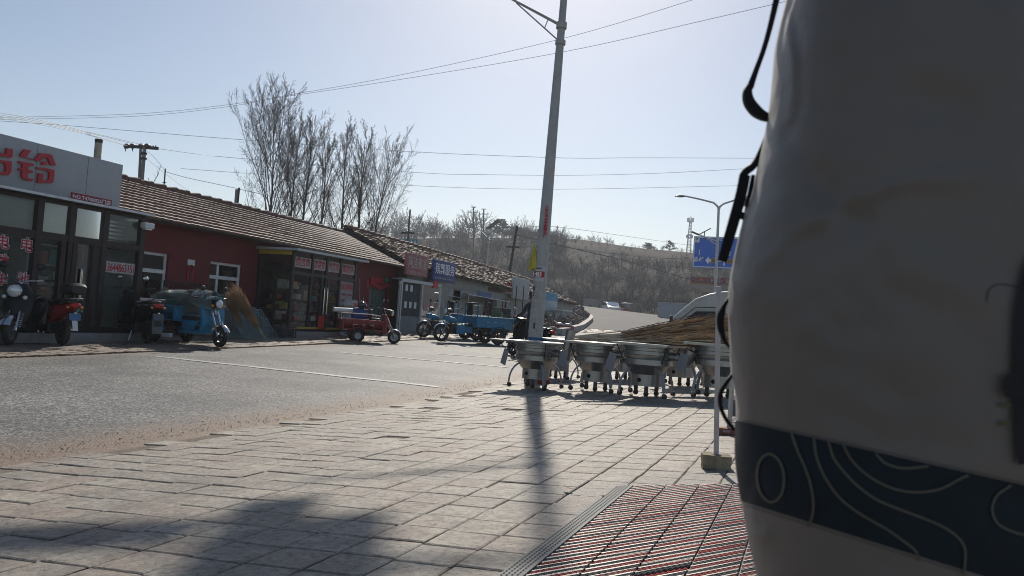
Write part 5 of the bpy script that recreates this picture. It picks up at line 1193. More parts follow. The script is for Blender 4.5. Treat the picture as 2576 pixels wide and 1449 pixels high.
def trike(lab, pf, a, paint, L=2.0, hoop=False, bed_h=.34, bed_z=.52, bedL=1.25, bedW=.95, r=.25, rim=RIM, seat=True, shield=True, group='cargo tricycles parked before the shops', backrest=False, spokes=5, fend=CHROME, tank=False, open_frame=False):
    loc = put(pf, a, L*.62); t = thing('cargo_tricycle', lab, 'tricycle', loc, a, group); xf = L*.62; xr = xf-L
    wheel(t, (xf, 0, r), r, .10, rim, spokes)
    for s in (-1, 1): wheel(t, (xr, s*(bedW/2-.02 if not hoop else bedW/2-.05), r), r, .12 if not hoop else .15, rim, spokes)
    mb = MB(); xt = xf-.28
    for s in (-1, 1): mb.tube([(xf, s*.075, r), (xt+.03, s*.075, r+.55)], .024, 8)
    mb.tube([(xt+.05, 0, r+.48), (xt-.05, 0, r+.78)], .03, 8); mb.build('fork', CHROME, t, True)
    mb = MB()
    for s in (-1, 1):
        mb = MB()
        for k in range(7): z = r+.12+.035*k; mb.lathe([(.036, z-.008), (.044, z), (.036, z+.008)], 8, (xf-.0-.25*(z-r)/.55, s*.105, 0))
        mb.build('shock_spring', STEEL, t)
    arcfender(t, (xf, 0, r), r+.035, .14, radians(25), radians(150), fend)
    hz = r+.78; MB().ell((xt+.17, 0, hz-.06), (.06, .09, .09), 16, 10).build('headlight', LENS, t, True); mb = MB(); loft(mb, [(xt-.02, hz-.02, .07, .06), (xt+.06, hz-.04, .1, .09), (xt+.15, hz-.06, .09, .09)]); mb.build('headlight_cowl', BLACK, t, True)
    for s in (-1, 1): MB().ell((xt+.13, s*.15, hz-.1), (.03, .04, .03), 8, 6).build('indicator', AMB, t, True)
    bars(t, xt-.05, hz+.03, .33, CHROME if hoop else BLACK, True, (xt-.03, 0, hz-.1), .12)
    xb1 = xr+bedL*.62; xb0 = xb1-bedL
    mb = MB()
    for s in (-1, 1): mb.bar((xb0, s*.28, bed_z-.06), (xt-.1, s*.16, bed_z-.12), .05, .06)
    mb.bar((xr, -bedW/2+.05, r), (xr, bedW/2-.05, r), .06); mb.bar((xt-.1, 0, bed_z-.12), (xt, 0, r+.5), .06); 
    for s in (-1, 1): mb.bar((xr-.3, s*.33, r+.02), (xr+.3, s*.33, r+.02), .05, .03)
    mb.build('chassis', DSTEEL, t)
    if shield:
        mb = MB(); mb.prism([(xt-.10, .28), (xt-.04, .28), (xt+.02, .55), (xt-.03, r+.66), (xt-.10, r+.66), (xt-.06, .5)], -.3, .3); mb.build('front_shield', paint, t, bevel=.015)
        mb = MB(); mb.box(xb1-.02, xt-.09, -.32, .32, .26, .33); mb.build('footboard', paint, t, bevel=.012)
    # bed with ribs
    mb = MB(); th = .03; mb.box(xb0, xb1, -bedW/2, bedW/2, bed_z, bed_z+th)
    for s in (-1, 1): mb.box(xb0, xb1, s*bedW/2-(th if s > 0 else 0), s*bedW/2+(0 if s > 0 else th), bed_z+th, bed_z+bed_h)
    mb.box(xb1-th, xb1, -bedW/2+th, bedW/2-th, bed_z+th, bed_z+bed_h); mb.box(xb0, xb0+th, -bedW/2+th, bedW/2-th, bed_z+th, bed_z+bed_h)
    for s in (-1, 1):
        yy = s*(bedW/2+.008)
        mb.box(xb0-.01, xb1+.01, yy-.018, yy+.018, bed_z+bed_h-.035, bed_z+bed_h+.012)
        for k in range(5): x = xb0+.02+(bedL-.04)*k/4; mb.box(x-.018, x+.018, yy-.014, yy+.014, bed_z+.01, bed_z+bed_h-.04)
    mb.build('cargo_bed', paint, t, bevel=.006)
    mb = MB()
    for s in (-1, 1):
        for k in (.3, .5, .7): mb.box(xb0+bedL*k-.06, xb0+bedL*k+.06, s*(bedW/2+.016)-.01, s*(bedW/2+.016)+.01, bed_z+bed_h*.5, bed_z+bed_h*.56)
    mb.build('latch', STEEL, t)
    for s in (-1, 1): MB().bx((xb0-.02, s*(bedW/2-.12), bed_z+.03), (.03, .14, .06)).build('tail_lamp', REDL, t, bevel=.008); arcfender(t, (xr, s*(bedW/2-.03), r), r+.05, .16, radians(10), radians(170), paint)
    if seat:
        mb = MB(); mb.box(xb1+.01, xb1+.42, -.26, .26, .34, .56); mb.build('seat_box', paint, t, bevel=.015); mb = MB(); mb.box(xb1, xb1+.44, -.27, .27, .565, .65); mb.build('seat', VINYL, t, bevel=.03)
    if backrest:
        mb = MB(); mb.box(xb1+.0, xb1+.09, -.25, .25, .70, 1.02); mb.build('backrest', M('grey_vinyl', (.1, .1, .1), .45), t, bevel=.04)
    if hoop:
        mb = MB(); mb.tube([(xb1-.03, -bedW/2+.06, bed_z+bed_h), (xb1-.03, -bedW/2+.06, 1.30), (xb1-.03, -bedW/2+.12, 1.36), (xb1-.03, bedW/2-.12, 1.36), (xb1-.03, bedW/2-.06, 1.30), (xb1-.03, bedW/2-.06, bed_z+bed_h)], .022, 8); mb.tube([(xb1-.03, -bedW/2+.06, 1.1), (xb1-.03, bedW/2-.06, 1.1)], .016, 6); mb.build('roll_hoop', M('hoop_blue', (.02, .1, .2), .4), t, True)
        mb = MB(); mb.box(xb1+.0, xb1+.05, -.2, .2, .95, 1.38); mb.build('backrest', BLACK, t, bevel=.02)
        mb = MB(); loft(mb, [(xb1+.5, .70, .08, .05), (xb1+.62, .74, .14, .1), (xb1+.85, .78, .13, .1), (xb1+.98, .80, .08, .06)]); mb.build('fuel_tank', paint, t, True)
        mb = MB(); mb.box(xb1+.45, xb1+.75, -.15, .15, .28, .62); mb.cyl((xb1+.6, -.22, .42), (xb1+.6, .22, .42), .1, n=12); mb.build('engine', DSTEEL, t, bevel=.015)
        for s in (-1, 1): MB().box(xb1+.3, xb1+.62, s*.28-.03, s*.28+.03, .3, .62).build('side_box', paint, t, bevel=.01)
    return t
# blue cargo tricycle loaded with mesh
pf = G(551, 878); a = radians(-11)
print('bluetrike', math.degrees(a))
tb_ = trike('blue cargo tricycle loaded with wire mesh beside the leaning brooms', pf, a, BLUEP, L=1.75, bedL=1.15, bedW=.9, backrest=True, r=.24)
MB().bx((.62, .0, .52), (.1, .42, .04)).build('luggage_strap', BLACK, tb_)
mb = MB(); mb.box(.02, .32, -.3, .3, .95, 1.16); mb.build('back_cushion', M('grey_vinyl', (0, 0, 0)), tb_, bevel=.04)
# chain-link: woven diamonds
def mesh_panel(w_, h, cell, r, curve=None):
    mb = MB(); n = int(w_/cell)
    f = curve or (lambda x, z: (x, 0, z))
    for k in range(-int(h/cell), n+1):
        for s in (1, -1):
            x0 = k*cell if s > 0 else (k+int(h/cell))*cell; pts = []
            m_ = max(2, int(h/cell)); 
            for i in range(m_+1):
                x = x0+s*cell*i; z = h*i/m_
                if -1e-6 <= x <= w_+1e-6: pts.append(Vector(f(x, z)))
            if len(pts) > 1: mb.tube(pts, r, 3, caps=False)
    return mb
GM = M('green_mesh_wire', (.20, .27, .26), .45, .3, .2)
ang = a; base = tb_.location.copy()
t = thing('wire_mesh_roll', 'greenish roll of chain link mesh lying on the blue cargo tricycle', 'mesh roll', base+Vector((0, 0, .9)), ang)
def spiral(x, z): th = z*5.2; rr_ = .10+.025*th/6; return (x-.95, -.05+rr_*1.7*cos(th), .12+rr_*.95*sin(th)+.06*sin(x*2.2))
mesh_panel(1.9, 3.4, .065, .006, spiral).build('roll', GM, t); mb = MB(); mb.tube([(-.8, -.28, .0), (-.8, 0, .36), (-.8, .25, .05)], .008, 4); mb.build('tie', BLACK, t)
t2 = thing('dust_cover', 'pale crumpled plastic sheet covering the mesh load on the blue tricycle', 'plastic sheet', base+Vector((0, 0, .9)), ang); mb = MB(); vs = []; n1, n2 = 18, 14
for i in range(n1+1):
    for j in range(n2+1):
        x = -1.0+1.75*i/n1; y = -.36+.72*j/n2; z = .36-.55*(y*1.9)**2+.05*mnoise.noise((x*4, y*6, 1))+.05*sin(x*3)-.12*max(0, x-.3); vs.append((x, y, z))
mb.add(vs, [(i*(n2+1)+j, i*(n2+1)+j+1, (i+1)*(n2+1)+j+1, (i+1)*(n2+1)+j) for i in range(n1) for j in range(n2)]); mb.build('sheet', glass('plastic_sheet', (.6, .68, .66), .12, .5), t2, True)
# red passenger tricycle
pf = G(990, 864); a = radians(40)
print('redtrike', math.degrees(a))
tr = trike('small faded red tricycle with a helmet behind its seat, before the shop porch', pf, a, REDP, L=1.15, bedL=1.22, bedW=.8, r=.2, bed_h=.30, bed_z=.36, rim=RIMS, spokes=14, fend=CHROME, seat=False)
mb = MB(); mb.box(-.05, .25, -.24, .24, .66, .74); mb.build('seat', VINYL, tr, bevel=.03); mb = MB(); mb.box(-.12, -.03, -.26, .26, .72, 1.0); mb.build('backrest', VINYL, tr, bevel=.04)
mb = MB()
for s in (-1, 1): mb.tube([(-.95, s*.36, .66), (-.95, s*.36, .84), (-.1, s*.36, .84), (.2, s*.36, .80)], .014, 6)
mb.build('side_rail', CHROME, tr, True)
b0 = tr.matrix_basis.copy(); Rz = Matrix.Rotation(a, 4, 'Z'); 
def on(tr_, v): return tr_.location+(Matrix.Rotation(tr_.rotation_euler.z, 3, 'Z') @ Vector(v))
t = thing('helmet', 'dark motorcycle helmet resting on the blue box of the red tricycle', 'helmet', on(tr, (-.3, .12, .98)), a); MB().ell((0, 0, .11), (.14, .12, .12), 16, 10).build('shell', M('helmet_dark', (.03, .035, .05), .15, coat=.6), t, True); MB().ell((.06, 0, .1), (.09, .105, .05), 12, 8).build('visor', GLD, t, True)
t = thing('storage_box', 'blue plastic box behind the seat of the red tricycle', 'box', on(tr, (-.38, .08, .68)), a); mb = MB(); mb.box(-.2, .2, -.22, .22, 0, .27); mb.build('tub', M('tub_blue', (.02, .04, .2), .5), t, bevel=.02); mb = MB(); mb.box(-.21, .21, -.23, .23, .275, .30); mb.build('lid', M('tub_blue', (0, 0, 0)), t, bevel=.008)
t = thing('foam_pad', 'long white rolled foam pad lying across the red tricycle tail', 'pad', on(tr, (-.78, -.1, .86)), a+.3); mb = MB(); mb.tube([(-.4, 0, .05), (.1, .02, .06), (.45, 0, .05)], [.06, .065, .06], 12); mb.build('roll', WHITE, t, True); mb = MB(); mb.tube([(-.2, 0, -.01), (-.2, .02, .13)], .01, 4); mb.build('tie', BLACK, t)
# two blue diesel tricycles
pf = G(1108, 861); a = radians(-130)
print('blue3', math.degrees(a), pf)
t1 = trike('blue diesel cargo tricycle with long bed, nearer of the blue pair', pf, a, BLUEP, L=1.9, bedL=1.4, bedW=1.05, hoop=True, r=.29, bed_z=.56, bed_h=.36, shield=False, rim=M('rim_rust', (.13, .10, .08), .6, .3, dirt=(.05, .04, .04)), fend=CHROME)
pf2 = G(1064, 848); trike('blue diesel cargo tricycle mostly hidden behind the nearer blue one', pf2, a, BLUEP, L=1.9, bedL=1.35, bedW=1.05, hoop=True, r=.29, bed_z=.56, bed_h=.36, shield=False, rim=M('rim_rust', (.13, .10, .08), .6, .3, dirt=(.05, .04, .04)), fend=CHROME)

# ---------------------------------------------------------------- white light truck behind the brooms
D = 25; g_ = AD(1700, 850, D); TX, TY = g_.x-.32, g_.y; tz = gz(TX, TY)
t = thing('light_truck', 'cream light truck cab with sloping windscreen behind the broom pile', 'truck', (TX, TY, tz), pi, None); t.scale = (1, 1, .92)
TGL = M('truck_glass', (.012, .016, .03), .2, spec=.15)
CAB = M('cab_cream', (.5, .48, .43), .35, 0, .05, coat=.3, dirt=(.36, .33, .29), damt=.3)
# local x forward (toward the road), side profile of the cab
prof = [(0.0, .35), (.02, .72), (-.05, .98), (-.72, 1.74), (-.98, 1.98), (-1.4, 2.17), (-1.8, 2.26), (-2.15, 2.28), (-2.2, 2.2), (-2.2, .35), (-1.55, .35), (-1.35, .6), (-1.0, .66), (-.7, .6), (-.5, .35)]
mb = MB(); mb.prism([(x, z) for x, z in prof], -.8, .8); mb.build('cab', CAB, t, bevel=.05)
for s in (-1, 1):
    y = s*.81; win = [(-.42, 1.12), (-1.0, 1.62), (-1.72, 1.66), (-1.78, 1.12)]
    mb = MB(); mb.prism(win, y-.012, y+.012); o = mb.build('side_window', TGL, t)
    mb = MB(); ring = win+[win[0]]
    for p, q in zip(ring, ring[1:]): mb.bar((p[0], y, p[1]), (q[0], y, q[1]), .05, .05)
    mb.build('frame', M('trim_pale', (.4, .4, .38), .5), o); mb = MB(); mb.tube([(-1.85, y, .7), (-1.85, y, 1.66), (-1.78, y, 1.76), (-.98, y, 1.73), (-.3, y, 1.05)], .012, 6); mb.build('door_seam', BLACK, t); MB().bx((-1.6, s*.83, 1.0), (.14, .03, .03)).build('door_handle', BLACK, t, bevel=.008)
    MB().bx((-.30, s*.97, 1.28), (.08, .16, .26)).build('mirror', BLACK, t, bevel=.02)
    wheel(t, (-1.02, s*.70, .30), .30, .18, RIMS); wheel(t, (-3.6, s*.70, .30), .30, .18, RIMS)
    MB().ell((.0, s*.55, .72), (.05, .16, .1), 12, 8).build('headlight', LENS, t, True)
    MB().tube([(-.02, s*.80, 1.0), (-.73, s*.80, 1.75), (-.98, s*.80, 1.985), (-1.4, s*.79, 2.175), (-1.8, s*.79, 2.265), (-2.15, s*.79, 2.285)], .03, 8).build('roof_gutter', WHITE, t, True)
mb = MB(); mb.add([(-.085, -.7, 1.03), (-.085, .7, 1.03), (-.775, .66, 1.72), (-.775, -.66, 1.72)], [(0, 1, 2, 3)]); mb.v = [v+Vector((.025, 0, .02)) for v in mb.v]; mb.build('windscreen', TGL, t)
mb = MB(); mb.box(-4.6, -2.3, -.8, .8, .72, .80)
for s in (-1, 1): mb.box(-4.6, -2.3, s*.8-.02, s*.8+.02, .8, 1.15)
mb.build('cargo_bed', M('bed_blue', (.02, .07, .16), .5), t); mb = MB(); mb.box(-4.5, -.2, -.35, .35, .45, .6); mb.build('chassis', DSTEEL, t)

# ---------------------------------------------------------------- vehicles on the crest
a_ = AD(1545, 760, 118); tz = HZ(a_.x, a_.y)
def carlike(name, lab, cat, x, ytop, D, H, Wd, mat, rz):
    p = AD(x, ytop, D); return thing(name, lab, cat, (p.x, p.y, p.z-H), rz)
t = carlike('parked_car', 'white car half hidden by the road crest, left of the red three-wheeler', 'car', 1538, 759.5, 112, 1.5, 1.8, WHITE, radians(-62))
CW = M('car_white', (.7, .7, .7), .25, coat=.4); pr = [(2.1, .35), (2.15, .7), (1.2, .92), (.45, 1.42), (-.9, 1.48), (-1.8, 1.05), (-2.1, .95), (-2.15, .4)]
mb = MB(); mb.prism(pr, -.88, .88); mb.build('body', CW, t, bevel=.12)
mb = MB(); mb.add([(1.22, -.72, .97), (1.22, .72, .97), (.50, .62, 1.42), (.50, -.62, 1.42)], [(0, 1, 2, 3)]); mb.v = [v+Vector((.03, 0, .02)) for v in mb.v]; mb.build('windscreen', GLD, t)
for s in (-1, 1):
    mb = MB(); mb.prism([(1.0, .98), (.4, 1.36), (-.85, 1.4), (-1.5, 1.02)], s*.885-.01, s*.885+.01); mb.build('side_window', GLD, t); MB().ell((.95, s*1.0, 1.0), (.06, .12, .08), 8, 6).build('mirror', BLACK, t, True); MB().ell((2.08, s*.65, .68), (.08, .18, .09), 10, 6).build('headlight', LENS, t, True)
    for x in (1.35, -1.3): wheel(t, (x, s*.8, .32), .32, .2, RIMS)
t = carlike('three_wheeler', 'small dark red cabbed three-wheeler with white roof, on the road crest', 'three-wheeler', 1577, 762, 112, 1.75, 1.1, REDP, radians(-66))
mb = MB(); mb.prism([(1.2, .3), (1.25, .8), (1.0, .95), (-.9, .95), (-1.2, .9), (-1.2, .3)], -.55, .55); mb.build('body', REDP, t, bevel=.06)
mb = MB(); mb.box(-1.0, .95, -.6, .6, 1.62, 1.74); mb.build('roof', WHITE, t, bevel=.05); mb = MB()
for x in (.9, -.1, -.9):
    for s in (-1, 1): MB().bar((x+.05, s*.54, .95), (x, s*.54, 1.62), .07).build('pillar', BLACK, t)
mb = MB(); mb.quad((1.0, -.5, .97), (1.0, .5, .97), (.93, .5, 1.6), (.93, -.5, 1.6)); mb.build('windscreen', GL, t)
wheel(t, (1.1, 0, .26), .26, .12); [wheel(t, (-.85, s*.5, .26), .26, .13) for s in (-1, 1)]
# ---------------------------------------------------------------- iron firewood stoves with table tops
SHEET = M('stove_sheet', (.36, .37, .375), .30, .85, .3, bump=.06, bs=20, dirt=(.1, .09, .08), damt=.45, dscale=6); TOPM = M('stove_top', (.42, .42, .42), .3, .7, .1, dirt=(.3, .29, .27), damt=.35, dscale=8)
GREYP = M('grey_panel_paint', (.30, .31, .34), .45, .1, .08, dirt=(.2, .19, .18), damt=.3); CAST = M('caster_rubber', (.035, .025, .025), .6)
def stove(lab, loc, rz, topw=.92, flue='elbow', leaf=False, panel=True, top=True, scale=1.0, braces=True):
    t = thing('wood_stove', lab, 'stove', loc, rz, 'wheeled sheet metal stoves on the pavement'); t.scale = (scale,)*3
    k_ = .84; mb = MB(); mb.lathe([(a*k_, b) for a, b in [(.0, .715), (.45, .72), (.45, .70), (.412, .692), (.412, .655), (.428, .648), (.428, .60), (.400, .592), (.398, .548), (.392, .54), (.418, .53), (.418, .455), (.398, .44), (.285, .315), (.0, .315)]], 48); mb.build('body', SHEET, t, True)
    mb = MB(); mb.lathe([(.0, .33), (.222, .33), (.222, .150), (.0, .150)], 40); mb.build('firebox', SHEET, t, True)
    mb = MB(); h = (-.03, -.2205, .235); mb.lathe([(.030, -.01), (.030, .004), (0, .004)], 18, (0, 0, 0), 'y'); mb.v = [Vector((v.x+h[0], -v.y+h[1]-.001, v.z+h[2])) for v in mb.v]; mb.build('draught_hole', M('hole_shade', (.01, .01, .01), .95), t, True)  # dark disc set proud, painting the shade of an open hole
    if top:
        W_ = topw/2; mb = MB(); n = 32; vs = []
        for z in (.724, .756):
            for k in range(n): a = 2*pi*k/n; vs.append((.29*cos(a), .29*sin(a), z))
            for k in range(n):
                a = 2*pi*k/n; c, s = cos(a), sin(a); q = W_/max(abs(c), abs(s)); vs.append((c*q, s*q, z))
        fs = []
        for k in range(n):
            k2 = (k+1) % n; fs += [(n+k, n+k2, k2, k), (2*n+k, 2*n+k2, 3*n+k2, 3*n+k), (n+k2, n+k, 3*n+k, 3*n+k2), (k, k2, 2*n+k2, 2*n+k)]
        mb.add(vs, fs); tt = mb.build('table_top', TOPM, t); mb = MB(); mb.lathe([(.295, .753), (.28, .757), (.05, .765), (.0, .775)], 24); mb.build('pot_lid', TOPM, t, True)
        if leaf: mb = MB(); mb.box(-W_-.28, -W_-.006, -W_, W_, .727, .75); mb.build('side_leaf', TOPM, t)
        if braces:
            mb = MB()
            for sx in (-1, 1):
                for sy in (-1, 1): mb.tube([(sx*(W_-.05)-(.25 if leaf and sx < 0 else 0), sy*W_*.7, .724), (sx*.28, sy*.19, .45)], .008, 5)
            mb.build('brace', BLACK, t)
    for k in range(4):
        a = pi/4+k*pi/2+.15; d = Vector((cos(a), sin(a), 0)); pts = []
        for i in range(11):
            u = i/10; q = .235+.215*sin(u*pi/2); z = .40-.31*(1-cos(u*pi/2)); pts.append(d*q+Vector((0, 0, z)))
        lg = MB().tube(pts, .030, 4, flat=.5, up=d).build('leg', GREYP, t)
        e = pts[-1]; mb = MB(); mb.cyl(e+Vector((0, 0, .0)), e+Vector((0, 0, -.02)), .012, n=8); mb.box(e.x-.02, e.x+.02, e.y-.014, e.y+.014, .04, .08); cs = mb.build('caster_fork', STEEL, lg); MB().lathe([(.0, -.014), (.036, -.014), (.039, -.006), (.039, .006), (.036, .014), (.0, .014)], 16, (e.x+.012, e.y, .039), 'y').build('caster', CAST, lg, True)
    for k in range(3):
        a = k*2*pi/3-1.2; d = Vector((cos(a), sin(a), 0))*.17; mb = MB(); mb.box(d.x-.024, d.x+.024, d.y-.02, d.y+.02, .055, .149); mb.build('caster_fork', M('fork_dark', (.07, .07, .07), .6), t); MB().lathe([(.0, -.012), (.036, -.014), (.040, 0), (.036, .014), (.0, .014)], 14, (d.x, d.y, .040), 'y').build('caster', CAST, t, True)
    if panel:
        mb = MB(); R3 = Matrix.Rotation(.22, 3, 'Y'); vs = [R3 @ Vector(v) for v in [(0, -.16, 0), (.14, -.22, 0), (.14, -.22, -.25), (-.02, -.15, -.25), (0, -.148, 0), (.14, -.208, 0), (.14, -.208, -.25), (-.02, -.138, -.25)]]; vs = [v+Vector((-.50, -.08, .60)) for v in vs]
        mb.add(vs, [(0, 1, 2, 3), (4, 5, 6, 7), (0, 1, 5, 4), (1, 2, 6, 5), (2, 3, 7, 6), (3, 0, 4, 7)])
        mb.build('hanging_panel', GREYP, t)
    mb = MB(); mb.tube([(.30, -.02, .59), (.62, -.06, .59)], .062, 16)
    if flue == 'tall': mb.tube([(.60, -.06, .50), (.61, -.06, .59), (.67, -.05, .98)], .078, 16, caps=False)
    elif flue == 'elbow': mb.tube([(.58, -.06, .52), (.62, -.06, .60), (.66, -.06, .70)], [.075, .09, .09], 16, caps=True)
    mb.build('flue_pipe', SHEET, t, True)
    mb = MB(); mb.lathe([(.068, 0), (.074, 0), (.074, .02), (.068, .02)], 16, (0, 0, 0), 'x'); mb.v = [v+Vector((.46, -.04, .59)) for v in mb.v]; mb.build('pipe_collar', STEEL, t)
    return t
def spot(x, y, back): p = G(x, y); d = Vector((p.x, p.y, 0)).normalized(); p = p+d*back; p.z = gz(p.x, p.y)+.006; return p
sv = [(1345, 980, .28, -.30, .82, 'tall', True, 'stove with upright flue pipe and wide leaf, leftmost before the lamp post'),
      (1497, 988, .28, -.16, .80, 'elbow', False, 'stove second from the left, under the broom handles'),
      (1624, 1002, .30, -.18, .84, 'elbow', False, 'largest looking stove in front, under the thick broom bundle'),
      (1806, 1008, .30, -.12, .84, 'elbow', False, 'front stove cut off by the white stick at the right')]
SP = []
for (x, y, bk, rz, tw_, fl, lf, lab) in sv:
    p = spot(x, y, bk); SP.append(p); stove(lab, p, rz, tw_, fl, lf)
for (x, y, bk, lab, pan) in [(1400, 955, .3, 'back row stove half hidden behind the leftmost stove', True), (1552, 957, .3, 'back row stove seen between the two middle front stoves', False), (1708, 975, .3, 'back row stove showing its curved legs right of the largest stove', True)]:
    p = spot(x, y, bk); stove(lab, p, -.2, .78, None, False, pan, True, 1.0)

# orange gas bottle like pot under the first stove
p = G(1366, 968); p = p+Vector((p.x, p.y, 0)).normalized()*.25; p.z = gz(p.x, p.y)+.004; t = thing('orange_pot', 'scuffed orange plastic pot on the ground behind the leftmost stove', 'pot', p)
MB().lathe([(.0, .0), (.10, .0), (.115, .03), (.105, .14), (.06, .2), (.03, .22), (.0, .22)], 20).build('body', M('orange_plastic', (.42, .07, .03), .5, dirt=(.15, .05, .03), damt=.5), t, True); MB().lathe([(.0, .222), (.035, .222), (.035, .25), (.0, .255)], 14).build('cap', BLACK, t, True)

# ---------------------------------------------------------------- broom bundles lying over the stoves
STRAW = [M('broom_straw', (.38, .23, .115), .85, var=.4, vs=3), M('broom_straw_pale', (.60, .45, .27), .8, var=.3, vs=3), M('broom_stick', (.55, .46, .34), .5, var=.3, vs=8, dirt=(.16, .1, .07), damt=.6, dscale=12), M('broom_straw_dark', (.12, .07, .04), .9, var=.3, vs=3)]
def bundle(lab, A, B, ra, rb, n, ns, seed, flatz=.55, droop=0, zmin=None):
    rr = random.Random(seed); A, B = Vector(A), Vector(B); ax = (B-A).normalized(); sd_ = ax.cross(Vector((0, 0, 1))).normalized(); u = sd_.cross(ax)
    t = thing('broom_bundle', lab, 'brooms', A.lerp(B, .5), 0, 'bundles of twig brooms on the stoves'); o_ = t.location; st, br = MB(o_), MB(o_); L = (B-A).length
    def fl(v):
        if zmin is not None and v.z < zmin: v.z = zmin+.002
        return v
    for k in range(ns):
        a = rr.random()*6.28; q = sqrt(rr.random())*ra; s0 = A-ax*rr.uniform(-.25, .16)+sd_*q*cos(a)+u*q*sin(a)*flatz; b2 = rr.random()*6.28; q2 = rb*.7*sqrt(rr.random()); s1 = A.lerp(B, rr.uniform(.4, .8))+sd_*q2*cos(b2)+u*q2*sin(b2)*flatz
        m_ = s0.lerp(s1, .5)+Vector((0, 0, -.02+rr.gauss(0, .012))); st.tube([fl(s0), fl(m_), fl(s1)], [rr.uniform(.006, .012), .009, .005], 5)
    for k in range(n):
        f0 = rr.uniform(.22, .72); a = rr.random()*6.28; q = sqrt(rr.random())*(1.3 if rr.random() < .06 else 1); r0 = ra+(rb-ra)*f0; s0 = A.lerp(B, f0)+sd_*r0*q*cos(a)*.85+u*r0*q*sin(a)*flatz*.85
        a2 = a+rr.gauss(0, .35); f1 = min(1.15, f0+rr.uniform(.2, .5)); r1 = ra+(rb-ra)*min(1.1, f1); cl_ = .16*mnoise.noise((f0*5, a*1.3, seed))*(f1-.2); s1 = A.lerp(B, f1)+sd_*r1*q*cos(a2)*1.05+u*(r1*q*sin(a2)*flatz*1.1+cl_)+Vector((0, 0, -droop*f1*f1))
        m_ = s0.lerp(s1, .5)+Vector((rr.gauss(0, .02), rr.gauss(0, .02), rr.gauss(0, .024))); m2 = m_.lerp(s1, .5)+Vector((rr.gauss(0, .03), rr.gauss(0, .03), rr.gauss(0, .03)))
        br.cur = rr.choice((0, 0, 0, 1, 2)); w0 = rr.uniform(.003, .0085); br.tube([fl(s0), fl(m_), fl(m2), fl(s1)], [w0, w0, w0*.7, .0008], 3, caps=False)
    st.build('handle', [STRAW[2]], t, True); br.build('bristles', [STRAW[0], STRAW[1], STRAW[3]], t)
    mb = MB(o_)
    for f in (.1, .3, .5):
        c = A.lerp(B, f); r = ra+(rb-ra)*f+.008; pts = [fl(c+sd_*r*cos(2*pi*k/16)+u*r*sin(2*pi*k/16)*flatz) for k in range(17)]; mb.tube(pts, .005, 4, caps=False)
    mb.build('binding', WIRE, t); return t
zt_ = SP[2].z+.755
def pz(x, y, D): return AD(x, y, D)
print('stove D', [(p-CAM).dot(fwd) for p in SP], 'zt', zt_)
bundle('thick broom bundle with its straw fanning up toward the white truck', pz(1462, 854, 12.0), pz(1930, 828, 11.4), .06, .25, 3000, 64, 1, .9, zmin=SP[1].z+.775)
bundle('lower broom bundle with pale handles, resting on the two middle stoves', pz(1490, 866, 11.6), pz(1915, 858, 10.9), .045, .15, 1800, 44, 2, .5, zmin=SP[2].z+.775)
bundle('short bundle of green brown brooms behind the thick one', pz(1600, 850, 12.6), pz(1900, 826, 12.3), .06, .2, 1200, 12, 3, .7, zmin=SP[2].z+.775)

# ---------------------------------------------------------------- white stick in its stone, brick, gauze stand
b = G(1800, 1178); t = thing('white_stick', 'slim square white stick standing in the broken stone block', 'stick', b+Vector((0, 0, .06))); Hs = (b.z+.06); top = AD(1808, 720, (b-CAM).dot(fwd))
MB().bar((0, 0, 0), top-b-Vector((0, 0, .06)), .032, .026, (0, 1, 0)).build('shaft', M('stick_white', (.5, .48, .47), .6, dirt=(.35, .28, .25), damt=.4, dscale=5), t, bevel=.003); MB().bx(Vector((0, 0, .005)), (.05, .045, .012)).build('foot', STEEL, t)
p = G(1798, 1192); t = thing('stone_block', 'rough broken yellow grey stone block holding the white stick', 'block', (b.x, b.y, gz(b.x, b.y)+.002)); rr = random.Random(8)
bm = bmesh.new(); bmesh.ops.create_cube(bm, size=1); bmesh.ops.subdivide_edges(bm, edges=bm.edges, cuts=5, use_grid_fill=True)
for v in bm.verts:
    v.co = Vector((v.co.x*.185, v.co.y*.14, v.co.z*.088+.044)); n = mnoise.noise(v.co*22)*.008+mnoise.noise(v.co*60)*.004; v.co += v.co.normalized()*n
    if v.co.z < .004: v.co.z = 0
me = bpy.data.meshes.new('stone'); bm.to_mesh(me); bm.free(); me.materials.append(M('yellow_stone', (.27, .215, .13), .9, var=.3, vs=18, bump=.7, bs=60, dirt=(.38, .33, .25), damt=.6, dscale=9)); me.shade_smooth(); me.set_sharp_from_angle(angle=radians(35)); o = bpy.data.objects.new('stone', me); col.objects.link(o); o.parent = t; o.rotation_euler = (0, 0, .2)
MB().bx((.0, .0, .0915), (.06, .05, .006)).build('mortar_pad', CONC, t)
p = G(1838, 1095); t = thing('red_brick', 'red brick lying on the pavement beneath the wire rack', 'brick', (p.x+.02, p.y+.03, gz(p.x, p.y)+.004), .1); mb = MB(); mb.box(-.13, .13, -.06, .06, 0, .055); mb.build('brick_body', M('brick_red', (.26, .09, .06), .85, bump=.5, bs=60), t, bevel=.005); mb = MB(); mb.box(-.09, -.03, -.061, -.05, .02, .04); mb.build('chip', CONC, t)
rk = thing('wire_rack', 'grey wire mesh rack with a navy top panel half hidden by the backpack', 'rack', (p.x+.12, p.y+.02, gz(p.x, p.y)+.062)); zr = AD(1820, 722, (p-CAM).dot(fwd)).z-rk.location.z
mb = MB()
for x in (-.145, .45):
    for y in (0, .22): mb.box(x-.012, x+.012, y-.012, y+.012, 0, zr)
for z in (.02, zr*.5, zr*.78): mb.box(-.13, .44, -.008, .008, z, z+.016); mb.box(-.13, .44, .212, .228, z, z+.016)
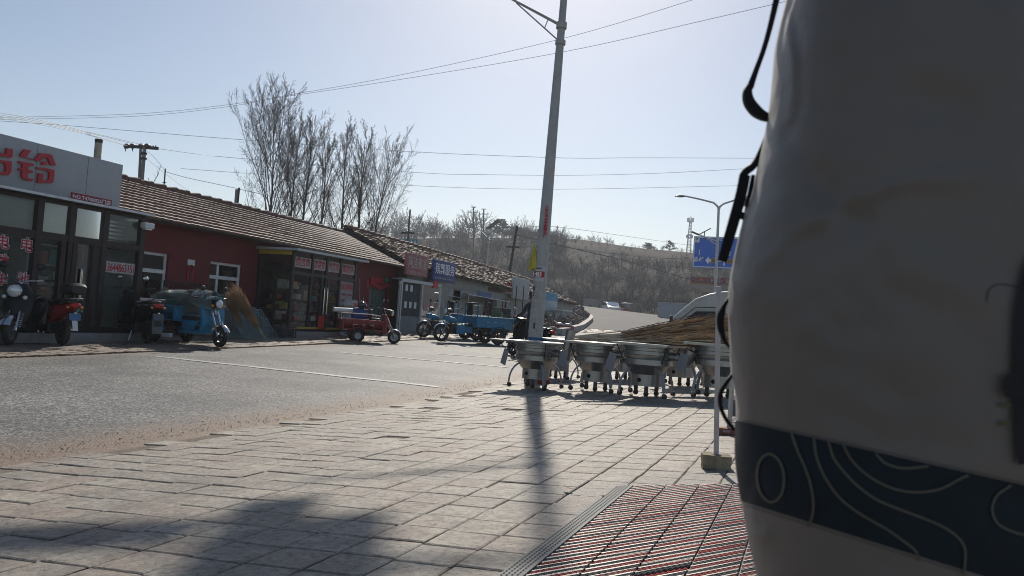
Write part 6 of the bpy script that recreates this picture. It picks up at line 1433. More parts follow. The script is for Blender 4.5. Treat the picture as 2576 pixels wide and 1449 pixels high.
mb.build('frame', STEEL, rk); mesh_panel(.56, zr*.78, .03, .0018, lambda x, z: (x-.13, .0, z)).build('wire_mesh', STEEL, rk)
mb = MB(); mb.box(-.16, .46, -.02, .24, zr*.8, zr-.012); mb.build('navy_panel', M('navy_plastic', (.012, .03, .075), .5), rk, bevel=.01); mb = MB(); mb.box(-.17, .47, -.03, .25, zr-.01, zr+.004); mb.build('top_edge', WHITE, rk)
mb = MB()
for k in range(7): mb.box(-.12+.075*k, -.07+.075*k, .04, .16, .1+.06*(k % 3), .26+.09*(k % 4))
mb.build('merchandise', M('dark_goods', (.08, .05, .04), .6, var=.4, vs=12), rk, bevel=.01)

# ---------------------------------------------------------------- entrance mat
mx0, my0, mz = -.89, 1.2, .30
t = thing('entrance_mat', 'red and grey aluminium ribbed entrance mat with a grey metal edge strip', 'mat', (mx0, my0, gz(mx0, my0)+.012)); o_ = t.location
def mp(u, v): # u to the right, v along; far edge slants
    x = mx0+u; y = my0+v; return Vector((x, y, gz(x, y)+.012))-o_
def yend(u): return 4.58-my0+.50*u
rr_m = random.Random(6); RB, GB, AL_ = MB(), MB(), MB(); SLOPE = 1.25; pitch_ = .118; seam = .175
def vend(u, v0): return (yend(0)-.02-v0)/(SLOPE-.5)
for cidx in range(13):
    u0, ue = cidx*seam+.005, (cidx+1)*seam-.004; v = -4.2-cidx*.013; k = 0
    while v < 4:
        v += pitch_/2; k += 1; u1 = min(ue, vend(0, v))
        if u1-u0 < .012 or v+SLOPE*u1 < -.6: continue
        w_ = .046; tgt = RB if k % 2 else GB; n = max(3, int((u1-u0)/.008)); vs = []; h = .0085
        for i in range(n+1):
            u = u0+(u1-u0)*i/n; vv = v+SLOPE*u; zig = .005 if i % 2 else -.005
            for (dv, hh) in ((-w_/2, 0), (-w_/5+zig, h*(.8+.4*(i % 2))), (w_/5+zig, h*(.8+.4*(i % 2))), (w_/2, 0)): q = mp(u, vv+dv); q.z += hh; vs.append(q)
        tgt.add(vs, [(i*4+j, i*4+j+1, (i+1)*4+j+1, (i+1)*4+j) for i in range(n) for j in range(3)])
        for dd in (w_/2+.0025, w_/2+.0095):
            a, b = mp(u0, v+SLOPE*u0+dd), mp(u1, v+SLOPE*u1+dd); a.z += .005; b.z += .005; 
            if rr_m.random() > .06: a.z += rr_m.gauss(0, .0008); b.z += rr_m.gauss(0, .0008); AL_.bar(a, b, .0019, .009)
MATR = M('mat_red', (.37, .038, .032), .95, var=.25, vs=30, bump=.6, bs=260, dirt=(.16, .12, .10), damt=.9, dscale=3.5); MATG = M('mat_grey', (.05, .05, .052), .95, var=.3, vs=30, bump=.6, bs=260, dirt=(.14, .12, .1), damt=.5, dscale=6)
RB.build('red_rib', MATR, t); GB.build('grey_rib', MATG, t); AL_.build('metal_strip', M('mat_alu', (.62, .6, .56), .5, .3, .1, dirt=(.2, .16, .13), damt=.8, dscale=3), t)
mb = MB()
for u in (.0, 2.8):
    pass
mb.quad(mp(-.02, -.6), mp(2.8, -.6), mp(2.8, yend(2.8)-.03), mp(0, yend(0)-.03)); mb.v = [v+Vector((0, 0, -.003)) for v in mb.v]; mb.build('backing', BLACK, t)
mb = MB(); n = 20; vs = []
for i in range(n+1):
    v = -.6+(yend(0)-.02+.6)*i/n
    for (u, h) in ((-.105, -.012), (-.1, .0), (-.005, .013), (.0, .013), (.0, -.01)): q = mp(u, v); q.z += h; vs.append(q)
mb.add(vs, [(i*5+j, i*5+j+1, (i+1)*5+j+1, (i+1)*5+j) for i in range(n) for j in range(4)]); mb.build('edge_strip', M('edge_metal', (.17, .18, .18), .75, .1, .1, dirt=(.2, .18, .15), damt=.3), t)
mb = MB()
for i in range(150):
    v = -.5+i*.0275
    if v > yend(0)-.05: break
    for j in range(4):
        u = -.085+j*.021; h = .0015+.013*(u+.1)/.095
        q = [mp(u-.0035, v), mp(u+.0035, v), mp(u+.0035, v+.014), mp(u-.0035, v+.014)]
        for p_ in q: p_.z += h+.0008
        mb.quad(*q)
mb.build('slot', M('slot_black', (.02, .02, .02), .9), t)
# bits of litter
for k, (x, y, c, lab, s) in enumerate([(1428, 1237, (.3, .12, .06), 'small dry reddish leaf on the pavers left of the mat', .03), (1514, 1255, (.05, .06, .12), 'tiny dark blue scrap lying by the mat edge strip', .018), (1010, 1040+15, (.5, .48, .42), 'pale paper scrap on the asphalt near the gravel edge', .05)]):
    p = G(x, y); t = MB(); rr = random.Random(k); vs = [(s*cos(a)*rr.uniform(.6, 1.2), s*sin(a)*rr.uniform(.5, 1), .006+rr.random()*s*.5) for a in [i*2*pi/7 for i in range(7)]]+[(0, 0, s*.5)]
    t.add(vs, [(i, (i+1) % 7, 7) for i in range(7)]); o = t.build('leaf_scrap' if k == 0 else 'paper_scrap', M('scrap%d' % k, c, .8), None); o.location = (p.x, p.y, p.z+.008); tag(o, lab, 'litter')

# ---------------------------------------------------------------- things before the shops
# leaning brooms
def lean_broom(lab, foot, top, seed, r0=.06, r1=.2, n=500):
    rr = random.Random(seed); foot, top = Vector(foot), Vector(top); t = thing('leaning_broom', lab, 'broom', foot, 0, 'tall twig brooms leaning by the wall'); o_ = foot; ax = (top-foot).normalized(); sx = ax.cross(Vector((0, 0, 1))).normalized(); u = sx.cross(ax); L = (top-foot).length
    st, br = MB(), MB()
    for k in range(9): a = rr.random()*6.28; q = rr.random()*r0*.6; st.tube([sx*q*cos(a)+u*q*sin(a), ax*L*.5+sx*q*cos(a)*1.3+u*q*sin(a)*1.3], .009, 5)
    for k in range(n):
        a = rr.random()*6.28; q = sqrt(rr.random()); f0 = rr.uniform(.25, .6); s0 = ax*L*f0+(sx*cos(a)+u*sin(a))*q*r0; f1 = min(1.03, f0+rr.uniform(.25, .5)); rad = r0+(r1-r0)*f1**1.5; s1 = ax*L*f1+(sx*cos(a+rr.gauss(0, .3))+u*sin(a))*q*rad
        br.cur = rr.choice((0, 0, 1)); br.tube([s0, s0.lerp(s1, .5)+Vector((rr.gauss(0, .01), rr.gauss(0, .01), 0)), s1], [.008, .007, .003], 3, caps=False)
    st.build('handle', STRAW[2], t); br.build('bristles', [STRAW[0], M('broom_tan', (.46, .33, .19), .85, var=.3, vs=3)], t); return t
f = G(668, 853); tp = AX(582, 726, -14.1); lean_broom('tall twig broom leaning left over the wire mesh, nearest the wall window', (f.x, f.y, gz(f.x, f.y)), tp, 1, .07, .24, 800)
f2 = G(640, 852); lean_broom('slimmer twig broom leaning behind the tall one', (f2.x-.3, f2.y, gz(f2.x-.3, f2.y)), AX(572, 742, -14.4), 2, .05, .16, 420)
a, b = AX(577, 778, -14.9), AX(632, 850, -14.4); t = thing('long_pole', 'thin bluish pole leaning beside the twig brooms', 'pole', (b.x, b.y, gz(b.x, b.y))); MB().tube([(0, 0, 0), a-t.location], .016, 6).build('shaft', M('pole_blue_grey', (.25, .3, .36), .5), t, True); MB().ell(a-t.location, .02, 8, 6).build('cap', BLACK, t)
# chain link sheets leaning at the wall
def mesh_sheet(lab, xl, xr, yt, X0, X1, w_, h, seed):
    a = AX(xl, 840, X0); t = thing('wire_mesh_sheet', lab, 'wire mesh', (X0, a.y, gz(X0, a.y)+.01), 0, 'sheets of wire mesh stacked at the red wall'); dx = X1-X0
    cv = lambda x, z: (dx*z/h, x, z+.02*sin(x*2+seed))
    mesh_panel(w_, h, .10, .0065, cv).build('woven_wire', GM, t); mb = MB()
    for q in ((0, 0), (w_, 0)): mb.tube([cv(q[0], 0), cv(q[0], h)], .014, 6)
    mb.tube([cv(0, h), cv(w_, h)], .012, 6); mb.tube([cv(0, .02), cv(w_, .02)], .012, 6); mb.build('frame', GM, t); return t
mesh_sheet('tall green wire mesh sheet leaning on the red wall behind the brooms', 548, 660, 770, -14.7, -15.65, 2.0, 1.15, 1)
mesh_sheet('second green wire mesh sheet leaning in front of the taller one', 575, 690, 790, -14.3, -15.2, 2.1, .85, 2)
mesh_sheet('low green wire mesh sheet nearest the porch side glass', 615, 690, 800, -14.0, -14.7, 1.5, .8, 3)
a = AX(415, 705, -15.6); b = AX(522, 705, -15.6); t = thing('lattice_fence', 'brown expanding lattice fence against the red wall behind the blue tricycle', 'fence', (-15.6, a.y, gz(-15.6, a.y))); zt_2 = a.z-t.location.z; mesh_panel(b.y-a.y, zt_2, .14, .012, lambda x, z: (0, x, z)).build('lattice', BROWNF, t); mb = MB()
for y in (0, b.y-a.y): mb.box(-.02, .02, y-.02, y+.02, 0, zt_2)
mb.build('post', BROWNF, t)
# dark crate at the porch
p = G(711, 853); t = thing('mesh_crate', 'low dark wire crate on the ground at the porch corner', 'crate', (-14.15, AX(711, 845, -14.15).y, gz(-14.15, 20)), 0); mb = MB()
for z in (.02, .12, .22, .30): 
    for q in ((-.2, -.33, .2, -.33), (-.2, .33, .2, .33), (-.2, -.33, -.2, .33), (.2, -.33, .2, .33)): mb.bar((q[0], q[1], z), (q[2], q[3], z), .03)
for k in range(7):
    for x in (-.2, .2): mb.bar((x, -.33+.11*k, 0), (x, -.33+.11*k, .31), .02)
mb.build('frame', M('crate_dark', (.05, .05, .055), .6), t); mb = MB(); mb.box(-.17, .17, -.3, .3, .03, .25); mb.build('contents', M('crate_load', (.07, .065, .06), .8, var=.5, vs=12), t)
# white block under the blue tricycle
p = AX(730, 845, -14.5); q = G(737, 0+842)
p = G(433+290//1*0, 861); p = G(731, 846)
p = AX(728, 0+845, -14.3)
b_ = G(300, 853); t = thing('white_block', 'small white foam block lying by the red scooter rear wheel', 'block', G(432, 852)+Vector((-.6, .4, 0)), .4); MB().box(-.15, .15, -.1, .1, 0, .1).build('foam', WHITE, t, bevel=.015); MB().box(-.151, -.148, -.03, .03, .03, .07).build('label_patch', PAPER, t)
# stacks of bottled water beside the porch
t0 = None
yw = AX(880, 800, -13.9).y
for k in range(5):
    t = thing('water_pack', ['lowest', 'second lowest', 'middle', 'second highest', 'topmost'][k]+' shrink wrapped water pack of the stack behind the red tricycle', 'water pack', (-13.9, yw, gz(-13.9, yw)+.01+.24*k), .05*k, 'water packs stacked at the porch corner'); mb = MB()
    for i in range(4):
        for j in range(6): mb.lathe([(.0, .002), (.036, .002), (.036, .15), (.014, .2), (.014, .225), (.0, .225)], 8, (-.12+.08*i, -.2+.08*j, 0))
    mb.build('bottles', glass('water_bottle', (.75, .8, .82), .15, .5), t, True); MB().box(-.163, .163, -.243, .243, .05, .13).build('wrap', M('wrap_print', (.45, .46, .5) if k != 4 else (.45, .46, .5), .4, var=.3, vs=9), t)
    if k == 4: MB().box(.164, .168, -.2, .2, .05, .13).build('red_label', LRED, t)
t = thing('blue_crate', 'dark blue crate with cloth behind the red tricycle', 'crate', (-14.2, yw+.75, gz(-14.2, yw)+.01)); MB().box(-.22, .22, -.3, .3, 0, .95).build('crate_body', M('tub_blue', (0, 0, 0)), t, bevel=.015); mb = MB(); mb.ell((0, 0, .97), (.2, .27, .12), 12, 8); mb.build('cloth', M('cloth_navy', (.02, .03, .12), .9), t, True)
for k, (x, y0_, y1_, lab) in enumerate([(905, 700, 800, 'leftmost of three sticks standing by the red couplet'), (909, 755, 800, 'shortest middle stick by the red couplet'), (914, 748, 800, 'rightmost of three sticks standing by the red couplet')]):
    a, b = AX(x, y0_, -15.6), AX(x+3, y1_, -15.4); t = thing('mop_stick', lab, 'stick', (b.x, b.y, gz(b.x, b.y)), 0, 'sticks by the red door'); MB().tube([(0, 0, 0), a-t.location], .015, 6).build('shaft', M('stick_white', (0, 0, 0)), t); MB().ell((0, 0, .05), (.06, .06, .05), 8, 6).build('mop_head', CLOTHB, t, True)

# ---- goods frame, table, clothes before the old row
RY = -14.3
a, b = AX(1182, 740, RY), AX(1288, 760, RY); yA, yB = a.y, b.y
zt2 = AX(1182, 742, RY).z
def uz(x, y, X=RY): return AX(x, y, X).z
t = thing('pipe_frame', 'thin grey pipe stall frame with sloping awning in front of the old row', 'frame', (RY, (yA+yB)/2, gz(RY, yA))); o_ = t.location; mb = MB(o_)
p1, p2 = AX(1179, 741, RY), AX(1285, 760, RY); y1m = AX(1175, 790, RY)
mb.tube([(RY, p1.y, gz(RY, p1.y)), p1, p2, (RY, p2.y, gz(RY, p2.y))], .02, 6); mb.tube([(RY-1.1, p1.y, gz(RY, p1.y)), (RY-1.1, p1.y, p1.z-.1), (RY-1.1, p2.y, p2.z-.1)], .02, 6)
for dz in (.45, 1.25): mb.tube([(RY, p1.y, p1.z-dz), (RY, p1.y+1.8, p1.z-dz)], .015, 6)
mb.tube([(RY, p1.y-.0, p1.z-.5), (RY-.0, p1.y-.9, p1.z-1.1)], .015, 6)
mb.build('pipes', STEEL, t); mb = MB(o_); z_ = p1.z
pm = p1.lerp(p2, .38)
mb.add([pm, p2, p2+Vector((-1.2, 0, .12)), pm+Vector((-1.2, 0, .12)), pm+Vector((0, 0, .03)), p2+Vector((0, 0, .03)), p2+Vector((-1.2, 0, .15)), pm+Vector((-1.2, 0, .15))], [(0, 1, 2, 3), (4, 5, 6, 7), (0, 1, 5, 4), (1, 2, 6, 5), (3, 0, 4, 7)]); mb.build('awning', M('awning_dark', (.09, .09, .09), .6), t)
yt_ = AX(1260, 828, RY); tz_ = uz(1265, 818, -14.0)
t = thing('display_table', 'long low trestle table with a pale top and goods under the awning', 'table', (-14.0, AX(1262, 820, -14.0).y, gz(-14, 38))); L_ = abs(AX(1292, 820, -14).y-AX(1241, 820, -14).y); h_ = .62
MB().box(-.35, .35, -L_/2, L_/2, h_-.04, h_).build('table_top', TOPM, t)
for sy in (-1, 1):
    for sx in (-1, 1): MB().bar((sx*.3, sy*(L_/2-.2), 0), (sx*.3, sy*(L_/2-.2), h_-.04), .04).build('leg', DSTEEL, t)
for k, (c, lab, s) in enumerate([((.08, .14, .08), 'green bundle of cloth on the trestle table, leftmost', .5), ((.03, .04, .06), 'black folded clothes on the trestle table beside the green bundle', .7)]):
    q = thing('cloth_pile', lab, 'clothes', (-14.0, t.location.y-L_*.25+k*1.2, t.location.z+h_+.002), .1); mb = MB(); vs = []
    for j in range(5): mb.bx((.0, 0, .05+.1*j), (.5-.03*j, s*(1-.05*j), .09), (0, 0, .1*j))
    mb.build('folded_cloth', M('pile%d' % k, c, .9, var=.3, vs=8), q, bevel=.03); MB().bx((0, 0, .52), (.2, .2, .03)).build('top_fold', M('pile%d' % k, c), q, bevel=.01)
c_ = AX(1256, 838, -13.6); t = thing('red_box', 'small red box on the ground below the trestle table', 'box', (-13.6, AX(1257, 838, -13.6).y, gz(-13.6, 36)), 0); MB().box(-.2, .2, -.3, .3, 0, .36).build('box_body', M('box_red', (.3, .04, .05), .6), t, bevel=.01); MB().box(-.21, .21, -.31, .31, .362, .39).build('lid', M('box_red', (0, 0, 0)), t)
t = thing('side_table', 'small thin-legged table right of the trestle table', 'table', (-13.4, AX(1318, 830, -13.4).y, gz(-13.4, 44))); MB().box(-.3, .3, -.9, .9, .57, .6).build('table_top', TOPM, t)
for sx in (-1, 1):
    for sy in (-1, 1): MB().bar((sx*.27, sy*.8, 0), (sx*.27, sy*.8, .57), .03).build('leg', DSTEEL, t)
for k, (x, lab) in enumerate([(1300, 'upright dark banner pole left of the person'), (1318, 'second dark banner pole nearer the person')]):
    a = AX(x, 720, -14.6); t = thing('banner_pole', lab, 'pole', (-14.6, a.y, gz(-14.6, a.y)), 0, 'banner poles by the old row'); MB().tube([(0, 0, 0), (0, 0, a.z-t.location.z)], .03, 6).build('shaft', DSTEEL, t); MB().lathe([(.0, 0), (.15, 0), (.15, .04), (.0, .05)], 12).build('foot', CONC, t)

# rubble, red crates, water tank and low curved wall at the end of the row
pts = [G(1362, 852), G(1440, 838), G(1466, 826), G(1489, 806), G(1478, 795), G(1462, 789)]
print('kerbwall', pts)
o_ = pts[2].copy(); t = thing('low_wall', 'low curved concrete wall holding back rubble at the end of the row', 'wall', o_); mb, cp = MB(o_), MB(o_)
Q = []
for i in range(len(pts)-1):
    for k in range(4): Q.append(pts[i].lerp(pts[i+1], k/4))
Q.append(pts[-1])
for i in range(1, len(Q)-1): Q[i] = (Q[i-1]+Q[i]*2+Q[i+1])/4
for q in Q: q.z = gz(q.x, q.y)
Q = Q[2:]
for a, b in zip(Q, Q[1:]):
    mb.bar(a+Vector((0, 0, .08)), b+Vector((0, 0, .08)), .3, .45); cp.bar(a+Vector((0, 0, .33)), b+Vector((0, 0, .33)), .36, .05)
mb.build('wall_body', CONC, t); cp.build('coping', M('coping_pale', (.42, .38, .34), .8), t)
rr = random.Random(17); mb = MB()
for k in range(420):
    f = rr.random(); c = Q[int(f*(len(Q)-1))]; d = rr.uniform(.2, 4.0); p = Vector((c.x-d*rr.uniform(.4, 1), c.y+d*rr.uniform(-.2, .8)+.3, 0)); s = rr.uniform(.06, .3)*(1.5 if rr.random() < .1 else 1); p.z = gz(p.x, p.y)+.5*rr.random()*sm(d/2)+.25*sm(d)
    mb.bx(p, (s*1.4, s, s*.7), (rr.random(), rr.random(), rr.random()*3))
o = mb.build('rubble', M('rubble_stone', (.17, .14, .125), .9, var=.5, vs=.8)); tag(o, 'heap of broken stones and soil behind the low curved wall', 'rubble', kind='stuff')
for k, (x, y, lab) in enumerate([(1406, 829, 'red plastic crate at the left end of the low wall'), (1427, 830, 'red plastic crate with pots, right of the other red crate')]):
    p = G(x, y+10); t = thing('red_crate', lab, 'crate', (p.x, p.y, p.z+.02), .3, 'red crates by the rubble'); mb = MB()
    for z in (.02, .14, .26, .38):
        for q in ((-.3, -.4, .3, -.4), (-.3, .4, .3, .4), (-.3, -.4, -.3, .4), (.3, -.4, .3, .4)): mb.bar((q[0], q[1], z), (q[2], q[3], z), .03, .08)
    mb.box(-.29, .29, -.39, .39, .0, .02)
    mb.build('basket', M('crate_red', (.3, .05, .05), .55), t); mb = MB(); mb.ell((0, .05, .4), (.24, .3, .16), 14, 8); mb.build('contents', M('pots_grey', (.3, .31, .31), .4, .3), t, True)
p = AX(1412, 800, -14.6); t = thing('gas_rack', 'grey cage of bottles with a white top before the end of the old row', 'rack', (-14.6, p.y, gz(-14.6, p.y))); mb = MB(); z_ = AX(1412, 782, -14.6).z-t.location.z
for x in (-.3, .3):
    for y in (-.9, .9): mb.bar((x, y, 0), (x, y, z_), .05)
for z in (.1, z_*.5, z_*.95):
    for x in (-.3, .3): mb.bar((x, -.9, z), (x, .9, z), .04)
mb.build('cage', STEEL, t); MB().box(-.36, .36, -1, 1, z_, z_+.06).build('top', WHITE, t); mb = MB()
for k in range(7): mb.lathe([(.0, .1), (.11, .1), (.11, z_*.42), (.05, z_*.46), (.0, z_*.46)], 12, (0, -.75+.25*k, 0))
mb.build('bottles', M('bottle_yellow', (.28, .27, .1), .6, var=.3), t, True)

# ---------------------------------------------------------------- person with scooter behind the lamp post
def skinned(name, joints, edges, mats, zsplit, parent):
    me = bpy.data.meshes.new(name); me.from_pydata([j[0] for j in joints], edges, []); o = bpy.data.objects.new(name, me); col.objects.link(o)
    sk = o.modifiers.new('s', 'SKIN'); sk.use_smooth_shade = True; sv_ = me.skin_vertices[0].data
    for i, j in enumerate(joints): sv_[i].radius = (j[1], j[2] if len(j) > 2 else j[1])
    sv_[0].use_root = True; o.modifiers.new('u', 'SUBSURF').levels = 2; o.modifiers['u'].render_levels = 2
    dg = bpy.context.evaluated_depsgraph_get(); m2 = bpy.data.meshes.new_from_object(o.evaluated_get(dg)); bpy.data.objects.remove(o); m2.name = name
    m2.materials.clear()
    for q in mats: m2.materials.append(q)
    for p in m2.polygons: p.material_index = zsplit(p.center); p.use_smooth = True
    o = bpy.data.objects.new(name, m2); col.objects.link(o); o.parent = parent; return o
pp = G(1333, 868); D_ = (pp-CAM).length; pp = CAM+(pp-CAM)*.90; pp = AD(1334, 866, 21.5); pp.z = gz(pp.x, pp.y)
print('person', pp)
t = thing('person', 'person in dark jacket, trousers and cap holding scooter handlebars behind the lamp post', 'person', pp, radians(150))
# local x forward
J = [((0, 0, .95), .15, .12), ((-.01, 0, 1.12), .145, .11), ((.0, 0, 1.30), .17, .12), ((.01, 0, 1.42), .15, .10), ((.03, 0, 1.50), .06), ((.06, 0, 1.60), .085, .095), ((.065, 0, 1.68), .08, .09),
     ((.01, .19, 1.41), .065), ((.10, .26, 1.17), .05), ((.36, .24, 1.10), .034), ((.01, -.19, 1.41), .065), ((.10, -.26, 1.17), .05), ((.36, -.24, 1.10), .034),
     ((0, .10, .86), .10), ((.03, .11, .48), .07), ((-.02, .11, .10), .048), ((.10, .12, .04), .045), ((0, -.10, .86), .10), ((-.02, -.11, .48), .07), ((-.06, -.11, .10), .048), ((.06, -.12, .04), .045)]
E_ = [(0, 1), (1, 2), (2, 3), (3, 4), (4, 5), (5, 6), (3, 7), (7, 8), (8, 9), (3, 10), (10, 11), (11, 12), (0, 13), (13, 14), (14, 15), (15, 16), (0, 17), (17, 18), (18, 19), (19, 20)]
JK = M('jacket_dark', (.035, .037, .045), .85, bump=.3, bs=15); TR = M('trousers_dark', (.025, .028, .035), .85, bump=.3, bs=15); SH = M('shoe_black', (.015, .015, .015), .5)
skinned('body', J, E_, [JK, TR, SH, SKIN], lambda c: 3 if (c.z > 1.49 or c.x > .33) else (2 if c.z < .09 else (1 if c.z < .90 else 0)), t)
mb = MB(); mb.ell((.055, 0, 1.735), (.105, .095, .075), 14, 8); mb.ell((.15, 0, 1.715), (.07, .07, .012), 12, 6); mb.build('cap', BLACK, t, True); mb = MB(); mb.ell((.02, 0, 1.66), (.09, .094, .09), 14, 8); mb.build('hair', BLACK, t, True)
mb = MB(); mb.ell((.155, 0, 1.635), (.018, .012, .02), 8, 6)
for s in (-1, 1): mb.ell((.065, s*.095, 1.64), (.022, .01, .03), 8, 6)
mb.build('nose_and_ears', SKIN, t, True)
for s in (-1, 1):
    mb = MB(); mb.ell((.39, s*.24, 1.10), (.045, .035, .02), 10, 6)
    for k in range(4): y = s*.24-.03+.02*k; mb.tube([(.42, y, 1.10), (.45, y, 1.105), (.465, y, 1.085), (.455, y, 1.065-.004*k)], [.009, .009, .008, .007], 6)
    mb.tube([(.38, s*.205, 1.09), (.41, s*.195, 1.075), (.44, s*.2, 1.07)], [.011, .01, .008], 6); mb.build('hand', SKIN, t, True)
a = radians(150); loc = pp+Vector((cos(a), sin(a), 0))*.32; loc.z = gz(loc.x, loc.y)
scooter('dark scooter held by the person standing behind the lamp post', pp+Vector((cos(a), sin(a), 0))*.10+Vector((-sin(a), cos(a), 0))*.0+Vector((0, 0, .0)), a, BLKS, group=None)
t = MB(); 
# ---------------------------------------------------------------- small far lamp litter: done
# ---------------------------------------------------------------- backpack close to the camera
SIL = [(-260, 2080), (-200, 2030), (-120, 2000), (-60, 1986), (0, 1977), (60, 1962), (125, 1948), (215, 1941), (280, 1934), (340, 1923), (390, 1911), (480, 1893), (560, 1866), (640, 1848), (724, 1832), (790, 1831), (860, 1834), (930, 1837), (1000, 1850), (1062, 1852), (1120, 1849), (1165, 1850), (1225, 1858), (1275, 1868), (1350, 1881), (1449, 1906), (1560, 1938), (1620, 1975), (1650, 2040)]
def lerp_tab(tab, q):
    if q <= tab[0][0]: return tab[0][1]
    for a, b in zip(tab, tab[1:]):
        if q <= b[0]: u = (q-a[0])/(b[0]-a[0]); return a[1]+(b[1]-a[1])*u
    return tab[-1][1]
def sil(y): return sum(lerp_tab(SIL, y+d) for d in (-24, -12, 0, 12, 24))/5
BD, BB = .72, .155
def slope(y): return .0+.225*sm((y-300)/765) + (.085*sm((y-1062)/200) if y > 1062 else 0)
FOLDS = [([(1850, 790), (1881, 724), (1911, 675), (1971, 615), (2011, 575), (2076, 540), (2126, 510), (2230, 470), (2400, 440)], 22, .0026), ([(1900, 800), (1960, 690), (2060, 610), (2180, 560), (2350, 520), (2600, 420)], 60, -.0006),
         ([(1976, 20), (1984, 90), (1994, 150), (1998, 230), (1990, 300)], 12, .0035), ([(2001, 60), (2012, 150), (2010, 260), (1975, 340)], 20, -.003), ([(1926, 340), (1920, 400), (1912, 480), (1900, 540)], 9, .003),
         ([(2210, 140), (2240, 95), (2260, 60)], 10, .0016), ([(1990, 360), (2080, 470), (2160, 560)], 30, -.003), ([(2250, 620), (2350, 700), (2480, 760)], 50, .002), ([(1890, 1215), (1880, 1240), (1868, 1290)], 16, -.004),
         ([(1900, 1350), (1925, 1345)], 16, .006), ([(2300, 250), (2450, 330), (2600, 380)], 60, -.002), ([(1880, 850), (1890, 960), (1875, 1040)], 22, .002)]
def pdist(px, py, poly):
    d = 1e9
    for (ax, ay), (bx_, by) in zip(poly, poly[1:]):
        dx, dy = bx_-ax, by-ay; u = max(0, min(1, ((px-ax)*dx+(py-ay)*dy)/(dx*dx+dy*dy))); d = min(d, hypot(px-ax-u*dx, py-ay-u*dy))
    return d
def bagpt(y0, th, off=0.0):
    xl = sil(y0); xr = 2900+.1*(y0-700); cut = 0
    if y0 < -100: xr -= (-100-y0)*1.2
    xc, ax_ = (xl+xr)/2, (xr-xl)/2; c, s = cos(th), sin(th); e = .72
    kx = abs(c)**e*(1 if c > 0 else -1); kd = abs(s)**e*(1 if s > 0 else -1)
    taper = 1-.55*sm((-80-y0)/180)-.35*sm((y0-1500)/150)
    px = xc-(ax_+off*2000/BD)*kx; dep = BD-(BB+off)*kd*taper
    py = y0+slope(y0)*(min(px, 2900)-1870)
    if kd > 0:
        for poly, wd, am in FOLDS:
            d = pdist(px, py, poly)
            if d < wd*3: dep -= am*exp(-(d/wd)**2)*min(1, kd*3)
        dep -= .0022*mnoise.noise((px*.006, py*.006, 3))+.0014*mnoise.noise((px*.02, py*.014, 9))
    return AD(px, py, dep)
bcen = AD(2300, 1560, BD); zfl = gz(bcen.x, bcen.y)
bag = thing('backpack', 'large taupe nylon backpack with a dark contour-line printed band, close at the right', 'backpack', bcen)
NY = M('taupe_nylon', (.165, .142, .124), .48, var=.05, vs=12, bump=.35, bs=16, sheen=.15); BAND = M('dark_print_nylon', (.011, .020, .028), .6, spec=.25, var=.15, vs=12, bump=.12, bs=700); CLINE = M('contour_print', (.10, .094, .072), .6); WEB = M('black_webbing', (.010, .010, .013), .6, bump=.4, bs=900)
def shell(ys, name, mat, off=0., n=150, capt=False, capb=False):
    mb = MB(bcen); vs = [bagpt(y, 2*pi*k/n, off) for y in ys for k in range(n)]
    fs = [(j*n+k, j*n+(k+1) % n, (j+1)*n+(k+1) % n, (j+1)*n+k) for j in range(len(ys)-1) for k in range(n)]
    if capt: fs.append(list(range(n)))
    if capb: fs.append([(len(ys)-1)*n+k for k in range(n)][::-1])
    mb.add(vs, fs); return mb.build(name, mat, bag, True), vs, fs
o1_, v1, f1 = shell(fr(-260, 1062, 9), 'upper_body', NY, capt=True); o2_, v2, f2 = shell(fr(1062, 1262, 7), 'printed_band', BAND, .0006); o3_, v3, f3 = shell(fr(1262, 1650, 9), 'lower_body', NY, capb=True)
bvh = BVHTree.FromPolygons(v1+v2+v3, [f for f in f1 if len(f) == 4]+[[i+len(v1) for i in f] for f in f2]+[[i+len(v1)+len(v2) for i in f] for f in f3 if len(f) == 4])
def hit(x, y): r = ray(x, y).normalized(); h = bvh.ray_cast(CAM, r); return (h[0], h[1] if h[1].dot(r) < 0 else -h[1]) if h[0] is not None else (None, None)
def smooth(pts, m_=8, closed=False):
    out_ = []; n = len(pts)
    for i in range(n if closed else n-1):
        g = (lambda k: pts[k % n]) if closed else (lambda k: pts[max(0, min(n-1, k))])
        p0, p1, p2, p3 = [Vector(g(i+d)) for d in (-1, 0, 1, 2)]
        for k in range(m_): u = k/m_; out_.append(.5*((2*p1)+(p2-p0)*u+(2*p0-5*p1+4*p2-p3)*u*u+(3*p1-p0-3*p2+p3)*u**3))
    out_.append(Vector(pts[0] if closed else pts[-1])); return out_
def ribbon(mb, pts, hw, lift, th=.0008):
    P = []
    for i, p in enumerate(pts):
        d = (pts[min(i+1, len(pts)-1)]-pts[max(0, i-1)]); 
        if d.length < 1e-6: continue
        d.normalize(); nx, ny = -d.y, d.x; a, na = hit(p.x+nx*hw, p.y+ny*hw); b, nb = hit(p.x-nx*hw, p.y-ny*hw)
        if a is None or b is None: continue
        P.append((a+na*lift, b+nb*lift))
    vs = [q for ab in P for q in ab]; mb.add(vs, [(2*i, 2*i+1, 2*i+3, 2*i+2) for i in range(len(P)-1)])
Zf = lambda L: [Vector((1661+.5*a, 724.6+.5*b)) for a, b in L]
mb = MB(bcen)
ribbon(mb, smooth([Vector((1941+34*cos(k*pi/6)+3*sin(k*pi/6), 1202+60*sin(k*pi/6))) for k in range(12)], 6, True), 3.2, .0012)
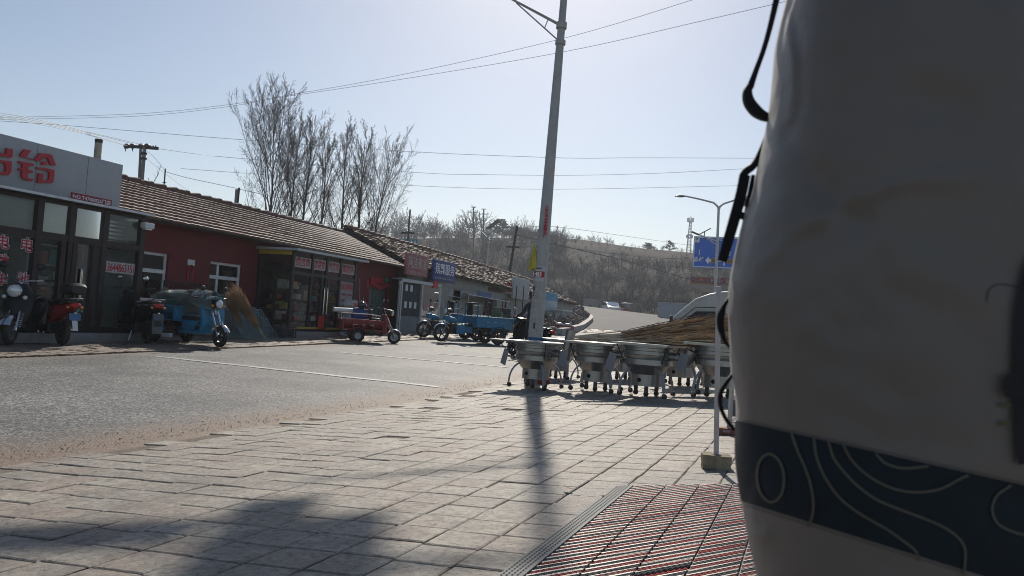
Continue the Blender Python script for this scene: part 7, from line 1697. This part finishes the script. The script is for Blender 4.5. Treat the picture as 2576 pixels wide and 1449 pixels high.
for L in ([(662, 722), (690, 810), (730, 900), (760, 990), (772, 1080), (765, 1150), (740, 1195)], [(775, 745), (790, 850), (830, 950), (900, 1050), (1000, 1130), (1120, 1200), (1220, 1270), (1280, 1320), (1300, 1372)], [(845, 760), (870, 850), (920, 920), (1000, 1000), (1100, 1070), (1250, 1130), (1400, 1190), (1490, 1250), (1530, 1320), (1522, 1440)],
          [(918, 780), (960, 860), (1040, 940), (1150, 1000), (1270, 1025), (1400, 1010), (1500, 960), (1545, 940)], [(1080, 830), (1130, 880), (1220, 905), (1345, 893)], [(1760, 990), (1690, 1040), (1665, 1110), (1690, 1180), (1760, 1220), (1840, 1242), (1950, 1250)], [(1950, 1100), (1880, 1130), (1900, 1180), (2000, 1190)]):
    ribbon(mb, smooth(Zf(L)), 3.2, .0012)
cl = mb.build('contour_lines', CLINE, o2_)
# vertical side seam and webbing near the right edge
mb = MB(bcen); ribbon(mb, smooth([Vector(p) for p in ((2600, 640), (2566, 760), (2558, 900), (2560, 1040), (2568, 1165))]), 17, .004); ribbon(mb, smooth([Vector(p) for p in ((2534, 940), (2530, 965), (2532, 995))]), 17, .006)
for v in list(mb.v): pass
mb.build('compression_strap', WEB, bag); mb = MB(bcen)
for y in (1016, 1063): ribbon(mb, [Vector((2508, y)), Vector((2520, y+1)), Vector((2536, y+2))], 4, .003)
mb.build('green_tab', M('olive_tab', (.09, .10, .03), .7), bag)
mb = MB(bcen); ribbon(mb, smooth([Vector(p) for p in ((2480, 760), (2486, 730), (2510, 715), (2560, 722))]), 1.3, .001); mb.build('stitching', M('thread', (.07, .065, .06), .8), bag); mb = MB(bcen); ribbon(mb, [Vector((1874+i*14, 1062+slope(1062)*(i*14)-5)) for i in range(52)], .8, .0012); mb.build('stitching', M('thread', (0, 0, 0)), bag); mb = MB(bcen); ribbon(mb, [Vector((1880+i*14, 1262+slope(1262)*(10+i*14)+6)) for i in range(40)], .8, .0012); mb.build('stitching', M('thread', (.07, .065, .06), .8), bag)
def strap(pts, name, mat=WEB, D=.70, th=.0011, n=10):
    P = smooth([Vector((x, y, h)) for x, y, h in pts], 7); C_ = [AD(p.x, p.y, D) for p in P]; mb = MB(bcen); vs = []; m_ = n
    for i, c in enumerate(C_):
        d = (C_[min(i+1, len(C_)-1)]-C_[max(0, i-1)]).normalized(); sd = d.cross(fwd).normalized(); hw = P[i].z*D/2000
        for k in range(m_): a = 2*pi*k/m_; ca, sa = cos(a), sin(a); vs.append(c+sd*hw*(abs(ca)**.5)*(1 if ca > 0 else -1)+fwd*th*(abs(sa)**.5)*(1 if sa > 0 else -1))
    mb.add(vs, [(i*m_+k, i*m_+(k+1) % m_, (i+1)*m_+(k+1) % m_, (i+1)*m_+k) for i in range(len(C_)-1) for k in range(m_)]+[list(range(m_))[::-1], [(len(C_)-1)*m_+k for k in range(m_)]])
    return mb.build(name, mat, bag, True)
strap([(1975, -90, 7), (1962, -40, 7), (1953, 0, 8), (1938, 65, 7), (1921, 125, 6.5), (1901, 180, 7), (1887, 220, 9)], 'side_strap'); strap([(1887, 214, 8), (1880, 232, 11), (1884, 256, 14), (1900, 278, 15), (1920, 292, 12), (1945, 300, 8)], 'strap_end', th=.004)
strap([(1930, 340, 6), (1912, 385, 7), (1897, 415, 9), (1876, 432, 10), (1868, 448, 10)], 'side_strap', th=.002); strap([(1874, 440, 14), (1864, 490, 14), (1845, 560, 14), (1826, 625, 13), (1817, 658, 12)], 'strap_tail', th=.0015)
strap([(1895, 440, 5), (1884, 500, 6), (1872, 560, 5), (1850, 660, 4)], 'side_strap', D=.705); mb = MB(bcen)
mb.bar(AD(1884, 500, .701), AD(1880, 520, .701), .006, .004, fwd); mb.bar(AD(1872, 535, .701), AD(1868, 552, .701), .006, .004, fwd); mb.build('buckle', BLACK, bag)
strap([(1840, 745, 4), (1824, 764, 5), (1814, 790, 9), (1812, 815, 9), (1816, 838, 7), (1827, 864, 4), (1845, 880, 4)], 'side_strap', th=.002); strap([(1845, 940, 4), (1832, 955, 5), (1817, 978, 5.5), (1811, 1000, 5.5), (1813, 1024, 5), (1826, 1054, 5), (1846, 1080, 5)], 'side_strap', th=.002)
# stool that carries the pack, below the picture
zs = min(v.z for v in v3)-.012; t = thing('stool', 'plain wooden stool carrying the large taupe backpack', 'stool', (bcen.x, bcen.y, zfl)); hs = zs-zfl; WDS = M('stool_wood', (.25, .17, .1), .6)
MB().box(-.2, .2, -.2, .2, hs-.03, hs).build('seat', WDS, t, bevel=.008)
for sx in (-1, 1):
    for sy in (-1, 1): MB().bar((sx*.17, sy*.17, 0), (sx*.15, sy*.15, hs-.031), .035).build('leg', WDS, t)
print('bag bottom', zs, 'floor', zfl, 'stool h', hs)
# ---------------------------------------------------------------- thin spring haze
hz_ = MB().box(-440, 420, -70, 1560, -60, 75); ho = hz_.build('haze', None); ho.data.materials.clear()
hm = bpy.data.materials.new('haze'); hm.use_nodes = True; ht = hm.node_tree; ht.nodes.clear(); a = ht.nodes.new('ShaderNodeOutputMaterial'); v = ht.nodes.new('ShaderNodeVolumePrincipled')
v.inputs['Color'].default_value = (.80, .86, .95, 1); v.inputs['Density'].default_value = .0006; v.inputs['Anisotropy'].default_value = .35; ht.links.new(v.outputs[0], a.inputs['Volume'])
ho.data.materials.append(hm); tag(ho, 'thin pale haze over the street and hills', 'haze', kind='stuff')
